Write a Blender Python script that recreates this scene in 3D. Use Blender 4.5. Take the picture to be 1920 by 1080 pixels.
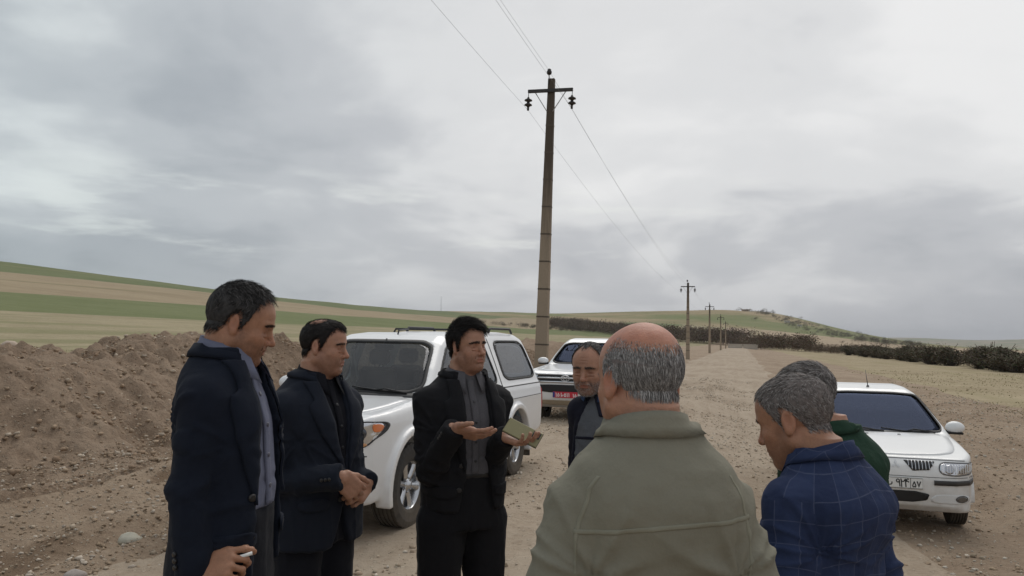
import bpy, math, random
import numpy as np
from mathutils import Vector, Matrix, Euler

# ------------------------------------------------------------------ scene, camera, light
C = bpy.context.scene
COL = C.collection
R = math.radians
for o in list(bpy.data.objects):
    bpy.data.objects.remove(o)

cam_d = bpy.data.cameras.new('camera')
cam = bpy.data.objects.new('camera', cam_d)
COL.objects.link(cam)
cam.location = (0, 0, 1.70)
cam.rotation_euler = (Matrix.Rotation(R(90 + 3.66), 4, 'X') @ Matrix.Rotation(R(1.0), 4, 'Z')).to_euler()
cam_d.sensor_width = 36
cam_d.lens = 1500 / 1920 * 36
cam_d.clip_start = 0.05
cam_d.clip_end = 30000
C.camera = cam

SUN_EL, SUN_AZ = 52, 14          # azimuth clockwise from +Y
world = bpy.data.worlds.new('World')
C.world = world
world.use_nodes = True

C.view_settings.view_transform = 'Standard'
C.view_settings.look = 'None'
C.view_settings.exposure = 0.27
C.view_settings.gamma = 1.0
C.view_settings.use_curve_mapping = False
try:
    C.cycles.max_bounces = 6
    C.cycles.diffuse_bounces = 3
    C.cycles.transparent_max_bounces = 12
    C.cycles.volume_bounces = 0
except Exception:
    pass

sun_d = bpy.data.lights.new('sun', 'SUN')
sun_d.energy = 1.0
sun_d.angle = R(42)
sun_d.color = (1.0, 0.95, 0.88)
sun = bpy.data.objects.new('sun', sun_d)
COL.objects.link(sun)
_d = Vector((math.sin(R(SUN_AZ)) * math.cos(R(SUN_EL)), math.cos(R(SUN_AZ)) * math.cos(R(SUN_EL)), math.sin(R(SUN_EL))))
sun.rotation_euler = (-_d).to_track_quat('-Z', 'Y').to_euler()


class NT:
    """small helper to write node trees"""
    def __init__(s, tree):
        s.t = tree
        tree.nodes.clear()

    def n(s, kind, **kw):
        nd = s.t.nodes.new(kind)
        for k, v in kw.items():
            setattr(nd, k, v)
        return nd

    def put(s, sock, v):
        if v is None:
            return
        if hasattr(v, 'is_output'):
            s.t.links.new(v, sock)
        else:
            if isinstance(v, (tuple, list)) and len(v) == 3 and sock.type == 'RGBA':
                v = (*v, 1)
            sock.default_value = v

    def math(s, op, a, b=None, c=None, clamp=False):
        nd = s.n('ShaderNodeMath', operation=op, use_clamp=clamp)
        s.put(nd.inputs[0], a)
        s.put(nd.inputs[1], b)
        s.put(nd.inputs[2], c)
        return nd.outputs[0]

    def vmath(s, op, a, b=None, out=0):
        nd = s.n('ShaderNodeVectorMath', operation=op)
        s.put(nd.inputs[0], a)
        if b is not None:
            s.put(nd.inputs[1], b)
        return nd.outputs[out]

    def dot(s, a, b):
        return s.vmath('DOT_PRODUCT', a, b, 'Value')

    def mix(s, f, a, b, blend='MIX'):
        nd = s.n('ShaderNodeMix', data_type='RGBA', blend_type=blend)
        s.put(nd.inputs[0], f)
        s.put(nd.inputs[6], a)
        s.put(nd.inputs[7], b)
        return nd.outputs[2]

    def noise(s, vec, scale, detail=4, rough=0.55, dist=0.0, out=0):
        nd = s.n('ShaderNodeTexNoise')
        if vec is not None:
            s.put(nd.inputs['Vector'], vec)
        nd.inputs['Scale'].default_value = scale
        nd.inputs['Detail'].default_value = detail
        nd.inputs['Roughness'].default_value = rough
        nd.inputs['Distortion'].default_value = dist
        return nd.outputs[out]

    def step(s, x, a, b):
        """smooth 0..1 as x runs a..b (a may exceed b)"""
        nd = s.n('ShaderNodeMapRange', interpolation_type='SMOOTHSTEP')
        s.put(nd.inputs[0], x)
        if a <= b:
            lo, hi, t0, t1 = a, b, 0.0, 1.0
        else:
            lo, hi, t0, t1 = b, a, 1.0, 0.0
        nd.inputs[1].default_value = lo
        nd.inputs[2].default_value = hi
        nd.inputs[3].default_value = t0
        nd.inputs[4].default_value = t1
        return nd.outputs[0]

    def comb(s, x, y, z):
        nd = s.n('ShaderNodeCombineXYZ')
        s.put(nd.inputs[0], x)
        s.put(nd.inputs[1], y)
        s.put(nd.inputs[2], z)
        return nd.outputs[0]

    def sep(s, v):
        nd = s.n('ShaderNodeSeparateXYZ')
        s.put(nd.inputs[0], v)
        return nd.outputs

    def scale(s, v, k):
        nd = s.n('ShaderNodeVectorMath', operation='MULTIPLY')
        s.put(nd.inputs[0], v)
        nd.inputs[1].default_value = k
        return nd.outputs[0]

    def attr(s, name, out='Color'):
        nd = s.n('ShaderNodeAttribute')
        nd.attribute_name = name
        return nd.outputs[out]

    def bump(s, h, strength, dist, normal=None):
        nd = s.n('ShaderNodeBump')
        s.put(nd.inputs['Height'], h)
        nd.inputs['Strength'].default_value = strength
        nd.inputs['Distance'].default_value = dist
        if normal is not None:
            s.put(nd.inputs['Normal'], normal)
        return nd.outputs[0]


def build_world():
    N = NT(world.node_tree)
    out = N.n('ShaderNodeOutputWorld')
    bg = N.n('ShaderNodeBackground')
    bg.inputs[1].default_value = 0.1
    sky = N.n('ShaderNodeTexSky', sky_type='NISHITA')
    sky.sun_disc = False
    sky.sun_elevation = R(SUN_EL)
    sky.sun_rotation = R(SUN_AZ)
    sky.dust_density = 3
    tc = N.n('ShaderNodeTexCoord')
    d = N.vmath('NORMALIZE', tc.outputs['Generated'])
    x, y, z = N.sep(d)
    zz = N.math('MAXIMUM', z, 0.0)
    # cloud sheet seen in perspective
    den = N.math('ADD', zz, 0.27)
    px = N.math('DIVIDE', x, den)
    py = N.math('DIVIDE', y, den)
    p = N.comb(px, py, 3.1)
    warp = N.noise(p, 0.9, 3, 0.5, out=1)
    p2 = N.vmath('ADD', p, N.scale(warp, (0.55, 0.55, 0.2)))
    big = N.noise(p2, 0.62, 5, 0.52)
    med = N.noise(p2, 1.45, 6, 0.52)
    fin = N.noise(p2, 3.6, 5, 0.55)
    f = N.math('ADD', N.math('MULTIPLY', big, 0.66), N.math('ADD', N.math('MULTIPLY', med, 0.40), N.math('MULTIPLY', fin, 0.10)))
    # thin cloud where the veiled sun stands: brighter, wide and soft
    sd = (_d.x, _d.y, _d.z)
    c1 = N.dot(d, sd)
    glow = N.step(c1, 0.55, 1.02)
    f = N.math('ADD', f, N.math('MULTIPLY', glow, 0.145))
    # thicker layer to the west (left) and towards the horizon
    west = N.step(x, 0.05, -0.75)
    low = N.step(z, 0.22, 0.0)
    f = N.math('SUBTRACT', f, N.math('MULTIPLY', west, 0.075))
    f = N.math('SUBTRACT', f, N.math('MULTIPLY', low, 0.03))
    ramp = N.n('ShaderNodeValToRGB')
    cr = ramp.color_ramp
    cr.interpolation = 'EASE'
    cr.elements[0].position = 0.40
    cr.elements[0].color = (2.8, 2.95, 3.2, 1)
    cr.elements[1].position = 0.73
    cr.elements[1].color = (7.1, 7.1, 7.08, 1)
    for pos, col in ((0.48, (3.55, 3.7, 3.95, 1)), (0.565, (4.5, 4.6, 4.8, 1)), (0.645, (6.1, 6.15, 6.2, 1))):
        e = cr.elements.new(pos)
        e.color = col
    N.put(ramp.inputs[0], f)
    # small bright gaps low over the horizon
    gx = N.noise(N.comb(N.math('MULTIPLY', x, 3.0), N.math('MULTIPLY', y, 1.2), N.math('MULTIPLY', z, 16.0)), 1.5, 5, 0.55)
    band = N.math('MULTIPLY', N.step(z, 0.06, 0.11), N.step(z, 0.24, 0.14))
    gap = N.math('MULTIPLY', N.step(gx, 0.56, 0.70), band)
    col = N.mix(N.math('MULTIPLY', gap, 0.65), ramp.outputs[0], (7.0, 7.1, 6.9))
    # even grey veil near the horizon, a little cooler in the west
    veil = N.math('MULTIPLY', N.step(z, 0.13, -0.02), 0.7)
    vcol = N.mix(west, (4.45, 4.5, 4.75), (4.7, 5.1, 5.2))
    col = N.mix(veil, col, vcol)
    tint = N.mix(west, (1, 1, 1), (0.90, 0.975, 0.985))
    col = N.mix(1.0, col, tint, 'MULTIPLY')
    col = N.mix(0.97, sky.outputs[0], col)
    N.put(bg.inputs[0], col)
    N.t.links.new(bg.outputs[0], out.inputs[0])


build_world()

# ------------------------------------------------------------------ materials
MATS = {}


def principled(name):
    m = bpy.data.materials.new(name)
    m.use_nodes = True
    N = NT(m.node_tree)
    out = N.n('ShaderNodeOutputMaterial')
    b = N.n('ShaderNodeBsdfPrincipled')
    N.t.links.new(b.outputs[0], out.inputs[0])
    return m, N, b, out


def mat(name, color, rough=0.6, metal=0.0, var=0.12, vscale=8.0, bump=0.0, bscale=40.0, bdist=0.004, coat=0.0,
        spec=0.5, dirt=None, attr=None, sheen=0.0, emit=None):
    if name in MATS:
        return MATS[name]
    m, N, b, out = principled(name)
    tc = N.n('ShaderNodeTexCoord').outputs['Object']
    base = color
    if attr:
        base = N.attr(attr)
        if color is not None:
            base = N.mix(1.0, base, color, 'MULTIPLY')
    if var:
        nz = N.noise(tc, vscale, 5, 0.6)
        k = N.math('MULTIPLY_ADD', nz, 2 * var, 1 - var)
        base = N.mix(1.0, base, N.comb(k, k, k), 'MULTIPLY')
    if dirt:
        dcol, zlo, zhi, amt = dirt          # road dust, thickest low on the body
        zz = N.sep(tc)[2]
        nz = N.noise(tc, 3.0, 6, 0.65)
        f = N.math('MULTIPLY', N.step(zz, zhi, zlo), N.step(nz, 0.25, 0.7))
        f = N.math('MULTIPLY', f, amt)
        f = N.math('ADD', f, N.math('MULTIPLY', N.step(N.noise(tc, 1.3, 5, 0.6), 0.5, 0.8), amt * 0.12), clamp=True)
        base = N.mix(f, base, dcol)
        N.put(b.inputs['Roughness'], N.math('ADD', rough, N.math('MULTIPLY', f, 0.5), clamp=True))
    else:
        b.inputs['Roughness'].default_value = rough
    N.put(b.inputs['Base Color'], base)
    b.inputs['Metallic'].default_value = metal
    b.inputs['Coat Weight'].default_value = coat
    b.inputs['Specular IOR Level'].default_value = spec
    if sheen:
        b.inputs['Sheen Weight'].default_value = sheen
        b.inputs['Sheen Roughness'].default_value = 0.6
    if bump:
        N.put(b.inputs['Normal'], N.bump(N.noise(tc, bscale, 5, 0.6), bump, bdist))
    MATS[name] = m
    return m


def cloth(name, color, weave=900.0, wrinkle=0.35, rough=0.92, grid=None, sheen=0.0, melange=0.0, stripe=None, wdist=0.012):
    """woven cloth: fine weave relief, soft creases"""
    if name in MATS:
        return MATS[name]
    m, N, b, out = principled(name)
    tc = N.n('ShaderNodeTexCoord').outputs['Object']
    nz = N.noise(tc, 7.0, 5, 0.6)
    k = N.math('MULTIPLY_ADD', nz, 0.22, 0.89)
    base = N.mix(1.0, color, N.comb(k, k, k), 'MULTIPLY')
    if melange:
        nf = N.noise(tc, 330.0, 2, 0.7)
        kk = N.math('MULTIPLY_ADD', nf, 2 * melange, 1 - melange)
        base = N.mix(1.0, base, N.comb(kk, kk, kk), 'MULTIPLY')
    if grid:
        col, su, sv, wd = grid
        uv = N.attr('cloth_uv', 'Vector')
        u, v, _ = N.sep(uv)
        wob = N.noise(uv, 30.0, 2, 0.5)
        lines = None
        for c, s, ww in ((u, su, wd), (v, sv, wd)):
            fr = N.math('FRACT', N.math('MULTIPLY', c, 1.0 / s))
            dd = N.math('ABSOLUTE', N.math('SUBTRACT', fr, 0.5))
            ln = N.step(dd, ww / s * 1.0, ww / s * 0.35)
            lines = ln if lines is None else N.math('MAXIMUM', lines, ln)
        lines = N.math('MULTIPLY', lines, N.math('MULTIPLY_ADD', wob, 0.9, 0.12), clamp=True)
        # broad, slightly darker woven bars
        fr = N.math('FRACT', N.math('MULTIPLY', u, 1.0 / (su * 2)))
        bar = N.math('MULTIPLY', N.step(N.math('ABSOLUTE', N.math('SUBTRACT', fr, 0.5)), 0.27, 0.23), 0.35)
        base = N.mix(bar, base, N.mix(1.0, base, (0.55, 0.55, 0.6), 'MULTIPLY'))
        base = N.mix(lines, base, col)
    if stripe:
        col, wdt, s = stripe
        uv = N.attr('cloth_uv', 'Vector')
        u = N.sep(uv)[0]
        fr = N.math('FRACT', N.math('MULTIPLY', u, 1.0 / s))
        ln = N.step(N.math('ABSOLUTE', N.math('SUBTRACT', fr, 0.5)), wdt / s, wdt / s * 0.4)
        base = N.mix(ln, base, col)
    N.put(b.inputs['Base Color'], base)
    b.inputs['Roughness'].default_value = rough
    b.inputs['Specular IOR Level'].default_value = 0.2
    if sheen:
        b.inputs['Sheen Weight'].default_value = sheen
        b.inputs['Sheen Roughness'].default_value = 0.5
    rn = N.n('ShaderNodeTexNoise', noise_type='RIDGED_MULTIFRACTAL')
    N.put(rn.inputs['Vector'], N.scale(tc, (1.0, 1.0, 0.6)))
    rn.inputs['Scale'].default_value = 6.5
    rn.inputs['Detail'].default_value = 3
    rn.inputs['Roughness'].default_value = 0.45
    rn.inputs['Distortion'].default_value = 0.5
    big = N.math('ADD', N.math('MULTIPLY', rn.outputs[0], 0.35), N.noise(tc, 22.0, 4, 0.55))
    n1 = N.bump(big, wrinkle, wdist)
    n2 = N.bump(N.noise(tc, weave, 2, 0.6), 0.25, 0.0008, n1)
    N.put(b.inputs['Normal'], n2)
    MATS[name] = m
    return m


def glass(name, tint=(0.30, 0.34, 0.36), refl=(0.9, 0.93, 1.0), dust=0.06):
    if name in MATS:
        return MATS[name]
    m = bpy.data.materials.new(name)
    m.use_nodes = True
    N = NT(m.node_tree)
    out = N.n('ShaderNodeOutputMaterial')
    tr = N.n('ShaderNodeBsdfTransparent')
    N.put(tr.inputs[0], tint)
    gl = N.n('ShaderNodeBsdfGlossy')
    gl.inputs['Roughness'].default_value = 0.02
    N.put(gl.inputs[0], refl)
    geo = N.n('ShaderNodeNewGeometry')
    cs = N.math('ABSOLUTE', N.dot(geo.outputs['Incoming'], geo.outputs['Normal']))
    fr = N.math('MULTIPLY_ADD', N.math('POWER', N.math('SUBTRACT', 1.0, cs, clamp=True), 5.0), 0.95, 0.05)
    mx = N.n('ShaderNodeMixShader')
    N.put(mx.inputs[0], fr)
    N.t.links.new(tr.outputs[0], mx.inputs[1])
    N.t.links.new(gl.outputs[0], mx.inputs[2])
    df = N.n('ShaderNodeBsdfDiffuse')
    N.put(df.inputs[0], (0.36, 0.33, 0.29))
    tc = N.n('ShaderNodeTexCoord').outputs['Object']
    m2 = N.n('ShaderNodeMixShader')
    N.put(m2.inputs[0], N.math('MULTIPLY', N.noise(tc, 4.0, 5, 0.6), dust * 2))
    N.t.links.new(mx.outputs[0], m2.inputs[1])
    N.t.links.new(df.outputs[0], m2.inputs[2])
    N.t.links.new(m2.outputs[0], out.inputs[0])
    MATS[name] = m
    return m


# ------------------------------------------------------------------ mesh helpers
def mesh_obj(name, V, F, material, parent=None, smooth=True, attrs=None, mats=None, fmat=None, cat=None, label=None, group=None, kind=None):
    me = bpy.data.meshes.new(name)
    V = np.asarray(V, dtype=np.float32)
    if isinstance(F, np.ndarray) and F.ndim == 2:
        nf, k = F.shape
        me.vertices.add(len(V))
        me.vertices.foreach_set('co', V.ravel())
        me.loops.add(nf * k)
        me.loops.foreach_set('vertex_index', F.astype(np.int32).ravel())
        me.polygons.add(nf)
        me.polygons.foreach_set('loop_start', np.arange(0, nf * k, k, dtype=np.int32))
        me.update(calc_edges=True)
    else:
        me.from_pydata([tuple(map(float, v)) for v in V], [], [tuple(int(i) for i in f) for f in F])
    if smooth:
        me.polygons.foreach_set('use_smooth', np.ones(len(me.polygons), dtype=bool))
    for m in ([material] if mats is None else mats):
        me.materials.append(m)
    if fmat is not None:
        me.polygons.foreach_set('material_index', np.asarray(fmat, dtype=np.int32))
    for an, arr in (attrs or {}).items():
        arr = np.asarray(arr, dtype=np.float32)
        if arr.shape[1] == 4:
            a = me.attributes.new(an, 'FLOAT_COLOR', 'POINT')
            a.data.foreach_set('color', arr.ravel())
        else:
            a = me.attributes.new(an, 'FLOAT_VECTOR', 'POINT')
            a.data.foreach_set('vector', arr.ravel())
    me.validate()
    o = bpy.data.objects.new(name, me)
    COL.objects.link(o)
    if parent is not None:
        o.parent = parent
    return tag(o, label, cat, group, kind)


def tag(o, label=None, cat=None, group=None, kind=None):
    if label:
        o['label'] = label
    if cat:
        o['category'] = cat
    if group:
        o['group'] = group
    if kind:
        o['kind'] = kind
    return o


def empty(name, loc, rz, label, cat, group=None):
    o = bpy.data.objects.new(name, None)
    COL.objects.link(o)
    o.location = loc
    o.rotation_euler = (0, 0, rz)
    o.empty_display_size = 0.3
    return tag(o, label, cat, group)


class MB:
    """collects simple solids into one mesh"""
    def __init__(s):
        s.V, s.F = [], []

    def add(s, V, F):
        n = len(s.V)
        s.V += [tuple(v) for v in V]
        s.F += [tuple(i + n for i in f) for f in F]
        return s

    def box(s, c, h, rot=None, bev=0.0):
        c = np.array(c, float)
        hx, hy, hz = h
        if bev > 0:
            b = min(bev, hx * .9, hy * .9, hz * .9)
            pts = []
            for sx in (-1, 1):
                for sy in (-1, 1):
                    for sz in (-1, 1):
                        pts.append((sx * (hx - b), sy * (hy - b), sz * hz))
                        pts.append((sx * (hx - b), sy * hy, sz * (hz - b)))
                        pts.append((sx * hx, sy * (hy - b), sz * (hz - b)))
            V = np.array(pts)
            idx = lambda sx, sy, sz, k: ((sx > 0) * 4 + (sy > 0) * 2 + (sz > 0)) * 3 + k
            F = []
            for sz in (-1, 1):
                q = [idx(-1, -1, sz, 0), idx(1, -1, sz, 0), idx(1, 1, sz, 0), idx(-1, 1, sz, 0)]
                F.append(q if sz > 0 else q[::-1])
            for sy in (-1, 1):
                q = [idx(-1, sy, -1, 1), idx(1, sy, -1, 1), idx(1, sy, 1, 1), idx(-1, sy, 1, 1)]
                F.append(q if sy < 0 else q[::-1])
            for sx in (-1, 1):
                q = [idx(sx, -1, -1, 2), idx(sx, 1, -1, 2), idx(sx, 1, 1, 2), idx(sx, -1, 1, 2)]
                F.append(q if sx > 0 else q[::-1])
            for sy in (-1, 1):
                for sz in (-1, 1):
                    F.append([idx(-1, sy, sz, 0), idx(1, sy, sz, 0), idx(1, sy, sz, 1), idx(-1, sy, sz, 1)])
            for sx in (-1, 1):
                for sz in (-1, 1):
                    F.append([idx(sx, -1, sz, 0), idx(sx, 1, sz, 0), idx(sx, 1, sz, 2), idx(sx, -1, sz, 2)])
            for sx in (-1, 1):
                for sy in (-1, 1):
                    F.append([idx(sx, sy, -1, 1), idx(sx, sy, 1, 1), idx(sx, sy, 1, 2), idx(sx, sy, -1, 2)])
            for sx in (-1, 1):
                for sy in (-1, 1):
                    for sz in (-1, 1):
                        F.append([idx(sx, sy, sz, 0), idx(sx, sy, sz, 1), idx(sx, sy, sz, 2)])
        else:
            V = np.array([(sx * hx, sy * hy, sz * hz) for sx in (-1, 1) for sy in (-1, 1) for sz in (-1, 1)], float)
            F = [(0, 1, 3, 2), (4, 6, 7, 5), (0, 4, 5, 1), (2, 3, 7, 6), (0, 2, 6, 4), (1, 5, 7, 3)]
        if rot is not None:
            V = V @ np.array(rot).T
        return s.add(V + c, F)

    def tube(s, pts, r, n=8, caps=True):
        pts = np.array(pts, float)
        m = len(pts)
        rr = np.broadcast_to(np.array(r, float), (m,))
        T = np.gradient(pts, axis=0)
        T /= np.linalg.norm(T, axis=1)[:, None] + 1e-12
        up = np.array([0, 0, 1.0]) if abs(T[0][2]) < 0.9 else np.array([1.0, 0, 0])
        V = []
        a = np.cross(up, T[0])
        a /= np.linalg.norm(a)
        for i in range(m):
            a = a - T[i] * (a @ T[i])
            a /= np.linalg.norm(a) + 1e-12
            b = np.cross(T[i], a)
            for k in range(n):
                t = 2 * math.pi * k / n
                V.append(pts[i] + rr[i] * (a * math.cos(t) + b * math.sin(t)))
        F = []
        for i in range(m - 1):
            for k in range(n):
                k2 = (k + 1) % n
                F.append((i * n + k, i * n + k2, (i + 1) * n + k2, (i + 1) * n + k))
        if caps:
            F.append(tuple(range(n))[::-1])
            F.append(tuple((m - 1) * n + k for k in range(n)))
        return s.add(V, F)

    def lathe(s, prof, n=32, axis='Z', c=(0, 0, 0)):
        """prof: list of (radius, height)"""
        V, F = [], []
        for k in range(n):
            t = 2 * math.pi * k / n
            for r, h in prof:
                p = (r * math.cos(t), r * math.sin(t), h)
                if axis == 'Y':
                    p = (p[0], p[2], p[1])
                elif axis == 'X':
                    p = (p[2], p[0], p[1])
                V.append((p[0] + c[0], p[1] + c[1], p[2] + c[2]))
        m = len(prof)
        for k in range(n):
            k2 = (k + 1) % n
            for i in range(m - 1):
                q = (k * m + i, k2 * m + i, k2 * m + i + 1, k * m + i + 1)
                F.append(q[::-1] if axis == 'Y' else q)
        return s.add(V, F)

    def build(s, name, material, parent=None, smooth=True, **kw):
        return mesh_obj(name, s.V, s.F, material, parent, smooth, **kw)


# value noise on points
_rng = np.random.RandomState(7)
_tab = _rng.rand(4096).astype(np.float32)


def vnoise(P, seed=0):
    P = np.asarray(P, float)
    i = np.floor(P).astype(np.int64)
    f = P - i
    f = f * f * (3 - 2 * f)

    def h(a, b, c):
        return _tab[((a * 73856093) ^ (b * 19349663) ^ (c * 83492791) ^ (seed * 2654435)) & 4095]
    r = 0
    for dx in (0, 1):
        wx = f[..., 0] if dx else 1 - f[..., 0]
        for dy in (0, 1):
            wy = f[..., 1] if dy else 1 - f[..., 1]
            for dz in (0, 1):
                wz = f[..., 2] if dz else 1 - f[..., 2]
                r = r + wx * wy * wz * h(i[..., 0] + dx, i[..., 1] + dy, i[..., 2] + dz)
    return r * 2 - 1


def fbm(P, oct=4, seed=0, gain=0.5):
    P = np.asarray(P, float)
    a, r = 1.0, 0
    for k in range(oct):
        r = r + a * vnoise(P * (2.03 ** k) + 17.3 * k, seed + k)
        a *= gain
    return r


# ------------------------------------------------------------------ distance-field sculpting
def smin(a, b, k):
    if k <= 0:
        return np.minimum(a, b)
    h = np.maximum(k - np.abs(a - b), 0) / k
    return np.minimum(a, b) - h * h * k * 0.25


def smax(a, b, k):
    return -smin(-a, -b, k)


class Prim:
    def __init__(s, fn, lo, hi):
        s.fn, s.lo, s.hi = fn, np.array(lo, float), np.array(hi, float)

    def xf(s, M, t):
        """move from a local frame: world = M @ p + t"""
        M = np.array(M, float)
        t = np.array(t, float)
        Mi = np.linalg.inv(M)
        cs = np.array([[(s.lo, s.hi)[i][0], (s.lo, s.hi)[j][1], (s.lo, s.hi)[k][2]] for i in (0, 1) for j in (0, 1) for k in (0, 1)])
        cs = cs @ M.T + t
        fn = s.fn

        def g(X, Y, Z):
            X = X - t[0]
            Y = Y - t[1]
            Z = Z - t[2]
            return fn(Mi[0, 0] * X + Mi[0, 1] * Y + Mi[0, 2] * Z, Mi[1, 0] * X + Mi[1, 1] * Y + Mi[1, 2] * Z, Mi[2, 0] * X + Mi[2, 1] * Y + Mi[2, 2] * Z)
        return Prim(g, cs.min(0), cs.max(0))


def ell(c, r):
    c = np.array(c, float)
    r = np.array(r, float)

    def fn(X, Y, Z):
        x, y, z = X - c[0], Y - c[1], Z - c[2]
        k0 = np.sqrt((x / r[0]) ** 2 + (y / r[1]) ** 2 + (z / r[2]) ** 2) + 1e-9
        k1 = np.sqrt((x / r[0] ** 2) ** 2 + (y / r[1] ** 2) ** 2 + (z / r[2] ** 2) ** 2) + 1e-9
        return k0 * (k0 - 1) / k1
    return Prim(fn, c - r, c + r)


def cap(a, b, ra, rb=None):
    a = np.array(a, float)
    b = np.array(b, float)
    rb = ra if rb is None else rb
    ba = b - a
    L2 = float(ba @ ba) + 1e-12

    def fn(X, Y, Z):
        x, y, z = X - a[0], Y - a[1], Z - a[2]
        h = np.clip((x * ba[0] + y * ba[1] + z * ba[2]) / L2, 0, 1)
        return np.sqrt((x - ba[0] * h) ** 2 + (y - ba[1] * h) ** 2 + (z - ba[2] * h) ** 2) - (ra + (rb - ra) * h)
    m = max(ra, rb)
    return Prim(fn, np.minimum(a, b) - m, np.maximum(a, b) + m)


def rbox(c, h, r):
    c = np.array(c, float)
    h = np.array(h, float)

    def fn(X, Y, Z):
        qx, qy, qz = np.abs(X - c[0]) - h[0] + r, np.abs(Y - c[1]) - h[1] + r, np.abs(Z - c[2]) - h[2] + r
        return np.sqrt(np.maximum(qx, 0) ** 2 + np.maximum(qy, 0) ** 2 + np.maximum(qz, 0) ** 2) + np.minimum(np.maximum(qx, np.maximum(qy, qz)), 0) - r
    return Prim(fn, c - h, c + h)


def loft(tab, n=2.4):
    """stack of superellipses: rows (z, cx, cy, rx, ry)"""
    T = np.array(tab, float)
    zs = T[:, 0]
    zf = np.linspace(zs[0], zs[-1], 200)
    # smooth the rows a little
    G = np.stack([np.interp(zf, zs, T[:, i]) for i in range(1, 5)], 1)
    ker = np.hanning(17)
    ker /= ker.sum()
    Gp = np.pad(G, ((8, 8), (0, 0)), 'edge')
    G = np.stack([np.convolve(Gp[:, i], ker, 'valid') for i in range(4)], 1)

    def fn(X, Y, Z):
        z = np.clip(Z, zs[0], zs[-1])
        cx, cy, rx, ry = (np.interp(z, zf, G[:, i]) for i in range(4))
        x, y = np.abs(X - cx) / rx, np.abs(Y - cy) / ry
        k = (x ** n + y ** n) ** (1 / n)
        d = (k - 1) * np.minimum(rx, ry)
        return np.maximum(d, np.maximum(zs[0] - Z, Z - zs[-1]))
    m = max((abs(T[:, 1]) + T[:, 3]).max(), 0)
    my = (abs(T[:, 2]) + T[:, 4]).max()
    p = Prim(fn, (-m, -my, zs[0]), (m, my, zs[-1]))
    return p


def axis(lo, hi, hc, fine=(), hf=None):
    """grid coordinates with finer steps inside the given ranges"""
    x = lo
    out = [lo]
    while x < hi:
        st = hc
        for a, b in fine:
            if a - hc <= x <= b:
                st = hf
        x += st
        out.append(x)
    return np.array(out)


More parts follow.
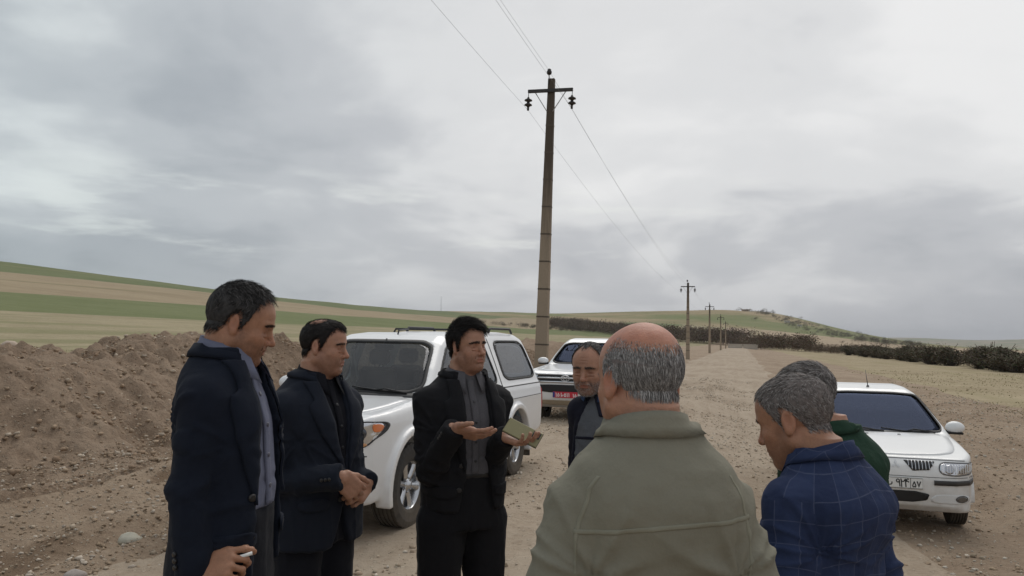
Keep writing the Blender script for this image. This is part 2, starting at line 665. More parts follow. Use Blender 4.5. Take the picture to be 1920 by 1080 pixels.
class Vol:
    def __init__(s, ax, ay, az):
        s.a = [np.asarray(ax), np.asarray(ay), np.asarray(az)]
        s.d = np.full((len(ax), len(ay), len(az)), 0.25, dtype=np.float32)

    def sl(s, p, m):
        r = []
        for i in range(3):
            a = s.a[i]
            i0 = max(np.searchsorted(a, p.lo[i] - m) - 1, 0)
            i1 = min(np.searchsorted(a, p.hi[i] + m) + 1, len(a))
            r.append(slice(i0, max(i1, i0)))
        return tuple(r)

    def grid(s, sl):
        return s.a[0][sl[0]][:, None, None], s.a[1][sl[1]][None, :, None], s.a[2][sl[2]][None, None, :]

    def add(s, p, k=0.0, m=None):
        m = max(0.03, k * 1.2) if m is None else m
        sl = s.sl(p, m)
        if any(q.stop <= q.start for q in sl):
            return
        d = p.fn(*s.grid(sl))
        s.d[sl] = smin(s.d[sl], d, k)

    def sub(s, p, k=0.0, m=None):
        m = max(0.03, k * 1.2) if m is None else m
        sl = s.sl(p, m)
        if any(q.stop <= q.start for q in sl):
            return
        d = p.fn(*s.grid(sl))
        s.d[sl] = smax(s.d[sl], -d, k)

    def apply(s, fn):
        s.d = fn(s.d, *s.grid((slice(None),) * 3)).astype(np.float32)

    def sample(s, P):
        P = np.asarray(P, float)
        idx, fr = [], []
        for i in range(3):
            a = s.a[i]
            j = np.clip(np.searchsorted(a, P[:, i]) - 1, 0, len(a) - 2)
            idx.append(j)
            fr.append(np.clip((P[:, i] - a[j]) / (a[j + 1] - a[j]), 0, 1))
        r = 0
        for dx in (0, 1):
            for dy in (0, 1):
                for dz in (0, 1):
                    w = (fr[0] if dx else 1 - fr[0]) * (fr[1] if dy else 1 - fr[1]) * (fr[2] if dz else 1 - fr[2])
                    r = r + w * s.d[idx[0] + dx, idx[1] + dy, idx[2] + dz]
        return r

    def grad(s, P, e=0.006):
        g = np.stack([s.sample(P + e * v) - s.sample(P - e * v) for v in np.eye(3)], 1)
        return g / (np.linalg.norm(g, axis=1)[:, None] + 1e-9)

    def cast(s, P, dirv, steps=90, maxd=1.2, step=None):
        P = np.array(P, float)
        D = np.broadcast_to(np.array(dirv, float) / np.linalg.norm(dirv), P.shape)
        t = np.zeros(len(P))
        bt, bd = t.copy(), np.full(len(P), 9.0)
        for _ in range(steps):
            d = s.sample(P + D * t[:, None])
            up = d < bd
            bt, bd = np.where(up, t, bt), np.where(up, d, bd)
            d = np.minimum(d, 0.05 if step is None else step)
            t = np.minimum(t + d * 0.8, maxd)
        Q = P + D * bt[:, None]
        for _ in range(10):                       # rays that just miss settle on the nearest surface
            d = s.sample(Q)
            m = (np.abs(d) > 0.003) & (d < 0.2)
            if not m.any():
                break
            Q[m] -= s.grad(Q[m]) * d[m][:, None] * 0.9
        return Q

    def mesh(s):
        d = s.d
        nx, ny, nz = d.shape
        neg = d < 0
        cnt = np.zeros((nx - 1, ny - 1, nz - 1), np.int8)
        for dx in (0, 1):
            for dy in (0, 1):
                for dz in (0, 1):
                    cnt += neg[dx:nx - 1 + dx, dy:ny - 1 + dy, dz:nz - 1 + dz]
        I, J, K = np.nonzero((cnt > 0) & (cnt < 8))
        vid = np.full(cnt.shape, -1, np.int64)
        vid[I, J, K] = np.arange(len(I))
        acc = np.zeros((len(I), 3))
        n = np.zeros(len(I))
        A = s.a
        for ax in range(3):
            o1, o2 = [(1, 2), (0, 2), (0, 1)][ax]
            for u in (0, 1):
                for v in (0, 1):
                    off = [0, 0, 0]
                    off[o1], off[o2] = u, v
                    i0, j0, k0 = I + off[0], J + off[1], K + off[2]
                    e = [0, 0, 0]
                    e[ax] = 1
                    va, vb = d[i0, j0, k0], d[i0 + e[0], j0 + e[1], k0 + e[2]]
                    m = (va < 0) != (vb < 0)
                    t = np.where(m, va / np.where(m, va - vb, 1), 0)
                    P = np.stack([A[0][i0], A[1][j0], A[2][k0]], 1)
                    Q = np.stack([A[0][i0 + e[0]], A[1][j0 + e[1]], A[2][k0 + e[2]]], 1)
                    acc += np.where(m[:, None], P + (Q - P) * t[:, None], 0)
                    n += m
        V = acc / np.maximum(n, 1)[:, None]
        F = []
        for ax in range(3):
            o1, o2 = [(1, 2), (2, 0), (0, 1)][ax]
            sh = list(d.shape)
            s0 = [slice(None)] * 3
            s1 = [slice(None)] * 3
            s0[ax] = slice(0, sh[ax] - 1)
            s1[ax] = slice(1, sh[ax])
            a, b = neg[tuple(s0)], neg[tuple(s1)]
            ch = a != b
            ii = np.stack(np.nonzero(ch), 1)
            ok = np.ones(len(ii), bool)
            for o in (o1, o2):
                ok &= (ii[:, o] > 0) & (ii[:, o] < sh[o] - 1)
            ii = ii[ok]
            ins = a[tuple(ii.T)]

            def c(u, v):
                q = ii.copy()
                q[:, o1] -= u
                q[:, o2] -= v
                return vid[tuple(q.T)]
            Q = np.stack([c(1, 1), c(0, 1), c(0, 0), c(1, 0)], 1)
            Q[~ins] = Q[~ins][:, ::-1]
            F.append(Q)
        F = np.concatenate(F)
        F = F[(F >= 0).all(1)]
        return V, F


def vnormals(V, F):
    a = V[F[:, 2]] - V[F[:, 0]]
    b = V[F[:, 3]] - V[F[:, 1]]
    n = np.cross(a, b)
    N = np.zeros_like(V)
    for i in range(4):
        np.add.at(N, F[:, i], n)
    return N / (np.linalg.norm(N, axis=1)[:, None] + 1e-12)


def relax(V, F, it=2, lam=0.5):
    for _ in range(it):
        S = np.zeros_like(V)
        n = np.zeros(len(V))
        for i in range(4):
            j = F[:, (i + 1) % 4]
            np.add.at(S, F[:, i], V[j])
            np.add.at(n, F[:, i], 1)
            np.add.at(S, j, V[F[:, i]])
            np.add.at(n, j, 1)
        V = V + lam * (S / np.maximum(n, 1)[:, None] - V)
    return V


def resample(pts, n, closed=True):
    P = np.array(pts, float)
    if closed:
        P = np.vstack([P, P[:1]])
    L = np.r_[0, np.cumsum(np.linalg.norm(np.diff(P, axis=0), axis=1))]
    t = np.linspace(0, L[-1], n + 1)[:-1] if closed else np.linspace(0, L[-1], n)
    return np.stack([np.interp(t, L, P[:, i]) for i in range(P.shape[1])], 1)


def chaikin(P, it=2, closed=True, f=.22):
    P = np.array(P, float)
    for _ in range(it):
        Q = np.roll(P, -1, 0)
        P = np.stack([P * (1 - f) + Q * f, P * f + Q * (1 - f)], 1).reshape(-1, P.shape[1])
    return P


def drape(vol, outline, dirv, off=0.0, thick=0.004, n=56, rings=7, bulge=0.0, maxd=2.0, step=None, smooth_n=True):
    """panel whose outline (3-D base points) is dropped along dirv onto the surface"""
    O = resample(outline, n)
    c = O.mean(0)
    rows = []
    for r in range(1, rings + 1):
        rows.append(c + (O - c) * (r / rings))
    B = np.vstack([c[None]] + rows)
    P = vol.cast(B, dirv, maxd=maxd, step=step)
    Nn = vol.grad(P, 0.012 if smooth_n else 0.006)
    top = P + Nn * (off + thick)
    if bulge:
        k = np.r_[1.0, np.repeat(1 - (np.arange(1, rings + 1) / rings) ** 2, n)]
        top = top + Nn * (bulge * k)[:, None]
    bot = P[-n:] + Nn[-n:] * (off - 0.002)
    V = np.vstack([top, bot])
    F = []
    for k in range(n):
        k2 = (k + 1) % n
        F.append((0, 1 + k, 1 + k2))
        for r in range(rings - 1):
            a = 1 + r * n
            F.append((a + k, a + n + k, a + n + k2, a + k2))
        a = 1 + (rings - 1) * n
        b = 1 + rings * n
        F.append((a + k, b + k, b + k2, a + k2))
    # make the winding face outwards
    i, j, kk = F[0]
    nn = np.cross(V[j] - V[i], V[kk] - V[i])
    if nn @ np.array(dirv, float) > 0:
        F = [f[::-1] for f in F]
    return V, F


def strip(vol, left, right, dirv, nu=6, nv=24, off=0.003, thick=0.004, maxd=2.0, step=None, bulge=0.0):
    """ribbon between two boundary polylines, dropped onto the surface"""
    Lp = resample(left, nv, closed=False)
    Rp = resample(right, nv, closed=False)
    us = np.linspace(0, 1, nu)
    B = (Lp[None] * (1 - us)[:, None, None] + Rp[None] * us[:, None, None]).reshape(-1, 3)
    P = vol.cast(B, dirv, maxd=maxd, step=step)
    Nn = vol.grad(P, 0.01)
    bl = (np.sin(us * math.pi) * bulge)[:, None] * np.ones(nv)[None]
    T = P + Nn * (off + thick + bl.reshape(-1)[:, None])
    Bt = P + Nn * (off - 0.002)
    V = np.vstack([T, Bt])
    m = len(T)
    F = []
    ix = lambda i, j: i * nv + j
    for i in range(nu - 1):
        for j in range(nv - 1):
            F.append((ix(i, j), ix(i + 1, j), ix(i + 1, j + 1), ix(i, j + 1)))
    for j in range(nv - 1):
        F.append((ix(0, j + 1), m + ix(0, j + 1), m + ix(0, j), ix(0, j)))
        F.append((ix(nu - 1, j), m + ix(nu - 1, j), m + ix(nu - 1, j + 1), ix(nu - 1, j + 1)))
    for i in range(nu - 1):
        F.append((ix(i, 0), m + ix(i, 0), m + ix(i + 1, 0), ix(i + 1, 0)))
        F.append((ix(i + 1, nv - 1), m + ix(i + 1, nv - 1), m + ix(i, nv - 1), ix(i, nv - 1)))
    a, b, c, _ = F[0]
    nn = np.cross(V[b] - V[a], V[c] - V[a])
    if nn @ np.array(dirv, float) > 0:
        F = [f[::-1] for f in F]
    return V, F


# ------------------------------------------------------------------ lie of the land
RS, RC = math.sin(R(16)), math.cos(R(16))        # the track runs 16 degrees east of the view


def st(X, Y):
    return RS * X + RC * Y, RC * X - RS * Y


def XY(s, t):
    return RS * s + RC * t, RC * s - RS * t


def sstep(x, a, b):
    u = np.clip((x - a) / (b - a), 0, 1)
    return u * u * (3 - 2 * u)


G_T = [-3000, -1500, -800, -560, -416, -312, -150, -75, -40, -14, -6, 0.6, 4.6, 9, 30, 120, 600, 6000]
G_Z = [24, 26, 31, 38.5, 42.5, 27.5, 9.8, 3.8, 1.25, 0.15, 0, 0, -0.36, -0.36, -0.5, -1.2, -3, -8]
_tt = np.concatenate([-np.geomspace(6000, .5, 600), np.geomspace(.5, 9000, 600)])
_gz = np.interp(_tt, G_T, G_Z)


def ground_z(X, Y, detail=True):
    X = np.asarray(X, float)
    Y = np.asarray(Y, float)
    s, t = st(X, Y)
    r = np.hypot(X, Y)
    g = np.interp(t, _tt, _gz)
    ms = np.interp(s, [-2000, 200, 375, 600, 950, 1450, 2600], [0.9, 1.0, 1.0, 0.88, 0.86, 1.0, 0.9])
    z = np.where(t < -20, g * (1 + (ms - 1) * sstep(-t, 20, 200)), g)
    # low hill beyond the end of the track, highest in line with it
    az = np.degrees(np.arctan2(X, np.maximum(Y, 1)))
    lat = (az - 15.5) * (math.pi / 180) * 1600
    sg = np.where(lat < 0, 330.0, 165.0)
    hill = 64 * np.exp(-0.5 * (lat / sg) ** 2) * np.exp(-0.5 * ((r - 1650) / 380) ** 2)
    hill = hill * (1 + 0.10 * vnoise(np.stack([X / 170, Y / 170, X * 0], -1), 3))
    z = np.maximum(z, z * 0.3 + hill) if False else z + np.where(Y > 0, hill, 0) * np.clip(1 - z / 70, 0.15, 1)
    z = z + np.where(Y > 0, 1, 0) * 150 * np.exp(-0.5 * ((r - 9500) / 1500) ** 2) * (0.5 + 0.5 * vnoise(np.stack([az / 5, az * 0 + 2.5, az * 0], -1), 9)) * sstep(az, 12, 30)
    low = np.interp(t, [-1.6, 0.3, 3.0, 4.6], [0, -0.36, -0.36, 0]) - np.interp(t, [0.6, 4.6], [0, 0])
    low = np.minimum(low - np.where(t > .6, np.interp(t, _tt, _gz), 0), 0) * ((t > -1.4) & (t < 4.6))
    z = z + low * sstep(s, 4.2, 7.0) * (1 - sstep(s, 20, 60))
    if detail:
        P = np.stack([X, Y, X * 0], -1)
        # heap of dug earth along the left of the track
        wob = 0.7 * vnoise(P / 3.1, 11) + 0.35 * vnoise(P / 1.1, 12)
        hgt = np.interp(s, [4, 10, 15, 24], [1.12, 1.20, 1.40, 1.45]) + 0.20 * vnoise(np.stack([s / 4.2, s * 0, s * 0], -1), 5) + 0.10 * vnoise(np.stack([s / 1.3, s * 0, s * 0], -1), 6)
        hgt = hgt * np.interp(s, [-20, 45, 70, 95, 140], [1, 1, 0.85, 0.5, 0.0])
        u = t + wob
        prof = np.interp(u, [-16.2, -14.6, -12.4, -11.3, -10.6, -9.6, -8.4, -7.3], [0, 0.25, 0.86, 1.0, 0.97, 0.62, 0.16, 0])
        berm = hgt * prof
        berm = berm + np.where(prof > 0.02, 1, 0) * prof ** 0.5 * (0.13 * fbm(P / 0.9, 4, 21) + 0.05 * vnoise(P / 0.22, 31) + 0.03 * vnoise(P / 0.1, 33))
        z = z + berm
        near = np.clip(1 - r / 140, 0, 1)
        # wheel ruts
        for tc, w, dp in ((-5.15, 0.24, 0.10), (-6.5, 0.28, 0.13), (-1.9, 0.35, 0.025), (-0.2, 0.35, 0.025), (3.9, 0.3, 0.06), (5.4, 0.3, 0.07)):
            c = tc + 0.35 * vnoise(np.stack([s / 6.0, s * 0 + tc, s * 0], -1), 41)
            q = (t - c) / w
            z = z + near * dp * (-np.exp(-q * q) + 0.55 * np.exp(-(np.abs(q) - 1.7) ** 2 * 2))
        # low spoil edge and pits right of the track
        stand = sstep(s, 7.5, 8.6) * (1 - sstep(s, 13.2, 14.5)) * sstep(t, -0.2, 0.4) * (1 - sstep(t, 2.9, 3.5))
        z = z + near * (1 - stand) * 0.10 * sstep(t, 1.4, 2.2) * (1 - sstep(t, 3.0, 4.6)) * (0.4 + vnoise(P / 1.4, 51))
        dirt = (1 - sstep(t, 7.0, 9.5)) * sstep(t, 2.0, 3.5)
        z = z + near * dirt * (0.10 * fbm(P / 1.8, 3, 61) + 0.03 * vnoise(P / 0.3, 63))
        pit = 0.45 * np.exp(-(((s - 4.9) / 0.45) ** 2 + ((t + 5.45) / 0.30) ** 2)) + np.exp(-(((s - 13.2) / 0.9) ** 2 + ((t - 5.3) / 1.4) ** 2))
        z = z - 0.28 * pit
        left = (1 - sstep(t, -5.2, -3.6)) * sstep(t, -9, -7.5)
        z = z + near * (0.012 * fbm(P / 0.35, 3, 71) + left * (0.045 * fbm(P / 0.6, 3, 73) + 0.020 * vnoise(P / 0.16, 75)))
        z = z + 0.5 * np.clip((r - 120) / 400, 0, 1) * vnoise(P / 60, 81)
    return z


def soil(name, dark, light, peb=(0.50, 0.44, 0.36), pebamt=0.5, gscale=1.0, tracks=False, bump=0.9, stripes=None, flat=False, bdist=0.06, stains=False):
    m, N, b, out = principled(name)
    P = N.n('ShaderNodeNewGeometry').outputs['Position']
    big = N.noise(P, 0.23 * gscale, 5, 0.6)
    med = N.noise(P, 1.7 * gscale, 6, 0.65)
    fin = N.noise(P, 14.0 * gscale, 6, 0.7)
    f = N.math('ADD', N.math('MULTIPLY', big, 0.45), N.math('ADD', N.math('MULTIPLY', med, 0.35), N.math('MULTIPLY', fin, 0.35)))
    base = N.mix(N.step(f, 0.42, 0.72), dark, light)
    t = N.dot(P, (RC, -RS, 0))
    s = N.dot(P, (RS, RC, 0))
    if tracks:
        sw = N.math('MULTIPLY', N.math('SUBTRACT', N.noise(N.comb(N.math('MULTIPLY', s, 0.12), 0.0, 0.0), 1.0, 2, 0.5), 0.5), 1.4)
        tw = N.math('ADD', t, sw)
        st_n = N.noise(N.comb(N.math('MULTIPLY', s, 0.10), N.math('MULTIPLY', tw, 2.4), 1.0), 1.0, 5, 0.65)
        base = N.mix(N.math('MULTIPLY', N.step(st_n, 0.42, 0.66), 0.55), base, N.mix(0.5, light, (0.46, 0.385, 0.30)))
        st2 = N.noise(N.comb(N.math('MULTIPLY', s, 0.16), N.math('MULTIPLY', tw, 3.6), 7.0), 1.0, 4, 0.6)
        base = N.mix(N.math('MULTIPLY', N.step(st2, 0.55, 0.72), 0.45), base, dark)
    if stains:
        for (s0, t0, rs_, rt_) in ((13.2, 5.3, 1.1, 1.5), (4.9, -5.45, .55, .38), (9.3, -6.6, 1.6, .30), (7.4, -6.45, 1.2, .22), (16.5, 6.4, 1.6, .5), (11.0, 5.9, .7, .35), (8.2, 3.6, .8, .3)):
            u = N.math('DIVIDE', N.math('SUBTRACT', s, s0), rs_)
            v = N.math('DIVIDE', N.math('SUBTRACT', t, t0), rt_)
            q = N.math('ADD', N.math('MULTIPLY', u, u), N.math('MULTIPLY', v, v))
            q = N.math('ADD', q, N.math('MULTIPLY', N.math('SUBTRACT', med, 0.5), 2.6))
            base = N.mix(N.math('MULTIPLY', N.step(q, 1.25, 0.55), 0.62), base, (0.135, 0.085, 0.050))
    if stripes:
        col, sc, lo, hi, amt = stripes
        sn = N.noise(N.comb(N.math('MULTIPLY', s, 0.012 * sc), N.math('MULTIPLY', t, 0.13 * sc), 4.0), 1.0, 5, 0.62)
        base = N.mix(N.math('MULTIPLY', N.step(sn, lo, hi), amt), base, col)
    h = None
    if not flat:
        vo = N.n('ShaderNodeTexVoronoi')
        N.put(vo.inputs['Vector'], N.vmath('ADD', P, N.scale(N.noise(P, 9.0, 3, 0.5, out=1), (0.06, 0.06, 0.06))))
        vo.inputs['Scale'].default_value = 22 * gscale
        cell = N.sep(vo.outputs['Color'])
        pick = N.step(cell[0], 0.80, 0.86)
        dot_ = N.math('MULTIPLY', N.step(vo.outputs['Distance'], 0.42, 0.30), pick)
        shade = N.mix(cell[1], (0.55, 0.5, 0.45), (1.15, 1.12, 1.08))
        base = N.mix(N.math('MULTIPLY', dot_, pebamt), base, N.mix(1.0, peb, shade, 'MULTIPLY'))
        h = N.math('ADD', N.math('MULTIPLY', fin, 0.6), N.math('ADD', N.math('MULTIPLY', med, 0.6), N.math('MULTIPLY', dot_, 0.35)))
        nb = N.bump(h, bump, bdist)
        nb = N.bump(N.noise(P, 75.0, 4, 0.7), 0.5, 0.012, nb)
        N.put(b.inputs['Normal'], nb)
    else:
        N.put(b.inputs['Normal'], N.bump(N.noise(P, 0.5 * gscale, 6, 0.7), 0.6, 1.2))
    N.put(b.inputs['Base Color'], base)
    b.inputs['Roughness'].default_value = 0.95
    b.inputs['Specular IOR Level'].default_value = 0.15
    return m


M_ROAD = soil('road_gravel', (0.300, 0.232, 0.168), (0.445, 0.366, 0.282), pebamt=0.7, tracks=True)
M_SOIL = soil('bare_soil', (0.265, 0.194, 0.136), (0.395, 0.307, 0.224), pebamt=0.45, bdist=0.09, stains=True)
M_BANK = soil('dug_earth', (0.230, 0.163, 0.113), (0.365, 0.275, 0.200), pebamt=0.30, bump=1.0, bdist=0.11)
M_STUB = soil('stubble', (0.265, 0.225, 0.140), (0.365, 0.310, 0.200), gscale=0.35, flat=True, stripes=((0.215, 0.205, 0.105), 1.6, 0.43, 0.60, 0.75))
M_GREEN = soil('young_wheat', (0.125, 0.148, 0.058), (0.175, 0.190, 0.088), gscale=0.2, flat=True, stripes=((0.20, 0.19, 0.085), 1.0, 0.55, 0.75, 0.45))
M_TAN = soil('fallow_field', (0.262, 0.203, 0.127), (0.345, 0.278, 0.180), gscale=0.15, flat=True, stripes=((0.17, 0.145, 0.070), 0.6, 0.56, 0.66, 0.75))
M_UPPER = soil('hill_wheat', (0.112, 0.138, 0.056), (0.160, 0.175, 0.083), gscale=0.1, flat=True, stripes=((0.22, 0.195, 0.095), 0.35, 0.56, 0.70, 0.6))
M_DRY = soil('dry_pasture', (0.295, 0.235, 0.148), (0.395, 0.328, 0.215), gscale=0.6, flat=True, stripes=((0.285, 0.245, 0.135), 3.0, 0.48, 0.66, 0.6))
M_PLAIN = soil('far_plain', (0.31, 0.235, 0.155), (0.40, 0.315, 0.215), gscale=0.03, flat=True)


def hill_mat():
    m, N, b, out = principled('far_hill')
    P = N.n('ShaderNodeNewGeometry').outputs['Position']
    x, y, z = N.sep(P)
    n1 = N.noise(P, 0.0035, 4, 0.55)
    n2 = N.noise(N.comb(N.math('MULTIPLY', x, 0.004), N.math('MULTIPLY', y, 0.004), N.math('MULTIPLY', z, 0.05)), 1.5, 5, 0.6)
    base = N.mix(N.step(n2, 0.42, 0.62), (0.34, 0.265, 0.165), (0.215, 0.20, 0.10))
    base = N.mix(N.math('MULTIPLY', N.step(n1, 0.46, 0.56), 0.75), base, (0.155, 0.185, 0.075))
    n3 = N.noise(P, 0.02, 6, 0.7)
    base = N.mix(N.math('MULTIPLY', N.step(n3, 0.56, 0.70), 0.5), base, (0.14, 0.125, 0.07))
    N.put(b.inputs['Base Color'], base)
    b.inputs['Roughness'].default_value = 0.95
    b.inputs['Specular IOR Level'].default_value = 0.1
    N.put(b.inputs['Normal'], N.bump(n3, 0.6, 8.0))
    return m


M_HILL = hill_mat()


def spaced(lo_far, hi_far, a, b, h, ratio):
    """fine spacing h inside a..b, growing by ratio outside"""
    mid = list(np.arange(a, b, h)) + [b]
    up, x, d = [], b, h
    while x < hi_far:
        d *= ratio
        x += d
        up.append(x)
    dn, x, d = [], a, h
    while x > lo_far:
        d *= ratio
        x -= d
        dn.append(x)
    return np.array(dn[::-1] + mid + up)


TL = (-800, -312, -150, -75, -17, 9, 26)


def snap(arr, vals):
    arr = arr.copy()
    for v in vals:
        arr[np.argmin(abs(arr - v))] = v
    return arr


def build_terrain():
    S = spaced(-60, 14000, 1.5, 16, 0.10, 1.022)
    T = spaced(-3500, 9000, -8.2, 9.0, 0.095, 1.026)
    T = snap(T, TL)
    S = snap(S, (1100,))
    SS, TT = np.meshgrid(S, T, indexing='ij')
    wob = np.where(np.abs(TT) > 5, np.clip((np.abs(TT) - 5) / 40, 0, 1), 0) * 5.0 * vnoise(np.stack([SS / 55, SS * 0 + TT / 900, SS * 0], -1), 91)
    wob += np.clip((TT - 7) / 3, 0, 1) * 0.8 * vnoise(np.stack([SS / 5, SS * 0, SS * 0], -1), 92)
    X, Y = XY(SS, TT + wob)
    Z = ground_z(X, Y)
    under_road = sstep(TT, -4.4, -3.9) * (1 - sstep(TT, 1.2, 1.7)) * (1 - sstep(SS, 300, 330))
    Z = Z - 0.06 * under_road
    # the dug bank is its own, finer sheet
    under_bank = sstep(TT, -16.5, -15.8) * (1 - sstep(TT, -7.4, -6.9)) * sstep(SS, -9, -7) * (1 - sstep(SS, 118, 122))
    Z = Z - 0.35 * under_bank
    V = np.stack([X, Y, Z], -1)
    i1 = int(np.argmin(abs(S - 1100)))

    def patch(name, i0, i1, j0, j1, m):
        sub = V[i0:i1 + 1, j0:j1 + 1]
        a, b = sub.shape[:2]
        id_ = np.arange(a * b).reshape(a, b)
        F = np.stack([id_[:-1, :-1], id_[:-1, 1:], id_[1:, 1:], id_[1:, :-1]], -1).reshape(-1, 4)[:, ::-1]
        mesh_obj(name, sub.reshape(-1, 3), F, m, kind='structure')
    js = [0] + [int(np.argmin(abs(T - v))) for v in TL] + [len(T) - 1]
    names = ['moorland', 'upper_wheat_field', 'fallow_field', 'green_wheat_field', 'stubble_field', 'ground', 'dry_pasture', 'plain']
    ms = [M_UPPER, M_UPPER, M_TAN, M_GREEN, M_STUB, M_SOIL, M_DRY, M_PLAIN]
    for k in range(8):
        patch(names[k], 0, i1, js[k], js[k + 1], ms[k])
    patch('hills', i1, len(S) - 1, 0, len(T) - 1, M_HILL)
    # the track
    S2 = spaced(-12, 325, 1.5, 15, 0.085, 1.02)
    T2 = np.linspace(-4.5, 1.9, 76)
    SS, TT = np.meshgrid(S2, T2, indexing='ij')
    e = 0.45 * vnoise(np.stack([SS / 1.6, TT * 0, TT * 0], -1), 95)
    ec = e * (np.clip((-3.6 - TT) / 0.9, 0, 1) + np.clip((TT - 1.1) / 0.8, 0, 1))
    X, Y = XY(SS, TT + ec)
    Z = ground_z(X, Y) + 0.012
    Z = Z + 0.010 * fbm(np.stack([X / 0.16, Y / 0.16, X * 0], -1), 2, 96) * np.clip(1 - SS / 30, 0, 1)
    Z = Z - 0.08 * (np.clip((-4.2 - TT) / 0.3, 0, 1) + np.clip((TT - 1.6) / 0.3, 0, 1))
    id_ = np.arange(SS.size).reshape(SS.shape)
    F = np.stack([id_[:-1, :-1], id_[:-1, 1:], id_[1:, 1:], id_[1:, :-1]], -1).reshape(-1, 4)[:, ::-1]
    mesh_obj('dirt_road', np.stack([X, Y, Z], -1).reshape(-1, 3), F, M_ROAD, kind='structure')
    # the bank of dug earth
    S3 = spaced(-9, 120, 5, 24, 0.058, 1.03)
    T3 = np.linspace(-16.6, -6.8, 170)
    SS, TT = np.meshgrid(S3, T3, indexing='ij')
    X, Y = XY(SS, TT)
    Z = ground_z(X, Y)
    P = np.stack([X, Y, Z], -1)
    amp = np.clip((TT + 16.4) / 1.0, 0, 1) * np.clip((-7.3 - TT) / 1.0, 0, 1) * np.clip(1.4 - SS / 50, 0.2, 1)
    rough = np.abs(vnoise(P / 0.42, 101)) * 0.15 + np.maximum(fbm(P / 0.20, 2, 102), 0) * 0.11 + np.maximum(vnoise(P / 0.11, 107), -.2) * 0.035 - 0.06
    # small slips and gullies on the near face
    gul = np.maximum(vnoise(np.stack([SS / 0.55, TT * 0.25, TT * 0], -1), 103) - 0.20, 0) * 0.34
    Z = Z + amp * (rough - gul)
    edge = np.clip((TT + 7.15) / 0.3, 0, 1) + np.clip((-16.2 - TT) / 0.3, 0, 1)
    Z = Z - 0.12 * edge
    id_ = np.arange(SS.size).reshape(SS.shape)
    F = np.stack([id_[:-1, :-1], id_[:-1, 1:], id_[1:, 1:], id_[1:, :-1]], -1).reshape(-1, 4)[:, ::-1]
    mesh_obj('earth_bank', np.stack([X, Y, Z], -1).reshape(-1, 3), F, M_BANK, kind='structure')


build_terrain()

# ------------------------------------------------------------------ stones and clods
ICO_V = []
_phi = (1 + 5 ** 0.5) / 2
for a in (-1, 1):
    for b_ in (-_phi, _phi):
        ICO_V += [(a, b_, 0), (0, a, b_), (b_, 0, a)]
ICO_V = np.array(ICO_V) / math.sqrt(1 + _phi * _phi)
ICO_F = []
for i in range(12):
    for j in range(i + 1, 12):
        for k in range(j + 1, 12):
            d1, d2, d3 = (np.linalg.norm(ICO_V[a] - ICO_V[b_]) for a, b_ in ((i, j), (j, k), (i, k)))
            if max(d1, d2, d3) < 1.1:
                n_ = np.cross(ICO_V[j] - ICO_V[i], ICO_V[k] - ICO_V[i])
                ICO_F.append((i, j, k) if n_ @ ICO_V[i] > 0 else (i, k, j))
ICO_F = np.array(ICO_F)


def scatter(name, X, Y, size, cols, seed, sink=0.25, label_kind='stuff', zfun=None, flatten=0.7):
    rs = np.random.RandomState(seed)
    n = len(X)
    var = [ICO_V * (1 + 0.28 * rs.randn(12, 1)) for _ in range(24)]
    var = np.array([v * np.array([1, 0.8 + 0.4 * rs.rand(), flatten * (0.8 + 0.4 * rs.rand())]) for v in var])
    k = rs.randint(0, 24, n)
    ang = rs.rand(n) * 6.283
    B = var[k] * size[:, None, None]
    ca, sa = np.cos(ang)[:, None], np.sin(ang)[:, None]
    x = B[..., 0] * ca - B[..., 1] * sa
    y = B[..., 0] * sa + B[..., 1] * ca
    Z = ground_z(X, Y) if zfun is None else zfun(X, Y)
    V = np.stack([x + X[:, None], y + Y[:, None], B[..., 2] + (Z + size * (0.5 - sink))[:, None]], -1).reshape(-1, 3)
    F = (ICO_F[None] + (np.arange(n) * 12)[:, None, None]).reshape(-1, 3)
    c = np.array(cols)[rs.randint(0, len(cols), n)] * (0.8 + 0.4 * rs.rand(n, 1))
    c4 = np.repeat(np.concatenate([c, np.ones((n, 1))], 1), 12, 0)
    m = mat('loose_stone', None, 0.95, var=0.2, vscale=30, attr='Col', bump=0.5, bscale=120, bdist=0.004, spec=0.2)
    return mesh_obj(name, V, F, m, attrs={'Col': c4}, smooth=False, kind=label_kind)


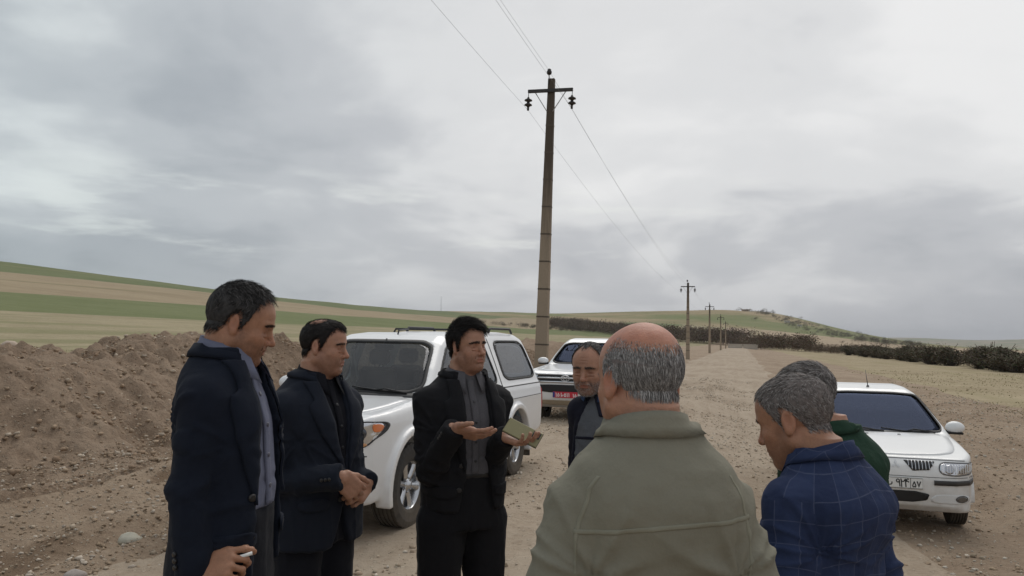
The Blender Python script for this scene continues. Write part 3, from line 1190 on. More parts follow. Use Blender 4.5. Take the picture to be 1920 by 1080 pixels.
def scatter_all():
    rs = np.random.RandomState(11)
    # gravel on and beside the track, thinning with distance
    n = 30000
    s = 2.0 + 38 * rs.rand(n) ** 1.7
    t = -7.4 + 9.6 * rs.rand(n)
    clump = vnoise(np.stack([s / 1.1, t / 0.8, s * 0], -1), 7) + 0.5 * vnoise(np.stack([s / 6, t / 0.5, s * 0], -1), 8)
    ok = clump > -0.25 + 0.5 * rs.rand(n)
    s, t = s[ok], t[ok]
    X, Y = XY(s, t)
    sz = 0.006 + 0.017 * rs.rand(len(s)) ** 4 + 0.0005 * s * rs.rand(len(s))
    scatter('gravel', X, Y, sz, [(0.45, 0.38, 0.295), (0.39, 0.315, 0.23), (0.54, 0.48, 0.40), (0.37, 0.29, 0.215), (0.43, 0.355, 0.27)], 1, zfun=lambda x, y: ground_z(x, y) + 0.012)
    n = 15000
    s = 3.5 + 16 * rs.rand(n) ** 1.4
    t = -8.0 + 4.2 * rs.rand(n)
    X, Y = XY(s, t)
    sz = 0.005 + 0.018 * rs.rand(n) ** 5 + 0.0005 * s * rs.rand(n)
    scatter('gravel', X, Y, sz, [(0.40, 0.33, 0.25), (0.33, 0.25, 0.175), (0.46, 0.40, 0.33), (0.30, 0.225, 0.155)], 4)
    # right of the track
    n = 14000
    s = 4.0 + 34 * rs.rand(n) ** 1.5
    t = 1.4 + 7.5 * rs.rand(n)
    X, Y = XY(s, t)
    sz = 0.007 + 0.024 * rs.rand(n) ** 5 + 0.0005 * s * rs.rand(n)
    scatter('rubble', X, Y, sz, [(0.40, 0.33, 0.25), (0.34, 0.26, 0.18), (0.48, 0.43, 0.36), (0.32, 0.24, 0.165)], 2)
    # clods and pale stones on the bank
    n = 26000
    s = 3 + 36 * rs.rand(n) ** 1.2
    t = -15.0 + 8.0 * rs.rand(n)
    X, Y = XY(s, t)
    sz = 0.010 + 0.036 * rs.rand(n) ** 6 + 0.0006 * s * rs.rand(n)
    scatter('earth_clods', X, Y, sz, [(0.33, 0.245, 0.17), (0.30, 0.215, 0.148), (0.36, 0.275, 0.195), (0.44, 0.37, 0.29)], 3, flatten=0.7)


scatter_all()


def stones():
    """the single stones that stand out"""
    rs = np.random.RandomState(5)
    spec = [  # x, y, size, colour, label
        ((-3.03, 6.55), 0.082, (0.44, 0.42, 0.345), 'large pale rounded boulder on the ground left of the man in the navy suit'),
        ((-3.70, 7.55), 0.045, (0.48, 0.38, 0.28), 'small upright tan stone behind the large pale rounded boulder'),
        ((-3.38, 8.6), 0.05, (0.56, 0.50, 0.42), 'pale stone at the wheel rut below the earth bank'),
        ((-2.96, 5.6), 0.06, (0.36, 0.32, 0.29), 'grey stone in front of the large pale rounded boulder'),
        ((-8.15, 14.5), 0.13, (0.52, 0.46, 0.40), 'whitish rock high on the slope of the earth bank'),
        ((-8.35, 13.4), 0.16, (0.47, 0.38, 0.30), 'broad buff rock lying half buried on the earth bank'),
        ((-8.55, 10.9), 0.11, (0.52, 0.46, 0.40), 'flat pale rock low on the earth bank at the picture edge'),
        ((3.55, 5.8), 0.075, (0.52, 0.47, 0.40), 'pale flat stone on the soil in front of the white saloon'),
        ((4.35, 5.6), 0.07, (0.44, 0.38, 0.32), 'rough grey stone lower right of the white saloon'),
        ((1.02, 9.6), 0.05, (0.30, 0.21, 0.14), 'dark clod lying on the track beside the pickup rear wheel'),
        ((0.55, 6.3), 0.06, (0.33, 0.24, 0.16), 'brown clod on the track in front of the green gold phone'),
    ]
    for (x, y), sz, col, lab in spec:
        P = []
        n = 14
        F = []
        for i in range(n // 2 + 1):
            th = math.pi * i / (n // 2)
            for k in range(n):
                ph = 2 * math.pi * k / n
                P.append((math.sin(th) * math.cos(ph), math.sin(th) * math.sin(ph), math.cos(th)))
        for i in range(n // 2):
            for k in range(n):
                F.append((i * n + k, (i + 1) * n + k, (i + 1) * n + (k + 1) % n, i * n + (k + 1) % n))
        P = np.array(P)
        sd = rs.randint(1000)
        r = 1 + 0.22 * vnoise(P * 1.3 + sd, 1) + 0.10 * vnoise(P * 3.1 + sd, 2)
        P = P * r[:, None] * np.array([1.15, 0.85, 0.66]) * sz
        a = rs.rand() * 6
        P = P @ np.array([[math.cos(a), math.sin(a), 0], [-math.sin(a), math.cos(a), 0], [0, 0, 1]])
        m = mat('stone_%d' % sd, col, 0.9, var=0.25, vscale=14, bump=0.6, bscale=30, bdist=0.01)
        o = mesh_obj('stone', P, F, m, cat='stone', label=lab)
        o.location = (x, y, float(ground_z(x, y)) + sz * 0.36)


stones()

# ------------------------------------------------------------------ bushes and the far belt of trees
M_TWIG = mat('bare_twigs', (0.085, 0.062, 0.045), 0.9, var=0.25, vscale=3)
M_LEAF = mat('dull_leaves', None, 0.8, var=0.25, vscale=2, attr='Col', spec=0.2)


def shrub_mesh(seed, nleaf=900, nstem=26, wide=1.0, leaf=1.0):
    """unit-height shrub: leaf faces through an uneven crown; returns crown (V,F,col), stems MB"""
    rs = np.random.RandomState(seed)
    lobes = []
    for _ in range(9):
        a = rs.rand() * 6.283
        rr = 0.45 * rs.rand() ** 0.6 * wide
        lobes.append((rr * math.cos(a), rr * math.sin(a), 0.28 + 0.45 * rs.rand() * (1 - rr * .6), 0.16 + 0.16 * rs.rand()))
    V, F, Cc = [], [], []
    for _ in range(nleaf):
        x, y, z, r = lobes[rs.randint(len(lobes))]
        d = rs.randn(3)
        d /= np.linalg.norm(d)
        p = np.array([x, y, z]) + d * r * (0.35 + 0.75 * rs.rand()) * np.array([1, 1, 0.9])
        if p[2] < 0.03:
            p[2] = 0.03 + 0.1 * rs.rand()
        u = rs.randn(3)
        u /= np.linalg.norm(u)
        w = np.cross(u, rs.randn(3))
        w /= np.linalg.norm(w)
        L, W = (0.035 + 0.035 * rs.rand()) * leaf, (0.012 + 0.02 * rs.rand()) * leaf
        n = len(V)
        V += [p - u * L, p + w * W, p + u * L, p - w * W]
        F.append((n, n + 1, n + 2, n + 3))
        g = rs.rand()
        c = np.array([0.098, 0.084, 0.058]) * (1 - g) + np.array([0.135, 0.104, 0.078]) * g
        if rs.rand() < 0.25:
            c = np.array([0.095, 0.105, 0.058])
        c = c * (0.7 + 0.6 * rs.rand())
        Cc += [(*c, 1)] * 4
    mb = MB()
    for _ in range(nstem):
        x, y, z, r = lobes[rs.randint(len(lobes))]
        e = np.array([x, y, z]) + rs.randn(3) * r * 0.8
        e[2] = min(max(e[2], 0.3), 1.05)
        b = np.array([x * .15 + .03 * rs.randn(), y * .15 + .03 * rs.randn(), -0.02])
        mid = (b + e) / 2 + rs.randn(3) * 0.05
        mb.tube([b, mid, e, e + (e - mid) * .12 + rs.randn(3) * .02], [0.016, 0.010, 0.006, 0.002], 4, caps=False)
    return (np.array(V), F, np.array(Cc)), mb


def bushes():
    protos = []
    for k in range(3):
        (V, F, Cc), mb = shrub_mesh(100 + k, 2200, 40, 1.15, 0.75)
        root = empty('bush', (0, 0, 0), 0, '', 'bush')
        mb.build('stem', M_TWIG, root)
        mesh_obj('crown', V, F, M_LEAF, root, smooth=False, attrs={'Col': Cc})
        protos.append(root)
    rs = np.random.RandomState(3)
    used = set()
    labs = {}
    spots = []
    s = 72.0
    while s < 190:
        spots.append((s, 23.6 + 1.1 * rs.randn()))
        s += 2.2 + s * 0.012 + 1.5 * rs.rand()
    for i, (s, t) in enumerate(spots):
        k = rs.randint(3)
        src = protos[k]
        if k in used:
            o = src.copy()
            COL.objects.link(o)
            for ch in src.children:
                c = ch.copy()
                COL.objects.link(c)
                c.parent = o
        else:
            o = src
            used.add(k)
        x, y = XY(s, t)
        h = 1.9 + 1.1 * rs.rand()
        o.location = (x, y, float(ground_z(x, y)) - 0.05)
        o.rotation_euler = (0, 0, rs.rand() * 6.28)
        w = h * (1.25 + 0.45 * rs.rand())
        o.scale = (w, w, h)
        words = ('first', 'second', 'third', 'fourth', 'fifth', 'sixth', 'seventh', 'eighth', 'ninth', 'tenth', 'eleventh', 'twelfth')
        if i < 12:
            lab = '%s olive brown bush of the pasture hedgerow, counted from its right-hand end' % words[i]
        else:
            lab = 'small olive brown bush in the farther, closely merged stretch of the pasture hedgerow'
        tag(o, lab, 'bush', 'bushes of the hedgerow beyond the pasture')


bushes()


def treeline():
    """far belt of leafless trees that reads as one mass"""
    rs = np.random.RandomState(8)
    protos = [shrub_mesh(200 + k, 300, 0, 0.9, 0.72)[0] for k in range(5)]
    path = [(900, -190), (760, -150), (650, -90), (590, -45), (520, -20), (470, 0), (400, 5), (330, 9), (270, 13), (225, 18), (190, 22), (150, 25.5), (70, 26.5), (48, 27)]
    P = resample(path, 640, closed=False)
    V, F, Cc = [], [], []
    n0 = 0
    for (s, t) in P:
        reps = 2 if s > 420 else 1
        for _ in range(reps):
            d = 30 if s > 480 else (10 if s > 250 else 2.0)
            ss, ttt = s + d * rs.randn(), t + 0.35 * d * rs.randn()
            if ss > 200 and -5 < ttt < 1.5 and ss < 400:
                continue
            x, y = XY(ss, ttt)
            z = float(ground_z(x, y))
            h = (8.0 + 5.5 * rs.rand()) if s > 480 else (4.2 + 2.6 * rs.rand() if s > 230 else 2.0 + 1.3 * rs.rand())
            v, f, c = protos[rs.randint(5)]
            w = h * (0.9 + 0.5 * rs.rand())
            a = rs.rand() * 6.28
            ca, sa = math.cos(a), math.sin(a)
            vv = np.stack([(v[:, 0] * ca - v[:, 1] * sa) * w + x, (v[:, 0] * sa + v[:, 1] * ca) * w + y, v[:, 2] * h + z - 0.3], 1)
            V.append(vv)
            F.append(np.array(f) + n0)
            cc = c.copy()
            cc[:, :3] = cc[:, :3] * np.array([1.10, 0.93, 0.95]) * (0.8 + 0.3 * rs.rand())
            Cc.append(cc)
            n0 += len(v)
    mesh_obj('treeline', np.vstack(V), np.vstack(F), M_LEAF, smooth=False, attrs={'Col': np.vstack(Cc)}, kind='stuff')
    # scattered scrub on the far slope, left of the pole
    V, F, Cc = [], [], []
    n0 = 0
    for _ in range(60):
        s, t = 560 + 160 * rs.rand(), -195 + 70 * rs.rand()
        x, y = XY(s, t)
        h = 2.0 + 3 * rs.rand()
        v, f, c = protos[rs.randint(5)]
        V.append(v * np.array([h * 1.2, h * 1.2, h]) + np.array([x, y, float(ground_z(x, y)) - 0.2]))
        F.append(np.array(f) + n0)
        Cc.append(c)
        n0 += len(v)
    mesh_obj('scrub', np.vstack(V), np.vstack(F), M_LEAF, smooth=False, attrs={'Col': np.vstack(Cc)}, kind='stuff')
    # dark trees straggling down the far hill's right shoulder
    V, F, Cc = [], [], []
    n0 = 0
    for _ in range(170):
        u = rs.rand()
        az = 16.5 + 10.5 * u + rs.randn() * 0.4
        r = 1500 - 550 * u + rs.randn() * 90
        x, y = r * math.sin(R(az)), r * math.cos(R(az))
        h = 4.5 + 5 * rs.rand()
        v, f, c = protos[rs.randint(5)]
        V.append(v * np.array([h * 1.3, h * 1.3, h]) + np.array([x, y, float(ground_z(x, y)) - 0.4]))
        F.append(np.array(f) + n0)
        Cc.append(c)
        n0 += len(v)
    mesh_obj('hillside_trees', np.vstack(V), np.vstack(F), M_LEAF, smooth=False, attrs={'Col': np.vstack(Cc)}, kind='stuff')


treeline()


def grass():
    """thin dry grass on the pasture and behind the bank"""
    rs = np.random.RandomState(21)
    n = 16000
    s = np.concatenate([14 + 60 * rs.rand(n // 2) ** 1.4, 8 + 40 * rs.rand(n // 2)])
    t = np.concatenate([7.8 + 16 * rs.rand(n // 2), -30 + 14.5 * rs.rand(n // 2)])
    ok = vnoise(np.stack([s / 2.4, t / 1.4, s * 0], -1), 14) + 0.5 * rs.rand(n) > 0.05
    s, t = s[ok], t[ok]
    n = len(s)
    X, Y = XY(s, t)
    Z = ground_z(X, Y) - 0.01
    h = 0.03 + 0.06 * rs.rand(n)
    a = rs.rand(n) * 6.283
    w = 0.02 + 0.03 * rs.rand(n)
    lean = 0.06 * rs.randn(n, 2)
    b = np.stack([X, Y, Z], 1)
    dx = np.stack([np.cos(a) * w, np.sin(a) * w, a * 0], 1)
    tip = b + np.stack([lean[:, 0], lean[:, 1], h], 1)
    V = np.stack([b - dx, b + dx, tip], 1).reshape(-1, 3)
    F = np.arange(n * 3).reshape(-1, 3)
    c = np.array([(0.42, 0.35, 0.22), (0.38, 0.32, 0.19), (0.32, 0.28, 0.16)])[rs.randint(0, 3, n)]
    c4 = np.repeat(np.concatenate([c, np.ones((n, 1))], 1), 3, 0)
    mesh_obj('dry_grass', V, F, M_LEAF, smooth=False, attrs={'Col': c4}, kind='stuff')


grass()

# ------------------------------------------------------------------ power line
def pole_mat():
    m, N, b, out = principled('pole_concrete')
    tc = N.n('ShaderNodeTexCoord').outputs['Object']
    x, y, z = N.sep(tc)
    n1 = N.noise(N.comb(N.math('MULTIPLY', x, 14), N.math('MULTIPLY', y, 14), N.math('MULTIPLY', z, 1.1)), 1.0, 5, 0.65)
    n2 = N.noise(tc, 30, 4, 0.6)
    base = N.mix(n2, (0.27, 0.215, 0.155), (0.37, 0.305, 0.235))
    # backlit shade of the upper shaft put into the base colour, in ragged streaks
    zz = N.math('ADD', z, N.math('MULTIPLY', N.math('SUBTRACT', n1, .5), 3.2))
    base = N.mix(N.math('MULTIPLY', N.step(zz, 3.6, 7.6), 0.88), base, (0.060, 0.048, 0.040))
    N.put(b.inputs['Base Color'], base)
    b.inputs['Roughness'].default_value = 0.92
    b.inputs['Specular IOR Level'].default_value = 0.2
    N.put(b.inputs['Normal'], N.bump(n2, 0.4, 0.006))
    return m


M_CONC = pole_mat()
M_STEEL = mat('dark_steel', (0.040, 0.036, 0.034), 0.6, var=0.2, metal=0.2)
M_INS = mat('brown_porcelain', (0.018, 0.013, 0.012), 0.3, var=0.1)
M_WIRE = mat('wire', (0.14, 0.14, 0.15), 0.5, metal=0.4, var=0.05)


def pole(x, y, H, label, lean=(0, 0), arm=1.35, detail=True, z0=None):
    zb = float(ground_z(x, y)) - 0.1 if z0 is None else z0
    root = empty('power_pole', (x, y, zb), -R(16), label, 'pole', 'power poles along the track')
    root.rotation_euler = (lean[0], lean[1], -R(16))
    w0, w1 = 0.19, 0.095
    nseg = 10 if detail else 3
    mb = MB()
    # tapered shaft with recessed bays between ladder bars
    zs = np.linspace(0, H, 40 if detail else 6)
    for i in range(len(zs) - 1):
        za, zc = zs[i], zs[i + 1]
        wa, wb = w0 + (w1 - w0) * za / H, w0 + (w1 - w0) * zc / H
        n = len(mb.V)
        mb.V += [(-wa, -wa * .72, za), (wa, -wa * .72, za), (wa, wa * .72, za), (-wa, wa * .72, za), (-wb, -wb * .72, zc), (wb, -wb * .72, zc), (wb, wb * .72, zc), (-wb, wb * .72, zc)]
        mb.F += [(n, n + 1, n + 5, n + 4), (n + 1, n + 2, n + 6, n + 5), (n + 2, n + 3, n + 7, n + 6), (n + 3, n, n + 4, n + 7)]
    n = len(mb.V)
    mb.F.append((n - 4, n - 3, n - 2, n - 1))
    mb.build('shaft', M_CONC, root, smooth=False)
    if detail:
        for k in range(nseg):
            z = 0.9 + k * (H - 1.5) / nseg
            w = w0 + (w1 - w0) * z / H
            b = MB()
            b.box((0, 0, z), (w + 0.006, w * .72 + 0.006, 0.022))
            b.build('step_notch', M_STEEL if False else mat('notch_concrete', (0.10, 0.08, 0.062), 0.95, var=0.2), root, smooth=False)
    za = H - 0.38
    b = MB()
    b.box((0, -w1 * .72 - 0.045, za), (arm / 2, 0.04, 0.045))
    b.build('crossarm', M_STEEL, root, smooth=False)
    for sx in (-1, 1):
        b = MB()
        b.tube([(sx * arm * .34, -w1 * .72 - 0.02, za - .04), (sx * w1 * .9, -w1 * .72 - 0.02, za - 0.62)], 0.014, 6)
        b.build('brace', mat('galvanised', (0.42, 0.42, 0.43), 0.5, metal=0.5, var=0.1), root)
        b = MB()
        x0 = sx * (arm / 2 - 0.015)
        y0 = -w1 * .72 - 0.045
        b.tube([(x0, y0, za), (x0, y0, za - 0.17)], 0.010, 6)
        prof = [(0.0, 0.0), (0.03, -0.02), (0.045, -0.06), (0.115, -0.10), (0.125, -0.13), (0.05, -0.16), (0.045, -0.20), (0.115, -0.24), (0.125, -0.27), (0.05, -0.30), (0.035, -0.34), (0.035, -0.42), (0.0, -0.43)]
        b.lathe([(r * .95, h - 0.15 + za) for r, h in prof[::-1]], 16, c=(x0, y0, 0))
        b.build('insulator', M_INS, root)
    b = MB()
    b.tube([(-0.06, -w1 * .72 - .02, H - 0.2), (-0.06, -w1 * .72 - .02, H + 0.16)], 0.014, 6)
    b.lathe([(0.0, H + 0.10), (0.05, H + 0.11), (0.075, H + 0.15), (0.078, H + 0.20), (0.055, H + 0.225), (0.06, H + 0.25), (0.04, H + 0.28), (0.0, H + 0.29)], 16, c=(-0.06, -w1 * .72 - .02, 0))
    b.build('pin_insulator', M_INS, root)
    bpy.context.view_layer.update()
    Mw = root.matrix_world
    y0 = -w1 * .72 - 0.045
    return [Mw @ Vector((-(arm / 2 - .015), y0, za - 0.56)), Mw @ Vector((-0.06, y0, H + 0.22)), Mw @ Vector((arm / 2 - .015, y0, za - 0.56))]


def power_line():
    p1 = pole(0.86, 23.3, 9.55, 'tall tapered concrete power pole rising behind the pickups with crossarm and insulators', lean=(0, R(1.3)))
    x2, y2 = 17.2, 78
    p2 = pole(x2, y2, 7.5, 'second power pole on the left edge of the track, right of the bald man', z0=0.0)
    p3 = pole(31.7, 128, 7.9, 'thin third power pole farther along the track, right of the second one', detail=False)
    p4 = pole(45.5, 174, 7.6, 'fourth and very small power pole near the end of the track', detail=False)
    p5 = pole(60.5, 226, 7.6, 'fifth power pole, smallest and last before the end of the track', detail=False)
    p0 = [p1[i] + (p1[i] - p2[i]) * 0.80 + Vector((0.0, 0, 1.2)) for i in range(3)]
    sides = ['left', 'top', 'right']
    P = [p0, p1, p2, p3, p4, p5]
    for i in range(3):
        pts = []
        for a in range(len(P) - 1):
            A, B = P[a][i], P[a + 1][i]
            L = (B - A).length
            n = 24
            for k in range(n + (a == len(P) - 2)):
                u = k / n
                q = A.lerp(B, u)
                q.z -= 4 * u * (1 - u) * (0.012 * L)
                pts.append(q)
        b = MB()
        b.tube([tuple(q) for q in pts], 0.0032, 5)
        lab = ['overhead wire strung from the left insulators of the power poles', 'overhead wire carried on the pole tops between the other two wires', 'overhead wire strung from the right insulators of the power poles'][i]
        b.build('overhead_wire', M_WIRE, cat='wire', label=lab, group='overhead wires of the power line')


power_line()


def far_things():
    # low concrete parapet where the track ends
    M = mat('pale_concrete', (0.46, 0.41, 0.35), 0.9, var=0.15, vscale=1.0)
    x, y = XY(262, 0.6)
    z = float(ground_z(x, y))
    root = empty('concrete_parapet', (x, y, z), -R(16), 'low pale concrete parapet across the far end of the track', 'parapet')
    for sx, L in ((-2.3, 2.2), (2.3, 2.2)):
        b = MB()
        b.box((sx, 0, 0.45), (L, 0.2, 0.75), bev=0.04)
        b.build('wall_block', M, root, smooth=False)
    b = MB()
    b.box((0, 0, 1.27), (4.6, 0.27, 0.07), bev=0.02)
    b.build('coping', M, root, smooth=False)
    # thin lattice mast on the skyline
    s_, t_ = 1000, -430
    x, y = XY(s_, t_)
    z = float(ground_z(x, y))
    dist = math.hypot(x, y)
    X = -132 / 1500 * 1090
    x, y = X * 1.0, 1085.0
    z = float(ground_z(x, y))
    root = empty('radio_mast', (x, y, z - 0.5), 0, 'thin grey mast standing on the left skyline above the white pickup', 'mast')
    b = MB()
    for k in range(3):
        a = k * 2.094
        b.tube([(0.5 * math.cos(a), 0.5 * math.sin(a), 0), (0.12 * math.cos(a), 0.12 * math.sin(a), 22)], 0.10, 5)
    for k in range(12):
        zz = 0.5 + k * 1.8
        r = 0.5 - 0.38 * zz / 22
        q = [(r * math.cos(j * 2.094), r * math.sin(j * 2.094), zz) for j in (0, 1, 2, 0)]
        b.tube(q, 0.05, 4)
    b.build('lattice', mat('mast_steel', (0.33, 0.34, 0.36), 0.6, metal=0.3, var=0.05), root)
    # a few farm houses on the far hill
    W = mat('plaster', (0.60, 0.56, 0.50), 0.9, var=0.1)
    B = mat('mud_brick', (0.33, 0.25, 0.18), 0.95, var=0.15)
    D = mat('dark_opening', (0.04, 0.04, 0.045), 0.8, var=0.05)
    hs = [(19.0, 1330, 9, 3.6, W, 'small whitewashed farm house on the far hill, highest of the far houses'), (19.8, 1290, 7, 3.2, W, 'small whitewashed shed just right of the farm house on the far hill'),
          (16.3, 1560, 14, 4.0, B, 'flat mud brick house on the crest of the far hill'), (2.4, 690, 10, 3.6, B, 'mud coloured farm building among the scrub just left of the tall pole')]
    for az, r, w, h, m, lab in hs:
        x, y = r * math.sin(R(az)), r * math.cos(R(az))
        z = float(ground_z(x, y))
        root = empty('farm_house', (x, y, z - 0.5), -R(az), lab, 'house')
        b = MB()
        b.box((0, 0, h / 2), (w / 2, 3, h / 2))
        b.build('wall', m, root, smooth=False)
        b = MB()
        b.box((0, 0, h + 0.15), (w / 2 + .3, 3.3, .15))
        b.build('roof', B, root, smooth=False)
        for k in (-1, 1):
            b = MB()
            b.box((k * w * .25, -3.01, h * .55), (0.5, 0.05, 0.6))
            b.build('window', D, root, smooth=False)
        b = MB()
        b.box((0, -3.01, h * .3), (0.55, 0.05, 1.0))
        b.build('door', D, root, smooth=False)


far_things()

# ------------------------------------------------------------------ people
def rot(yaw=0, pitch=0, roll=0):
    """head or limb rotation: yaw about z, pitch about x (positive = face down), roll about y"""
    return np.array((Matrix.Rotation(R(yaw), 3, 'Z') @ Matrix.Rotation(R(-pitch), 3, 'X') @ Matrix.Rotation(R(roll), 3, 'Y')))


def head_prims(h):
    """(op, prim, k) list in the head frame: +Y face, +Z up, origin between the ears"""
    w = h.get('wide', 1.0)
    fat = h.get('fat', 0.0)
    P = []
    a = lambda p, k=0.02: P.append(('+', p, k))
    s = lambda p, k=0.01: P.append(('-', p, k))
    a(ell((0, -0.014, 0.044), (0.076 * w, 0.097, 0.087)), 0.0)
    a(ell((0, 0.030, 0.050), (0.066 * w, 0.060, 0.062)), 0.03)
    a(ell((0, 0.028, -0.022), (0.063 * w + fat, 0.062, 0.082)), 0.03)
    for sx in (-1, 1):
        a(cap((sx * (0.055 * w + fat), 0.005, -0.045), (sx * 0.022, 0.070, -0.086), 0.020, 0.016), 0.03)
        a(ell((sx * 0.043 * w, 0.060, -0.014), (0.022, 0.022, 0.019)), 0.022)      # cheek bone
        a(ell((sx * 0.034, 0.066, -0.046), (0.022, 0.020, 0.024)), 0.022)          # cheek
    a(ell((0, 0.074, -0.086), (0.024, 0.020, 0.017)), 0.02)                        # chin
    if fat:
        a(ell((0, 0.035, -0.088), (0.040, 0.045, 0.026)), 0.03)
    # brow
    for sx in (-1, 1):
        a(cap((sx * 0.012, 0.0855, 0.036), (sx * 0.046, 0.072, 0.034), 0.0085, 0.008), 0.016)
        s(ell((sx * 0.032, 0.099, 0.015), (0.019, 0.016, 0.0120)), 0.014)          # eye socket
    for sx in (-1, 1):
        a(ell((sx * 0.0325, 0.0735, 0.0145), (0.0160, 0.0130, 0.0120)), 0.004)     # lids over the eyeball
        el = h.get('slit', 0.0105)
        s(cap((sx * 0.0225, 0.0885, el), (sx * 0.0425, 0.0855, el - 0.0005), 0.0034, 0.0028), 0.002)
    nl = h.get('nose', 1.0)
    a(cap((0, 0.084, 0.026), (0, 0.084 + 0.024 * nl, -0.014), 0.0085, 0.0105), 0.012)
    a(ell((0, 0.084 + 0.025 * nl, -0.019), (0.0115, 0.0125, 0.010)), 0.008)
    for sx in (-1, 1):
        a(ell((sx * 0.0125, 0.096, -0.022), (0.0085, 0.012, 0.0085)), 0.006)
    a(ell((0, 0.082, -0.050), (0.030, 0.018, 0.022)), 0.016)                        # muzzle
    a(cap((-0.017, 0.0945, -0.0475), (0.017, 0.0945, -0.0475), 0.0050), 0.006)      # upper lip
    a(cap((-0.014, 0.0930, -0.0590), (0.014, 0.0930, -0.0590), 0.0062), 0.006)      # lower lip
    s(cap((-0.023, 0.1010, -0.0530), (0.023, 0.1010, -0.0530), 0.0030), 0.004)      # mouth line
    s(ell((0, 0.099, -0.070), (0.018, 0.006, 0.005)), 0.008)
    if h.get('moustache'):
        a(cap((-0.024, 0.0935, -0.041), (0.024, 0.0935, -0.041), 0.0065), 0.006)
    ag = h.get('age', 0.5)
    for sx in (-1, 1):
        s(cap((sx * 0.0175, 0.0985, -0.020), (sx * 0.0335, 0.084, -0.056), 0.0022, 0.0030), 0.007 * ag + .004)   # fold from nose to mouth
        a(ell((sx * 0.030, 0.0835, -0.0015), (0.012, 0.005, 0.0045)), 0.006)                                    # bag below the eye
        s(cap((sx * 0.020, 0.092, -0.0075), (sx * 0.044, 0.080, -0.006), 0.0016), 0.006)
    if ag > 0.7:
        for zf in (0.058, 0.070, 0.082):
            s(cap((-0.030, 0.0965 - (zf - .058) * .45, zf), (0.030, 0.0965 - (zf - .058) * .45, zf), 0.0016), 0.006)
        for zf, yy in ((-0.060, -0.066), (-0.078, -0.060)):                                                      # creases of the nape
            for sx in (-1, 1):
                s(cap((0, yy - .004, zf), (sx * 0.040, yy + .022, zf - .004), 0.0030), 0.008)
    # ears
    for sx in (-1, 1):
        M = rot(0, 0, 0)
        M = np.array(Matrix.Rotation(sx * R(-24), 3, 'Z') @ Matrix.Rotation(R(10), 3, 'X'))
        t = np.array((sx * (0.0765 * w + fat * .5), -0.012, 0.006))
        ear = ell((0, 0, 0), (0.0075, 0.0185, 0.0320)).xf(M, t)
        a(ear, 0.006)
        a(ell((sx * -0.001, 0.004, -0.026), (0.0065, 0.010, 0.011)).xf(M, t), 0.008)
        s(ell((sx * 0.008, 0.003, 0.003), (0.0060, 0.0105, 0.0190)).xf(M, t), 0.004)
        a(cap((sx * 0.004, 0.016, -0.004), (sx * 0.003, 0.010, 0.010), 0.0035), 0.004) if False else None
    return P


def hand_prims(right, curl, thumb=(35, 20, 15), tspread=40, flat=1.0):
    """hand frame: X towards the thumb, Y along the fingers, Z out of the back of the hand"""
    P = []
    sx = 1
    P.append((cap((0, -0.008, 0), (0, 0.012, 0), 0.0255, 0.026), 0.0))
    P.append((rbox((0.002, 0.052, 0.0), (0.041, 0.046, 0.0135), 0.0125), 0.018))
    P.append((ell((0.024, 0.035, -0.010), (0.020, 0.030, 0.014)), 0.012))
    roots = ((0.031, 0.094, 0), (0.0105, 0.099, 0.002), (-0.0105, 0.096, 0.001), (-0.030, 0.088, -0.001))
    lens = (0.073, 0.081, 0.075, 0.060)
    rad = (0.0092, 0.0095, 0.0090, 0.0080)
    spread = (5, 1.5, -2, -7)
    for i in range(4):
        p = np.array(roots[i], float)
        P.append((cap((p[0] * .75, 0.03, 0), p, 0.0105, rad[i] * 1.12), 0.010))
        ang = 0
        for j, fr in enumerate((0.46, 0.30, 0.24)):
            ang += curl[i][j]
            d = np.array([math.sin(R(spread[i])), math.cos(R(ang)), -math.sin(R(ang))])
            q = p + d * lens[i] * fr
            r0 = rad[i] * (1.0 - 0.09 * j)
            P.append((cap(p, q, r0, r0 * 0.92), 0.004))
            P.append((ell(q, (r0 * .98,) * 3), 0.003))
            p = q
    p = np.array([0.026, 0.020, -0.006])
    dirs = []
    a0, a1, a2 = thumb
    base = np.array([math.sin(R(tspread)), math.cos(R(tspread)), 0])
    ang = 0
    for j, (L, r) in enumerate(((0.046, 0.0130), (0.034, 0.0108), (0.028, 0.0098))):
        ang += thumb[j]
        bend = tspread - (0, 12, 22)[j]
        d = np.array([math.sin(R(bend)) * math.cos(R(ang)), math.cos(R(bend)), -math.sin(R(ang)) * math.sin(R(max(bend, 25)))])
        d /= np.linalg.norm(d)
        q = p + d * L
        P.append((cap(p, q, r, r * .90), 0.006))
        p = q
    return P


def hand_frame(d, n, right):
    """columns X thumb, Y fingers, Z back; d = fingers, n = where the palm faces"""
    d = np.array(d, float)
    d /= np.linalg.norm(d)
    n = np.array(n, float)
    n -= d * (n @ d)
    n /= np.linalg.norm(n)
    x = np.cross(d, n) if right else np.cross(n, d)
    return np.stack([x, d, -n], 1)


TORSO = [(0.80, 0, 0.005, 0.172, 0.122), (0.92, 0, 0.0, 0.176, 0.124), (1.02, 0, 0.0, 0.166, 0.116), (1.12, 0, 0.0, 0.160, 0.112), (1.22, 0, -0.002, 0.166, 0.116),
         (1.31, 0, -0.004, 0.172, 0.120), (1.370, 0, -0.012, 0.168, 0.110), (1.405, 0, -0.018, 0.156, 0.096), (1.440, 0, -0.022, 0.136, 0.083), (1.470, 0, -0.024, 0.110, 0.074), (1.498, 0, -0.022, 0.085, 0.067), (1.522, 0, -0.020, 0.068, 0.062), (1.545, 0, -0.018, 0.060, 0.059)]


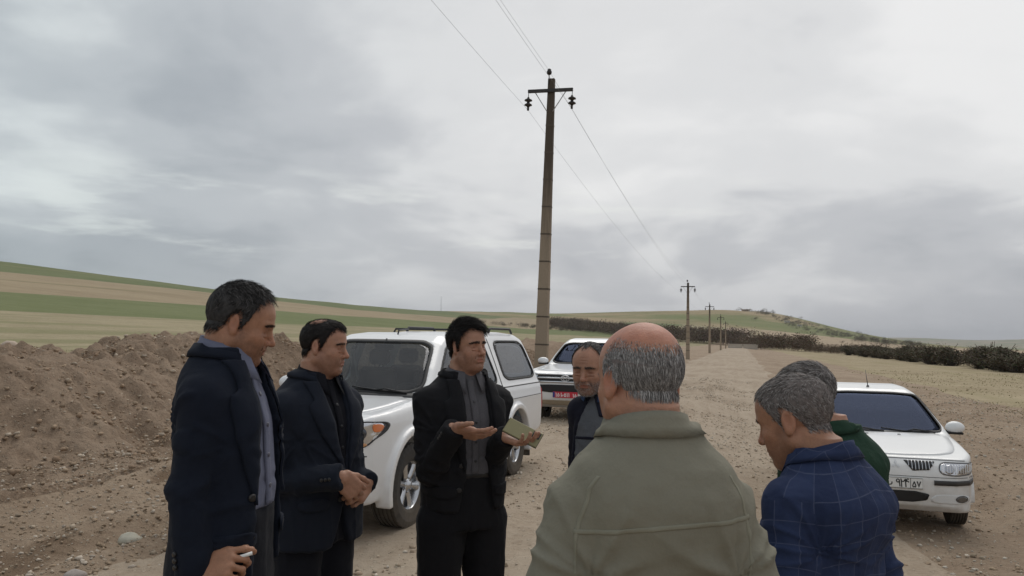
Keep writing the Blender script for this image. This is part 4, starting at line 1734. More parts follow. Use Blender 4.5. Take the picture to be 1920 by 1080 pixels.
def torso_tab(grow, belly=0.0, wide=0.0, hem=None, top=None, lean=0.0, hunch=0.0, flare=0.0, square=0.0, thin=0.0):
    T = []
    for z, cx, cy, rx, ry in TORSO:
        b = belly * math.exp(-((z - 1.10) / 0.14) ** 2)
        fl = flare * max(0, (1.05 - z) / 0.2)
        hs = math.exp(-((z - 1.37) / 0.10) ** 2)
        gr = grow * (1.0 if z < 1.45 else (0.7 if z < 1.50 else 0.4))
        cyy = cy + b * .55 + lean * (z - 0.9) - hunch * hs * .6
        sq = square * math.exp(-((z - 1.40) / 0.035) ** 2)
        T.append([z, cx, cyy, rx + gr + wide * (1 if z < 1.44 else .4) + b * .35 + fl + sq, ry + gr + b * .5 + fl * .7 + hunch * hs * .5 - thin * min(1, max(0, (1.47 - z) / .08))])
    if hem is not None:
        T = [t for t in T if t[0] > hem + 0.01]
        z0 = T[0]
        T = [[hem, *z0[1:]]] + T
    if top is not None:
        T = [t for t in T if t[0] < top - 0.004]
        T = T + [[top, *T[-1][1:]]]
    return T


class Person:
    def __init__(s, loc, heading, height, label, head, arms, lean=0.0, belly=0.0, wide=0.0, hunch=0.0, neck=(0, 0.012), sho=0.170, hscale=1.0, hdrop=0.0, thin=0.0, shz=0.0, neckr=1.0, cr=1.0):
        s.neckr, s.cr = neckr, cr
        s.thin = thin
        s.S = height / (1.732 - hdrop)
        s.lean, s.belly, s.wide, s.hunch = lean, belly, wide, hunch
        s.label = label
        s.heading = heading
        z = float(ground_z(loc[0], loc[1], True)) if len(loc) < 3 else loc[2]
        s.loc = (loc[0], loc[1], z)
        s.head = head
        s.arms = arms
        s.hs = hscale
        s.HM = rot(head.get('yaw', 0), head.get('pitch', 0), head.get('roll', 0)) * hscale
        hp = head.get('pitch', 0)
        s.nb = np.array([neck[0], -0.022 + lean * 0.57, 1.478])
        up = np.array([neck[0] * .5, neck[1] + 0.030 * math.sin(R(hp)), 0.102 - hdrop + 0.135 * (1 - hscale)])
        s.HC = s.nb + up + s.HM @ np.array([0, 0.018, 0.02]) - np.array([0, 0, 0.002])
        s.sh = {sd: np.array([(sho + wide * .9) * (1 if sd == 'R' else -1), -0.012 + lean * 0.5, 1.378 + shz]) for sd in 'LR'}
        s.root = None

    def H(s, p):
        return s.HM @ np.array(p, float) + s.HC

    # -------------------------------------------------- body
    def body(s, skin, colfn):
        A = s.arms
        hx = [s.HC[0] - 0.115, s.HC[0] + 0.115]
        hy = [s.HC[1] - 0.135, s.HC[1] + 0.145]
        fx, fy, fz = [tuple(hx)], [tuple(hy)], [(s.HC[2] - 0.15, s.HC[2] + 0.15)]
        for sd in 'LR':
            if A[sd].get('hand') is not None:
                c = np.array(A[sd]['w']) + A[sd]['F'][:, 1] * 0.08
                fx.append((c[0] - .105, c[0] + .105))
                fy.append((c[1] - .105, c[1] + .105))
                fz.append((c[2] - .105, c[2] + .105))
        hf = 0.0026
        allp = np.array([np.array(A[sd][k]) for sd in 'LR' for k in ('e', 'w')])
        lo = np.minimum(allp.min(0) - .24, (-.30, -.26, -0.0))
        hi = np.maximum(allp.max(0) + .24, (.30, .26, 1.85))
        lo[2] = -0.03
        hi[2] = s.HC[2] + .17
        v = Vol(axis(lo[0], hi[0], .014, fx, hf), axis(lo[1], hi[1], .014, fy, hf), axis(lo[2], hi[2], .014, fz, hf))
        v.add(loft(torso_tab(-0.032, s.belly, s.wide, hem=0.88, lean=s.lean, hunch=s.hunch, thin=s.thin)), 0.0)
        v.add(cap(s.nb - np.array([0, 0.004, 0.03]), s.H((0, -0.022, -0.030)), 0.060 * s.neckr, (0.058 + s.head.get('fat', 0) * .6) * min(s.neckr, 1.06) * min(1, s.hs + .06)), 0.03)
        v.add(cap(s.nb + np.array([0, 0.02, 0.0]), s.H((0, 0.022, -0.055)), 0.045, 0.046), 0.03)
        v.add(ell(s.H((0, 0.030, -0.108)) * .6 + s.nb * .4, (.011, .012, .016)), 0.02)
        for sx in (-1, 1):
            hp, kn, an = np.array([sx * .085, 0, .90]), np.array([sx * .095, .015, .49]), np.array([sx * .10, -.01, .09])
            v.add(cap(hp, kn, .080, .055), .03)
            v.add(cap(kn, an, .052, .036), .02)
            v.add(cap(an - (0, 0, .03), an + np.array([sx * .02, .12, -.055]), .030, .020), .01)
        for sd in 'LR':
            a = A[sd]
            v.add(cap(s.sh[sd], a['e'], .040, .036), .03)
            v.add(cap(a['e'], a['w'], .037, .026), .015)
        for op, p, k in head_prims(s.head):
            q = p.xf(s.HM, s.HC)
            (v.add if op == '+' else v.sub)(q, k, m=0.035)
        for sd in 'LR':
            a = A[sd]
            if a.get('hand') is None:
                v.add(ell(np.array(a['w']) + (0, 0.01, -.07), (.022, .035, .075)), .02)
                continue
            hv = hand_prims(sd == 'R', a['hand'], a.get('thumb', (25, 15, 15)), a.get('tspread', 40))
            for p, k in hv:
                v.add(p.xf(a['F'], a['w']), k, m=0.012)
        V, F = v.mesh()
        # drop stray islands is not needed: everything is joined
        V = relax(V, F, 1, 0.35)
        Nn = vnormals(V, F)
        L = (V - s.HC) @ np.linalg.inv(s.HM).T
        col = colfn(L, V, s)
        s.V, s.F, s.N, s.Lh = V, F, Nn, L
        s.root = mesh_obj('person', V * s.S, F, skin, attrs={'Col': col}, cat='person', label=s.label)
        s.root.location = s.loc
        s.root.rotation_euler = (0, 0, R(s.heading - 90))
        s.vol = v
        return s.root

    def world(s, p):
        a = R(s.heading - 90)
        p = np.array(p, float) * s.S
        return (s.loc[0] + math.cos(a) * p[0] - math.sin(a) * p[1], s.loc[1] + math.sin(a) * p[0] + math.cos(a) * p[1], s.loc[2] + p[2])

    def part(s, name, V, F, m, parent=None, **kw):
        return mesh_obj(name, np.asarray(V) * s.S, F, m, parent or s.root, **kw)

    # -------------------------------------------------- eyes, brows
    def face_bits(s, brow=(0.02, 0.016, 0.013), thick=0.0042, look=(0, -0.3), iris=(0.05, 0.03, 0.02)):
        Mw = mat('eye_white', (0.42, 0.36, 0.32), 0.25, var=0.05)
        Mi = mat('iris_%s' % str(iris), iris, 0.15, var=0)
        for sx in (-1, 1):
            b = MB()
            c = np.array((sx * 0.0325, 0.0722, 0.0125))
            prof = [(0.0114 * math.sin(R(t)), -0.0114 * math.cos(R(t))) for t in range(0, 181, 20)]
            b.lathe(prof, 14)
            V = np.array(b.V) + c
            # almond opening: keep only the front lens of the ball
            o = s.part('eye', V @ s.HM.T + s.HC, b.F, Mw)
            b = MB()
            d = np.array([look[0], 1.0, look[1]])
            d /= np.linalg.norm(d)
            q = c + d * 0.0096
            b.lathe([(0.0, 0.0026), (0.003, 0.0023), (0.0052, 0.0008), (0.0054, -0.001)][::-1], 12)
            zax = np.array((0, 0, 1.0))
            x = np.cross(zax, d)
            x /= np.linalg.norm(x)
            y = np.cross(d, x)
            V = np.array(b.V) @ np.stack([x, y, d], 1).T + q
            s.part('iris', V @ s.HM.T + s.HC, b.F, Mi, parent=o)
            # brow of short hairs along the ridge
            rs = np.random.RandomState(3 + sx)
            VV, FF = [], []
            n = 150
            inv = np.linalg.inv(s.HM)
            sel = (np.abs(s.Lh[:, 0] * sx - 0.030) < 0.024) & (s.Lh[:, 1] > 0.055) & (np.abs(s.Lh[:, 2] - (0.036 - 0.006 * np.clip((s.Lh[:, 0] * sx - 0.030) / 0.02, 0, 1))) < thick * (1.15 - 0.5 * np.clip((s.Lh[:, 0] * sx - 0.02) / 0.035, 0, 1)))
            ids = np.nonzero(sel)[0]
            if len(ids) == 0:
                continue
            for i in rs.choice(ids, n):
                p = s.V[i]
                nn = s.N[i]
                t = s.HM @ np.array([sx * 1.0, -0.25, 0.25 + 0.3 * rs.randn()])
                t = t / np.linalg.norm(t)
                t = t - nn * (t @ nn)
                w = np.cross(t, nn) * 0.0007
                e = p + t * 0.010 + nn * 0.0022
                k = len(VV)
                VV += [p + nn * .0002 - w, p + nn * .0002 + w, e]
                FF.append((k, k + 1, k + 2))
            s.part('eyebrow', VV, FF, mat('brow_%.3f_%.3f' % (brow[0], brow[1]), brow, 0.8, var=0.1))

    # -------------------------------------------------- hair
    def hair(s, mask, length, cols, n=6000, comb=None, cap_t=0.006, lift=0.35, width=0.0011, seed=1, clump=0.5, capcol=None, rough=0.6, capm=0.34):
        """mask(L) 0..1 over head-frame points, length(L), comb(L) direction in the head frame"""
        L, V, F, Nn = s.Lh, s.V, s.F, s.N
        rs = np.random.RandomState(seed)
        near = (np.abs(L[:, 0]) < 0.11) & (np.abs(L[:, 1]) < 0.13) & (L[:, 2] > -0.10)
        m = np.where(near, mask(L), 0)
        inv = np.linalg.inv(s.HM)
        # close-fitting base
        fm = m[F].min(1) > capm
        Fc = F[fm]
        ids, ren = np.unique(Fc, return_inverse=True)
        Fn = ren.reshape(Fc.shape)
        cl = 0.6 * vnoise(L[ids] / np.array([0.006, 0.012, 0.012]), seed) + 0.5 * vnoise(L[ids] / 0.015, seed + 1)
        off = cap_t * np.clip((m[ids] - .34) * 1.5, 0, 1) * (1 + clump * .55 * cl)
        Vc = V[ids] + Nn[ids] * (off[:, None] + 0.0006)
        Vc = relax(Vc, Fn, 1, 0.3)
        cc = np.array(cols)
        base = np.array(capcol) if capcol is not None else cc.mean(0) * 0.85
        kk = 1 + 0.35 * vnoise(L[ids] / np.array([0.003, 0.009, 0.009]), seed + 4)
        C1 = np.concatenate([base[None] * kk[:, None], np.ones((len(ids), 1))], 1)
        # strands
        tri = F[m[F].max(1) > 0.03]
        cen = V[tri].mean(1)
        area = np.linalg.norm(np.cross(V[tri[:, 2]] - V[tri[:, 0]], V[tri[:, 3]] - V[tri[:, 1]]), axis=1)
        w = area * m[tri].mean(1)
        pick = rs.choice(len(tri), n, p=w / w.sum())
        u, v = rs.rand(n, 1), rs.rand(n, 1)
        q = V[tri[pick]]
        p = (q[:, 0] * (1 - u) + q[:, 1] * u) * (1 - v) + (q[:, 3] * (1 - u) + q[:, 2] * u) * v
        nn = Nn[tri[pick]].mean(1)
        nn /= np.linalg.norm(nn, axis=1)[:, None]
        Lp = (p - s.HC) @ inv.T
        cd = comb(Lp) if comb is not None else np.tile([0, -0.3, -1.0], (n, 1))
        cd = cd + 0.22 * rs.randn(n, 3) + 0.30 * np.stack([vnoise(Lp / 0.012, seed + 7 + i) for i in range(3)], 1)
        cd = cd @ s.HM.T
        t = cd - nn * (cd * nn).sum(1)[:, None]
        t /= np.linalg.norm(t, axis=1)[:, None] + 1e-9
        ln = length(Lp) * (0.65 + 0.7 * rs.rand(n))
        mm_ = m[tri[pick]].mean(1)
        b0 = p + nn * (cap_t * 0.75 * np.clip((mm_ - .34) * 1.5, 0, 1))[:, None]
        lf = lift * (0.5 + rs.rand(n))[:, None]
        p1 = b0 + (t + nn * lf) * (ln * .5)[:, None]
        p2 = p1 + (t + nn * (lf * -0.15)) * (ln * .5)[:, None]
        side = np.cross(t, nn + 0.6 * rs.randn(n, 3))
        side /= np.linalg.norm(side, axis=1)[:, None] + 1e-9
        wd = width * (0.7 + 0.6 * rs.rand(n))[:, None]
        SV = np.stack([b0 - side * wd * .5, b0 + side * wd * .5, p1 - side * wd * .5, p1 + side * wd * .5, p2 - side * wd * .15, p2 + side * wd * .15], 1).reshape(-1, 3)
        k = (np.arange(n) * 6)[:, None]
        SF = np.concatenate([k + np.array([[0, 1, 3, 2]]), k + np.array([[2, 3, 5, 4]])])
        sc = cc[rs.randint(0, len(cc), n)] * (0.75 + 0.5 * rs.rand(n, 1))
        C2 = np.repeat(np.concatenate([sc, np.ones((n, 1))], 1), 6, 0)
        Vt = np.vstack([Vc, SV])
        Ft = np.vstack([Fn, SF + len(Vc)])
        mm = mat('hair_%.2f' % rough, None, rough, var=0.1, vscale=60, attr='Col', spec=0.10)
        return s.part('hair', Vt, Ft, mm, attrs={'Col': np.vstack([C1, C2])})

    # -------------------------------------------------- garments
    def sleeves(s, v, r, k=0.014, end=0.0, sides='LR', cuff=None):
        """r = radii at shoulder, elbow, wrist; stops 'end' metres short of the wrist"""
        for sd in sides:
            a = s.arms[sd]
            e, w = np.array(a['e'], float), np.array(a['w'], float)
            sh = s.sh[sd]
            d = (w - e)
            L = np.linalg.norm(d)
            w2 = e + d * (1 - end / L)
            v.add(ell(sh + np.array([0, 0, -0.008]), (r[0] * 1.0, r[0] * 1.02, r[0] * 0.98)), 0.035)
            mid = sh * .5 + e * .5
            v.add(cap(sh, mid, r[0], (r[0] + r[1]) * .5), 0.03)
            v.add(cap(mid, e, (r[0] + r[1]) * .5, r[1]), k)
            v.add(cap(e, w2, r[1], r[2]), k)
            # clean hem plane at the cuff
            dn = d / L
            far = w2 + dn * 0.05
            v.sub(Prim(lambda X, Y, Z, w2=w2, dn=dn: np.maximum(-((X - w2[0]) * dn[0] + (Y - w2[1]) * dn[1] + (Z - w2[2]) * dn[2]),
                                                                np.sqrt((X - far[0]) ** 2 + (Y - far[1]) ** 2 + (Z - far[2]) ** 2) - 0.085) if False else
                       np.maximum(-((X - w2[0]) * dn[0] + (Y - w2[1]) * dn[1] + (Z - w2[2]) * dn[2]),
                                  np.sqrt((X - w2[0]) ** 2 + (Y - w2[1]) ** 2 + (Z - w2[2]) ** 2) - r[2] * 1.7), w2 - .09, w2 + .09), 0.003)

    def grid(s, h=0.0075, zlo=0.05, zhi=1.60):
        allp = np.array([np.array(s.arms[sd][k]) for sd in 'LR' for k in ('e', 'w')])
        lo = np.minimum(allp.min(0) - .10, (-.36, -.30, zlo))
        hi = np.maximum(allp.max(0) + .10, (.36, .34, zhi))
        lo[2] = max(zlo, 0)
        hi[2] = zhi
        return Vol(*(np.arange(lo[i], hi[i] + h, h) for i in range(3)))

    def folds(s, V, F, amp=0.006, seed=1, elbow=1.0, drag=1.0, hang=1.0, N=None):
        """creases: rings round bent elbows, drag lines from the armpits, soft hanging folds"""
        Nn = vnormals(V, F) if N is None else N
        d = np.zeros(len(V))
        x, y, z = V.T

        def rg(P, sd):                       # sharp-crested ridges
            return np.clip(1 - 2.1 * np.abs(vnoise(P, sd)), 0, 1) ** 1.6
        ang = np.arctan2(y, x)
        wv = rg(np.stack([ang * 2.0 + z * .5, z * 1.3, z * 0], 1), seed) + 0.6 * rg(np.stack([ang * 4.2 + z * 3, z * 3.2, z * 0], 1), seed + 1) - .5
        d += hang * amp * wv * np.clip((1.38 - z) / 0.30, 0.12, 1)
        for sd in 'LR':
            a = s.arms[sd]
            sg = 1 if sd == 'R' else -1
            e, w, sh = np.array(a['e'], float), np.array(a['w'], float), s.sh[sd]
            for (A, B, side) in ((sh, e, 0), (e, w, 1)):
                D = B - A
                L = np.linalg.norm(D)
                D = D / L
                h = (V - A) @ D
                P = (V - A) - h[:, None] * D
                rad = np.linalg.norm(P, axis=1)
                on = np.clip((0.100 - rad) / 0.025, 0, 1) * ((h > -0.02) & (h < L + 0.03))
                q = (L - h) if side == 0 else h
                a1 = np.cross(D, [0, 1, 0.2])
                a1 /= np.linalg.norm(a1)
                th = np.arctan2(P @ np.cross(D, a1), P @ a1)
                ph = np.stack([h * 17 + 0.55 * np.sin(th * sg), th * 0.55, h * 0], 1)
                ph2 = np.stack([h * 30 - 0.8 * np.sin(th * sg), th * 0.9, h * 0], 1)
                near_e = np.exp(-(q / 0.12) ** 2)
                d += elbow * on * amp * (1.5 * near_e + 0.45) * (rg(ph, seed + 5) - .25)
                d += elbow * on * amp * 0.6 * (near_e + .25) * (rg(ph2, seed + 6) - .25)
            # drag lines fanning from the armpit
            ap = sh + np.array([0, 0, -0.12])
            rv = V - ap
            rr = np.linalg.norm(rv, axis=1)
            fan = np.arctan2(rv[:, 2], np.abs(rv[:, 0]) + 1e-6)
            d += drag * amp * 1.5 * (rg(np.stack([fan * 2.2, rr * 2.5, np.sign(y) * 2 + z * 0], 1), seed + 9) - .25) * np.exp(-((rr - 0.11) / 0.10) ** 2)
        # pull creases round the waist and slanting ones over the back
        d += drag * 0.9 * amp * (rg(np.stack([ang * 1.1 + z * 2, z * 15, z * 0], 1), seed + 12) - .25) * np.exp(-((z - 1.14) / 0.10) ** 2)
        d += drag * 0.9 * amp * (rg(np.stack([x * 5 + z * 6.5, z * 2.2 - x * 2, np.sign(y) * 3 + z * 0], 1), seed + 13) - .2) * np.clip((1.37 - z) / .12, 0, 1)
        d += amp * 0.35 * vnoise(V / 0.03, seed + 14)
        return V + Nn * d[:, None]

    def cloth_uv(s, V, gscale=1.0, slope=0.0):
        """along-the-cloth coordinates: torso wrap and each sleeve"""
        x, y, z = V.T
        U = np.stack([np.arctan2(x, -(y - s.lean * (z - .9))) * 0.185, z + slope * np.abs(x), np.zeros(len(V))], 1)
        for sd in 'LR':
            a = s.arms[sd]
            e, w, sh = np.array(a['e'], float), np.array(a['w'], float), s.sh[sd]
            sg = 1 if sd == 'R' else -1
            for (A, B, z0) in ((sh, e, 0.0), (e, w, np.linalg.norm(e - sh))):
                D = B - A
                L = np.linalg.norm(D)
                D = D / L
                h = (V - A) @ D
                P = (V - A) - h[:, None] * D
                rad = np.linalg.norm(P, axis=1)
                on = (rad < 0.082) & (h > 0.0) & (h < L + 0.06) & (x * sg > s.sh[sd][0] * sg - 0.055 - 0.3 * np.clip(1.36 - z, 0, .05))
                a1 = np.cross(D, [0, 1, 0])
                a1 /= np.linalg.norm(a1)
                a2 = np.cross(D, a1)
                th = np.arctan2(P @ a1 * sg, -(P @ a2) * sg)
                U[on] = np.stack([th * 0.06 + 0.4, -(h + z0) + 0.2, h * 0], 1)[on]
        return U

    def collar(s, m, zc=1.505, rin=(0.066, 0.066), h=0.040, fall=0.048, open_deg=22, tip=0.06, thick=0.003, name='collar', parent=None, cy=None, tilt=0.30, flare=0.020, uv=False, solid=None):
        """turned-down collar: stands round the neck, leaf falls outside, points in front"""
        cy = s.nb[1] + 0.004 if cy is None else cy
        rin = (rin[0] * s.cr, rin[1] * s.cr)
        n = 60
        th = np.linspace(R(open_deg), 2 * math.pi - R(open_deg), n)     # 0 = front
        rows = []
        fr = np.clip(np.cos(th), 0, 1)                                   # 1 in front
        for k, (dr, dz) in enumerate(((0.0, 0.0), (0.001, h * .5), (0.004, h), (0.009, h + .003), (0.013, h * .75), (0.013 + flare * .6, h - fall * .6), (0.013 + flare, h - fall))):
            ext = fr ** 3 * tip if k == 6 else (fr ** 3 * tip * .5 if k == 5 else 0)
            rx = rin[0] + dr + ext * .55
            ry = rin[1] + dr + ext * .75
            drop = tilt * 0.055 * (np.cos(th) + 1) + ext * 0.9
            rows.append(np.stack([s.nb[0] + rx * np.sin(th), cy + ry * np.cos(th), zc + dz - drop], 1))
        V = np.concatenate(rows)
        if solid is not None:
            for _ in range(6):
                for r, mg in ((4, .010), (5, .008), (6, .0055)):
                    q = V[r * n:(r + 1) * n]
                    dd = solid.sample(q)
                    V[r * n:(r + 1) * n] = q + solid.grad(q) * np.clip(mg - dd, 0, .03)[:, None]
        ctr = np.array([s.nb[0], cy, 0])
        def inner(r, k, up):
            q = V[r * n:(r + 1) * n].copy()
            w = q - ctr
            w[:, 2] = 0
            w /= np.linalg.norm(w, axis=1)[:, None]
            return q - w * k + np.array([0, 0, up])
        V = np.vstack([V, inner(6, thick, 0.001), inner(5, thick, 0.001), inner(4, thick * .8, 0)])
        F = []
        for r in range(len(rows) + 2):
            for i in range(n - 1):
                F.append((r * n + i, r * n + i + 1, (r + 1) * n + i + 1, (r + 1) * n + i))
        o = s.part(name, V, F, m, parent=parent, attrs={'cloth_uv': np.stack([V[:, 0], V[:, 1] + V[:, 2], V[:, 2]], 1)} if uv else None)
        return o

    def trousers(s, m, waist=1.085, grow=0.012, flat=0.0, stance=0.0):
        v = Vol(np.arange(-.30, .31, .012), np.arange(-.24, .25, .012), np.arange(0.03, waist + .03, .012))
        v.add(loft(torso_tab(grow * .3, s.belly * .5, s.wide * .6, hem=0.84, top=waist)), 0.0)
        for sx in (-1, 1):
            x0 = .092 + stance * .3
            hp, kn, an = np.array([sx * x0, 0.0, .87]), np.array([sx * (.098 + stance * .6), .015, .49]), np.array([sx * (.102 + stance), -.01, .06])
            v.add(cap(hp, kn, .098 + grow, .073 + grow), .012)
            v.add(cap(kn, an, .073 + grow, .062 + grow), .01)
        v.sub(Prim(lambda X, Y, Z: Z - 0.055 + 0 * X + 0 * Y, (-.5, -.5, -.1), (.5, .5, .06)), 0.002)
        V, F = v.mesh()
        V = s.folds(V, F, 0.005, 31, elbow=0, drag=0.4)
        ph = V[:, 2] * 60 + 2.5 * vnoise(V / 0.05, 3)
        V = V + vnormals(V, F) * (0.004 * np.sin(ph) * (np.exp(-((V[:, 2] - .50) / .10) ** 2) + np.exp(-((V[:, 2] - .13) / .08) ** 2)))[:, None]
        o = s.part('trousers', V, F, m)
        sm = mat('shoe_leather', (0.018, 0.015, 0.013), 0.4, var=0.1)
        for sx in (-1, 1):
            v = Vol(np.arange(-.02, .22, .008), np.arange(-.14, .24, .008), np.arange(-.02, .14, .008))
            x = .105 + stance
            v.add(cap((x, -.05, .055), (x + .012, .10, .040), .042, .036), .03)
            v.add(ell((x + .014, .145, .030), (.043, .06, .028)), .03)
            v.add(cap((x, -.055, .06), (x, -.05, .11), .042, .045), .02)
            v.add(rbox((x + .006, .04, .008), (.042, .16, .010), .008), .006)
            V, F = v.mesh()
            V[:, 0] *= sx
            if sx < 0:
                F = F[:, ::-1]
            s.part('shoe', V, F, sm)
        return o

    def belt(s, z=1.075, m=None):
        tab = torso_tab(0.006, s.belly * .75, s.wide, hem=0.85, lean=s.lean, thin=s.thin)
        v = Vol(np.arange(-.30, .31, .012), np.arange(-.26, .30, .012), np.arange(z - .06, z + .06, .006))
        v.add(loft(tab), 0)
        v.sub(Prim(lambda X, Y, Z: Z - (z - .018) + 0 * X + 0 * Y, (-.5, -.5, z - .1), (.5, .5, z - .018)), 0.002)
        v.sub(Prim(lambda X, Y, Z: (z + .018) - Z + 0 * X + 0 * Y, (-.5, -.5, z + .018), (.5, .5, z + .1)), 0.002)
        V, F = v.mesh()
        o = s.part('belt', V, F, m or mat('black_belt', (0.015, 0.014, 0.014), 0.35, var=0.05))
        return o


def skin_mat(name, base, rough=0.48):
    if name in MATS:
        return MATS[name]
    m, N, b, out = principled(name)
    tc = N.n('ShaderNodeTexCoord').outputs['Object']
    c = N.mix(1.0, N.attr('Col'), base, 'MULTIPLY')
    n1 = N.noise(tc, 45.0, 4, 0.6)
    n2 = N.noise(tc, 260.0, 3, 0.6)
    k = N.math('ADD', N.math('MULTIPLY', n1, 0.55), N.math('MULTIPLY_ADD', n2, 0.25, 0.60))
    c = N.mix(1.0, c, N.comb(k, N.math('MULTIPLY_ADD', k, 1.02, -0.02), N.math('MULTIPLY_ADD', k, 1.0, -0.01)), 'MULTIPLY')
    N.put(b.inputs['Base Color'], c)
    b.inputs['Roughness'].default_value = rough
    b.inputs['Specular IOR Level'].default_value = 0.35
    b.inputs['Subsurface Weight'].default_value = 0.12
    b.inputs['Subsurface Radius'].default_value = (0.012, 0.004, 0.002)
    b.inputs['Subsurface Scale'].default_value = 1.0
    N.put(b.inputs['Normal'], N.bump(N.math('ADD', N.math('MULTIPLY', n2, 0.6), n1), 0.40, 0.005))
    MATS[name] = m
    return m


def skin_col(stubble=(0.5, 0.5, 0.5), amt=0.4, bald=0.0, hairline=None, red=0.25, white_beard=0.0):
    """pigment over the head: lips, stubble, ruddy nose, cheeks and ears, tanned crown"""
    st = np.array(stubble)

    def fn(L, V, P):
        n = len(L)
        c = np.ones((n, 3))
        x, y, z = L.T
        head = (z > -0.16) & (np.abs(x) < .12) & (np.abs(y) < .16)
        g = lambda cx, cy, cz, r: np.exp(-(((np.abs(x) - cx) ** 2 + (y - cy) ** 2 + (z - cz) ** 2) / r ** 2))
        rd = np.clip(g(0, .108, -.015, .020) + .7 * g(.045, .065, -.02, .024) + .9 * g(.082, -.012, .006, .03), 0, 1) * red * head
        c *= 1 - rd[:, None] * np.array([0.02, 0.42, 0.45])
        lips = np.clip(g(0, .097, -.0475, .012) * (np.abs(x) < .022) + np.exp(-((z + .0535) / .0085) ** 2) * (np.abs(x) < .020) * (y > .085), 0, 1) * head
        c *= 1 - lips[:, None] * np.array([0.16, 0.42, 0.38]) * .75
        # beard area
        nz = 0.5 + 0.5 * vnoise(L / 0.006, 5)
        jaw = np.clip((-0.018 - z) / 0.022, 0, 1) * np.clip((y + 0.012) / 0.03, 0, 1)
        lipz = np.exp(-((z + .036) / .010) ** 2) * (y > .075) * (np.abs(x) < .034)
        side = np.clip((0.008 - z) / .02, 0, 1) * np.exp(-((y - .022) / .018) ** 2) * (np.abs(x) > .055)
        b = np.clip(np.maximum(np.maximum(jaw, lipz), side), 0, 1) * (1 - lips) * head * (z > -.13)
        b = b * amt * (0.65 + 0.5 * nz)
        b = np.clip(b, 0, 1)
        c = c * (1 - b[:, None]) + st[None] * b[:, None]
        if bald:
            top = np.clip((z - .06) / .03, 0, 1) * head
            c *= 1 - top[:, None] * bald * np.array([0.0, 0.26, 0.26])
        # darker, weathered lids
        ey = g(.0325, .080, .013, .015) * head
        c *= 1 - ey[:, None] * np.array([0.25, 0.32, 0.32])
        return np.concatenate([c, np.ones((n, 1))], 1)
    return fn


def hairline(front=0.088, temple=0.062, side=-0.006, ear=0.040, back=-0.050, recede=0.0):
    az = np.radians([0, 22, 42, 58, 70, 80, 88, 102, 116, 130, 180])
    zz = np.array([front, front + recede * .5, front - .004 + recede, temple + recede * .4, 0.020, side, ear, ear - .006, 0.0, back + .012, back])

    def fn(L, soft=0.020):
        a = np.abs(np.arctan2(L[:, 0], L[:, 1]))
        # front hairline needs height above the brow measured on the skull
        h = np.interp(a, az, zz)
        return np.clip((L[:, 2] - h) / soft + 0.25 * vnoise(L / 0.006, 3), 0, 1)
    return fn


def ik(sh, w, pole, a=0.292, b=0.262):
    sh, w, pole = (np.array(q, float) for q in (sh, w, pole))
    D = w - sh
    d = min(np.linalg.norm(D), (a + b) * 0.995)
    u = D / np.linalg.norm(D)
    x = (a * a - b * b + d * d) / (2 * d)
    h = math.sqrt(max(a * a - x * x, 0))
    pole = pole - u * (pole @ u)
    pole /= np.linalg.norm(pole)
    return sh + u * x + pole * h, sh + u * d


RELAX = ((18, 22, 15), (20, 26, 16), (24, 28, 18), (28, 30, 20))
OPEN = ((6, 8, 6), (4, 8, 6), (6, 10, 8), (10, 12, 10))
GRIP = ((48, 55, 30), (50, 58, 32), (52, 58, 34), (55, 56, 35))


def set_arms(p, spec):
    p.arms = {}
    for sd in 'LR':
        q = spec[sd]
        e, w = ik(p.sh[sd], q['w'], q.get('pole', (0.3 if sd == 'R' else -0.3, -1, -0.2)), q.get('a', .292), q.get('b', .262))
        A = dict(e=e, w=w, hand=q.get('hand'))
        if 'd' in q:
            A['F'] = hand_frame(q['d'], q['n'], sd == 'R')
        for k in ('thumb', 'tspread'):
            if k in q:
                A[k] = q[k]
        if A['hand'] is None:
            A['F'] = np.eye(3)
        p.arms[sd] = A


def hang(sd, out=0.27, fwd=0.03, z=0.865):
    sx = 1 if sd == 'R' else -1
    return dict(w=(sx * out, fwd, z), pole=(sx * .35, -1, 0), hand=None)


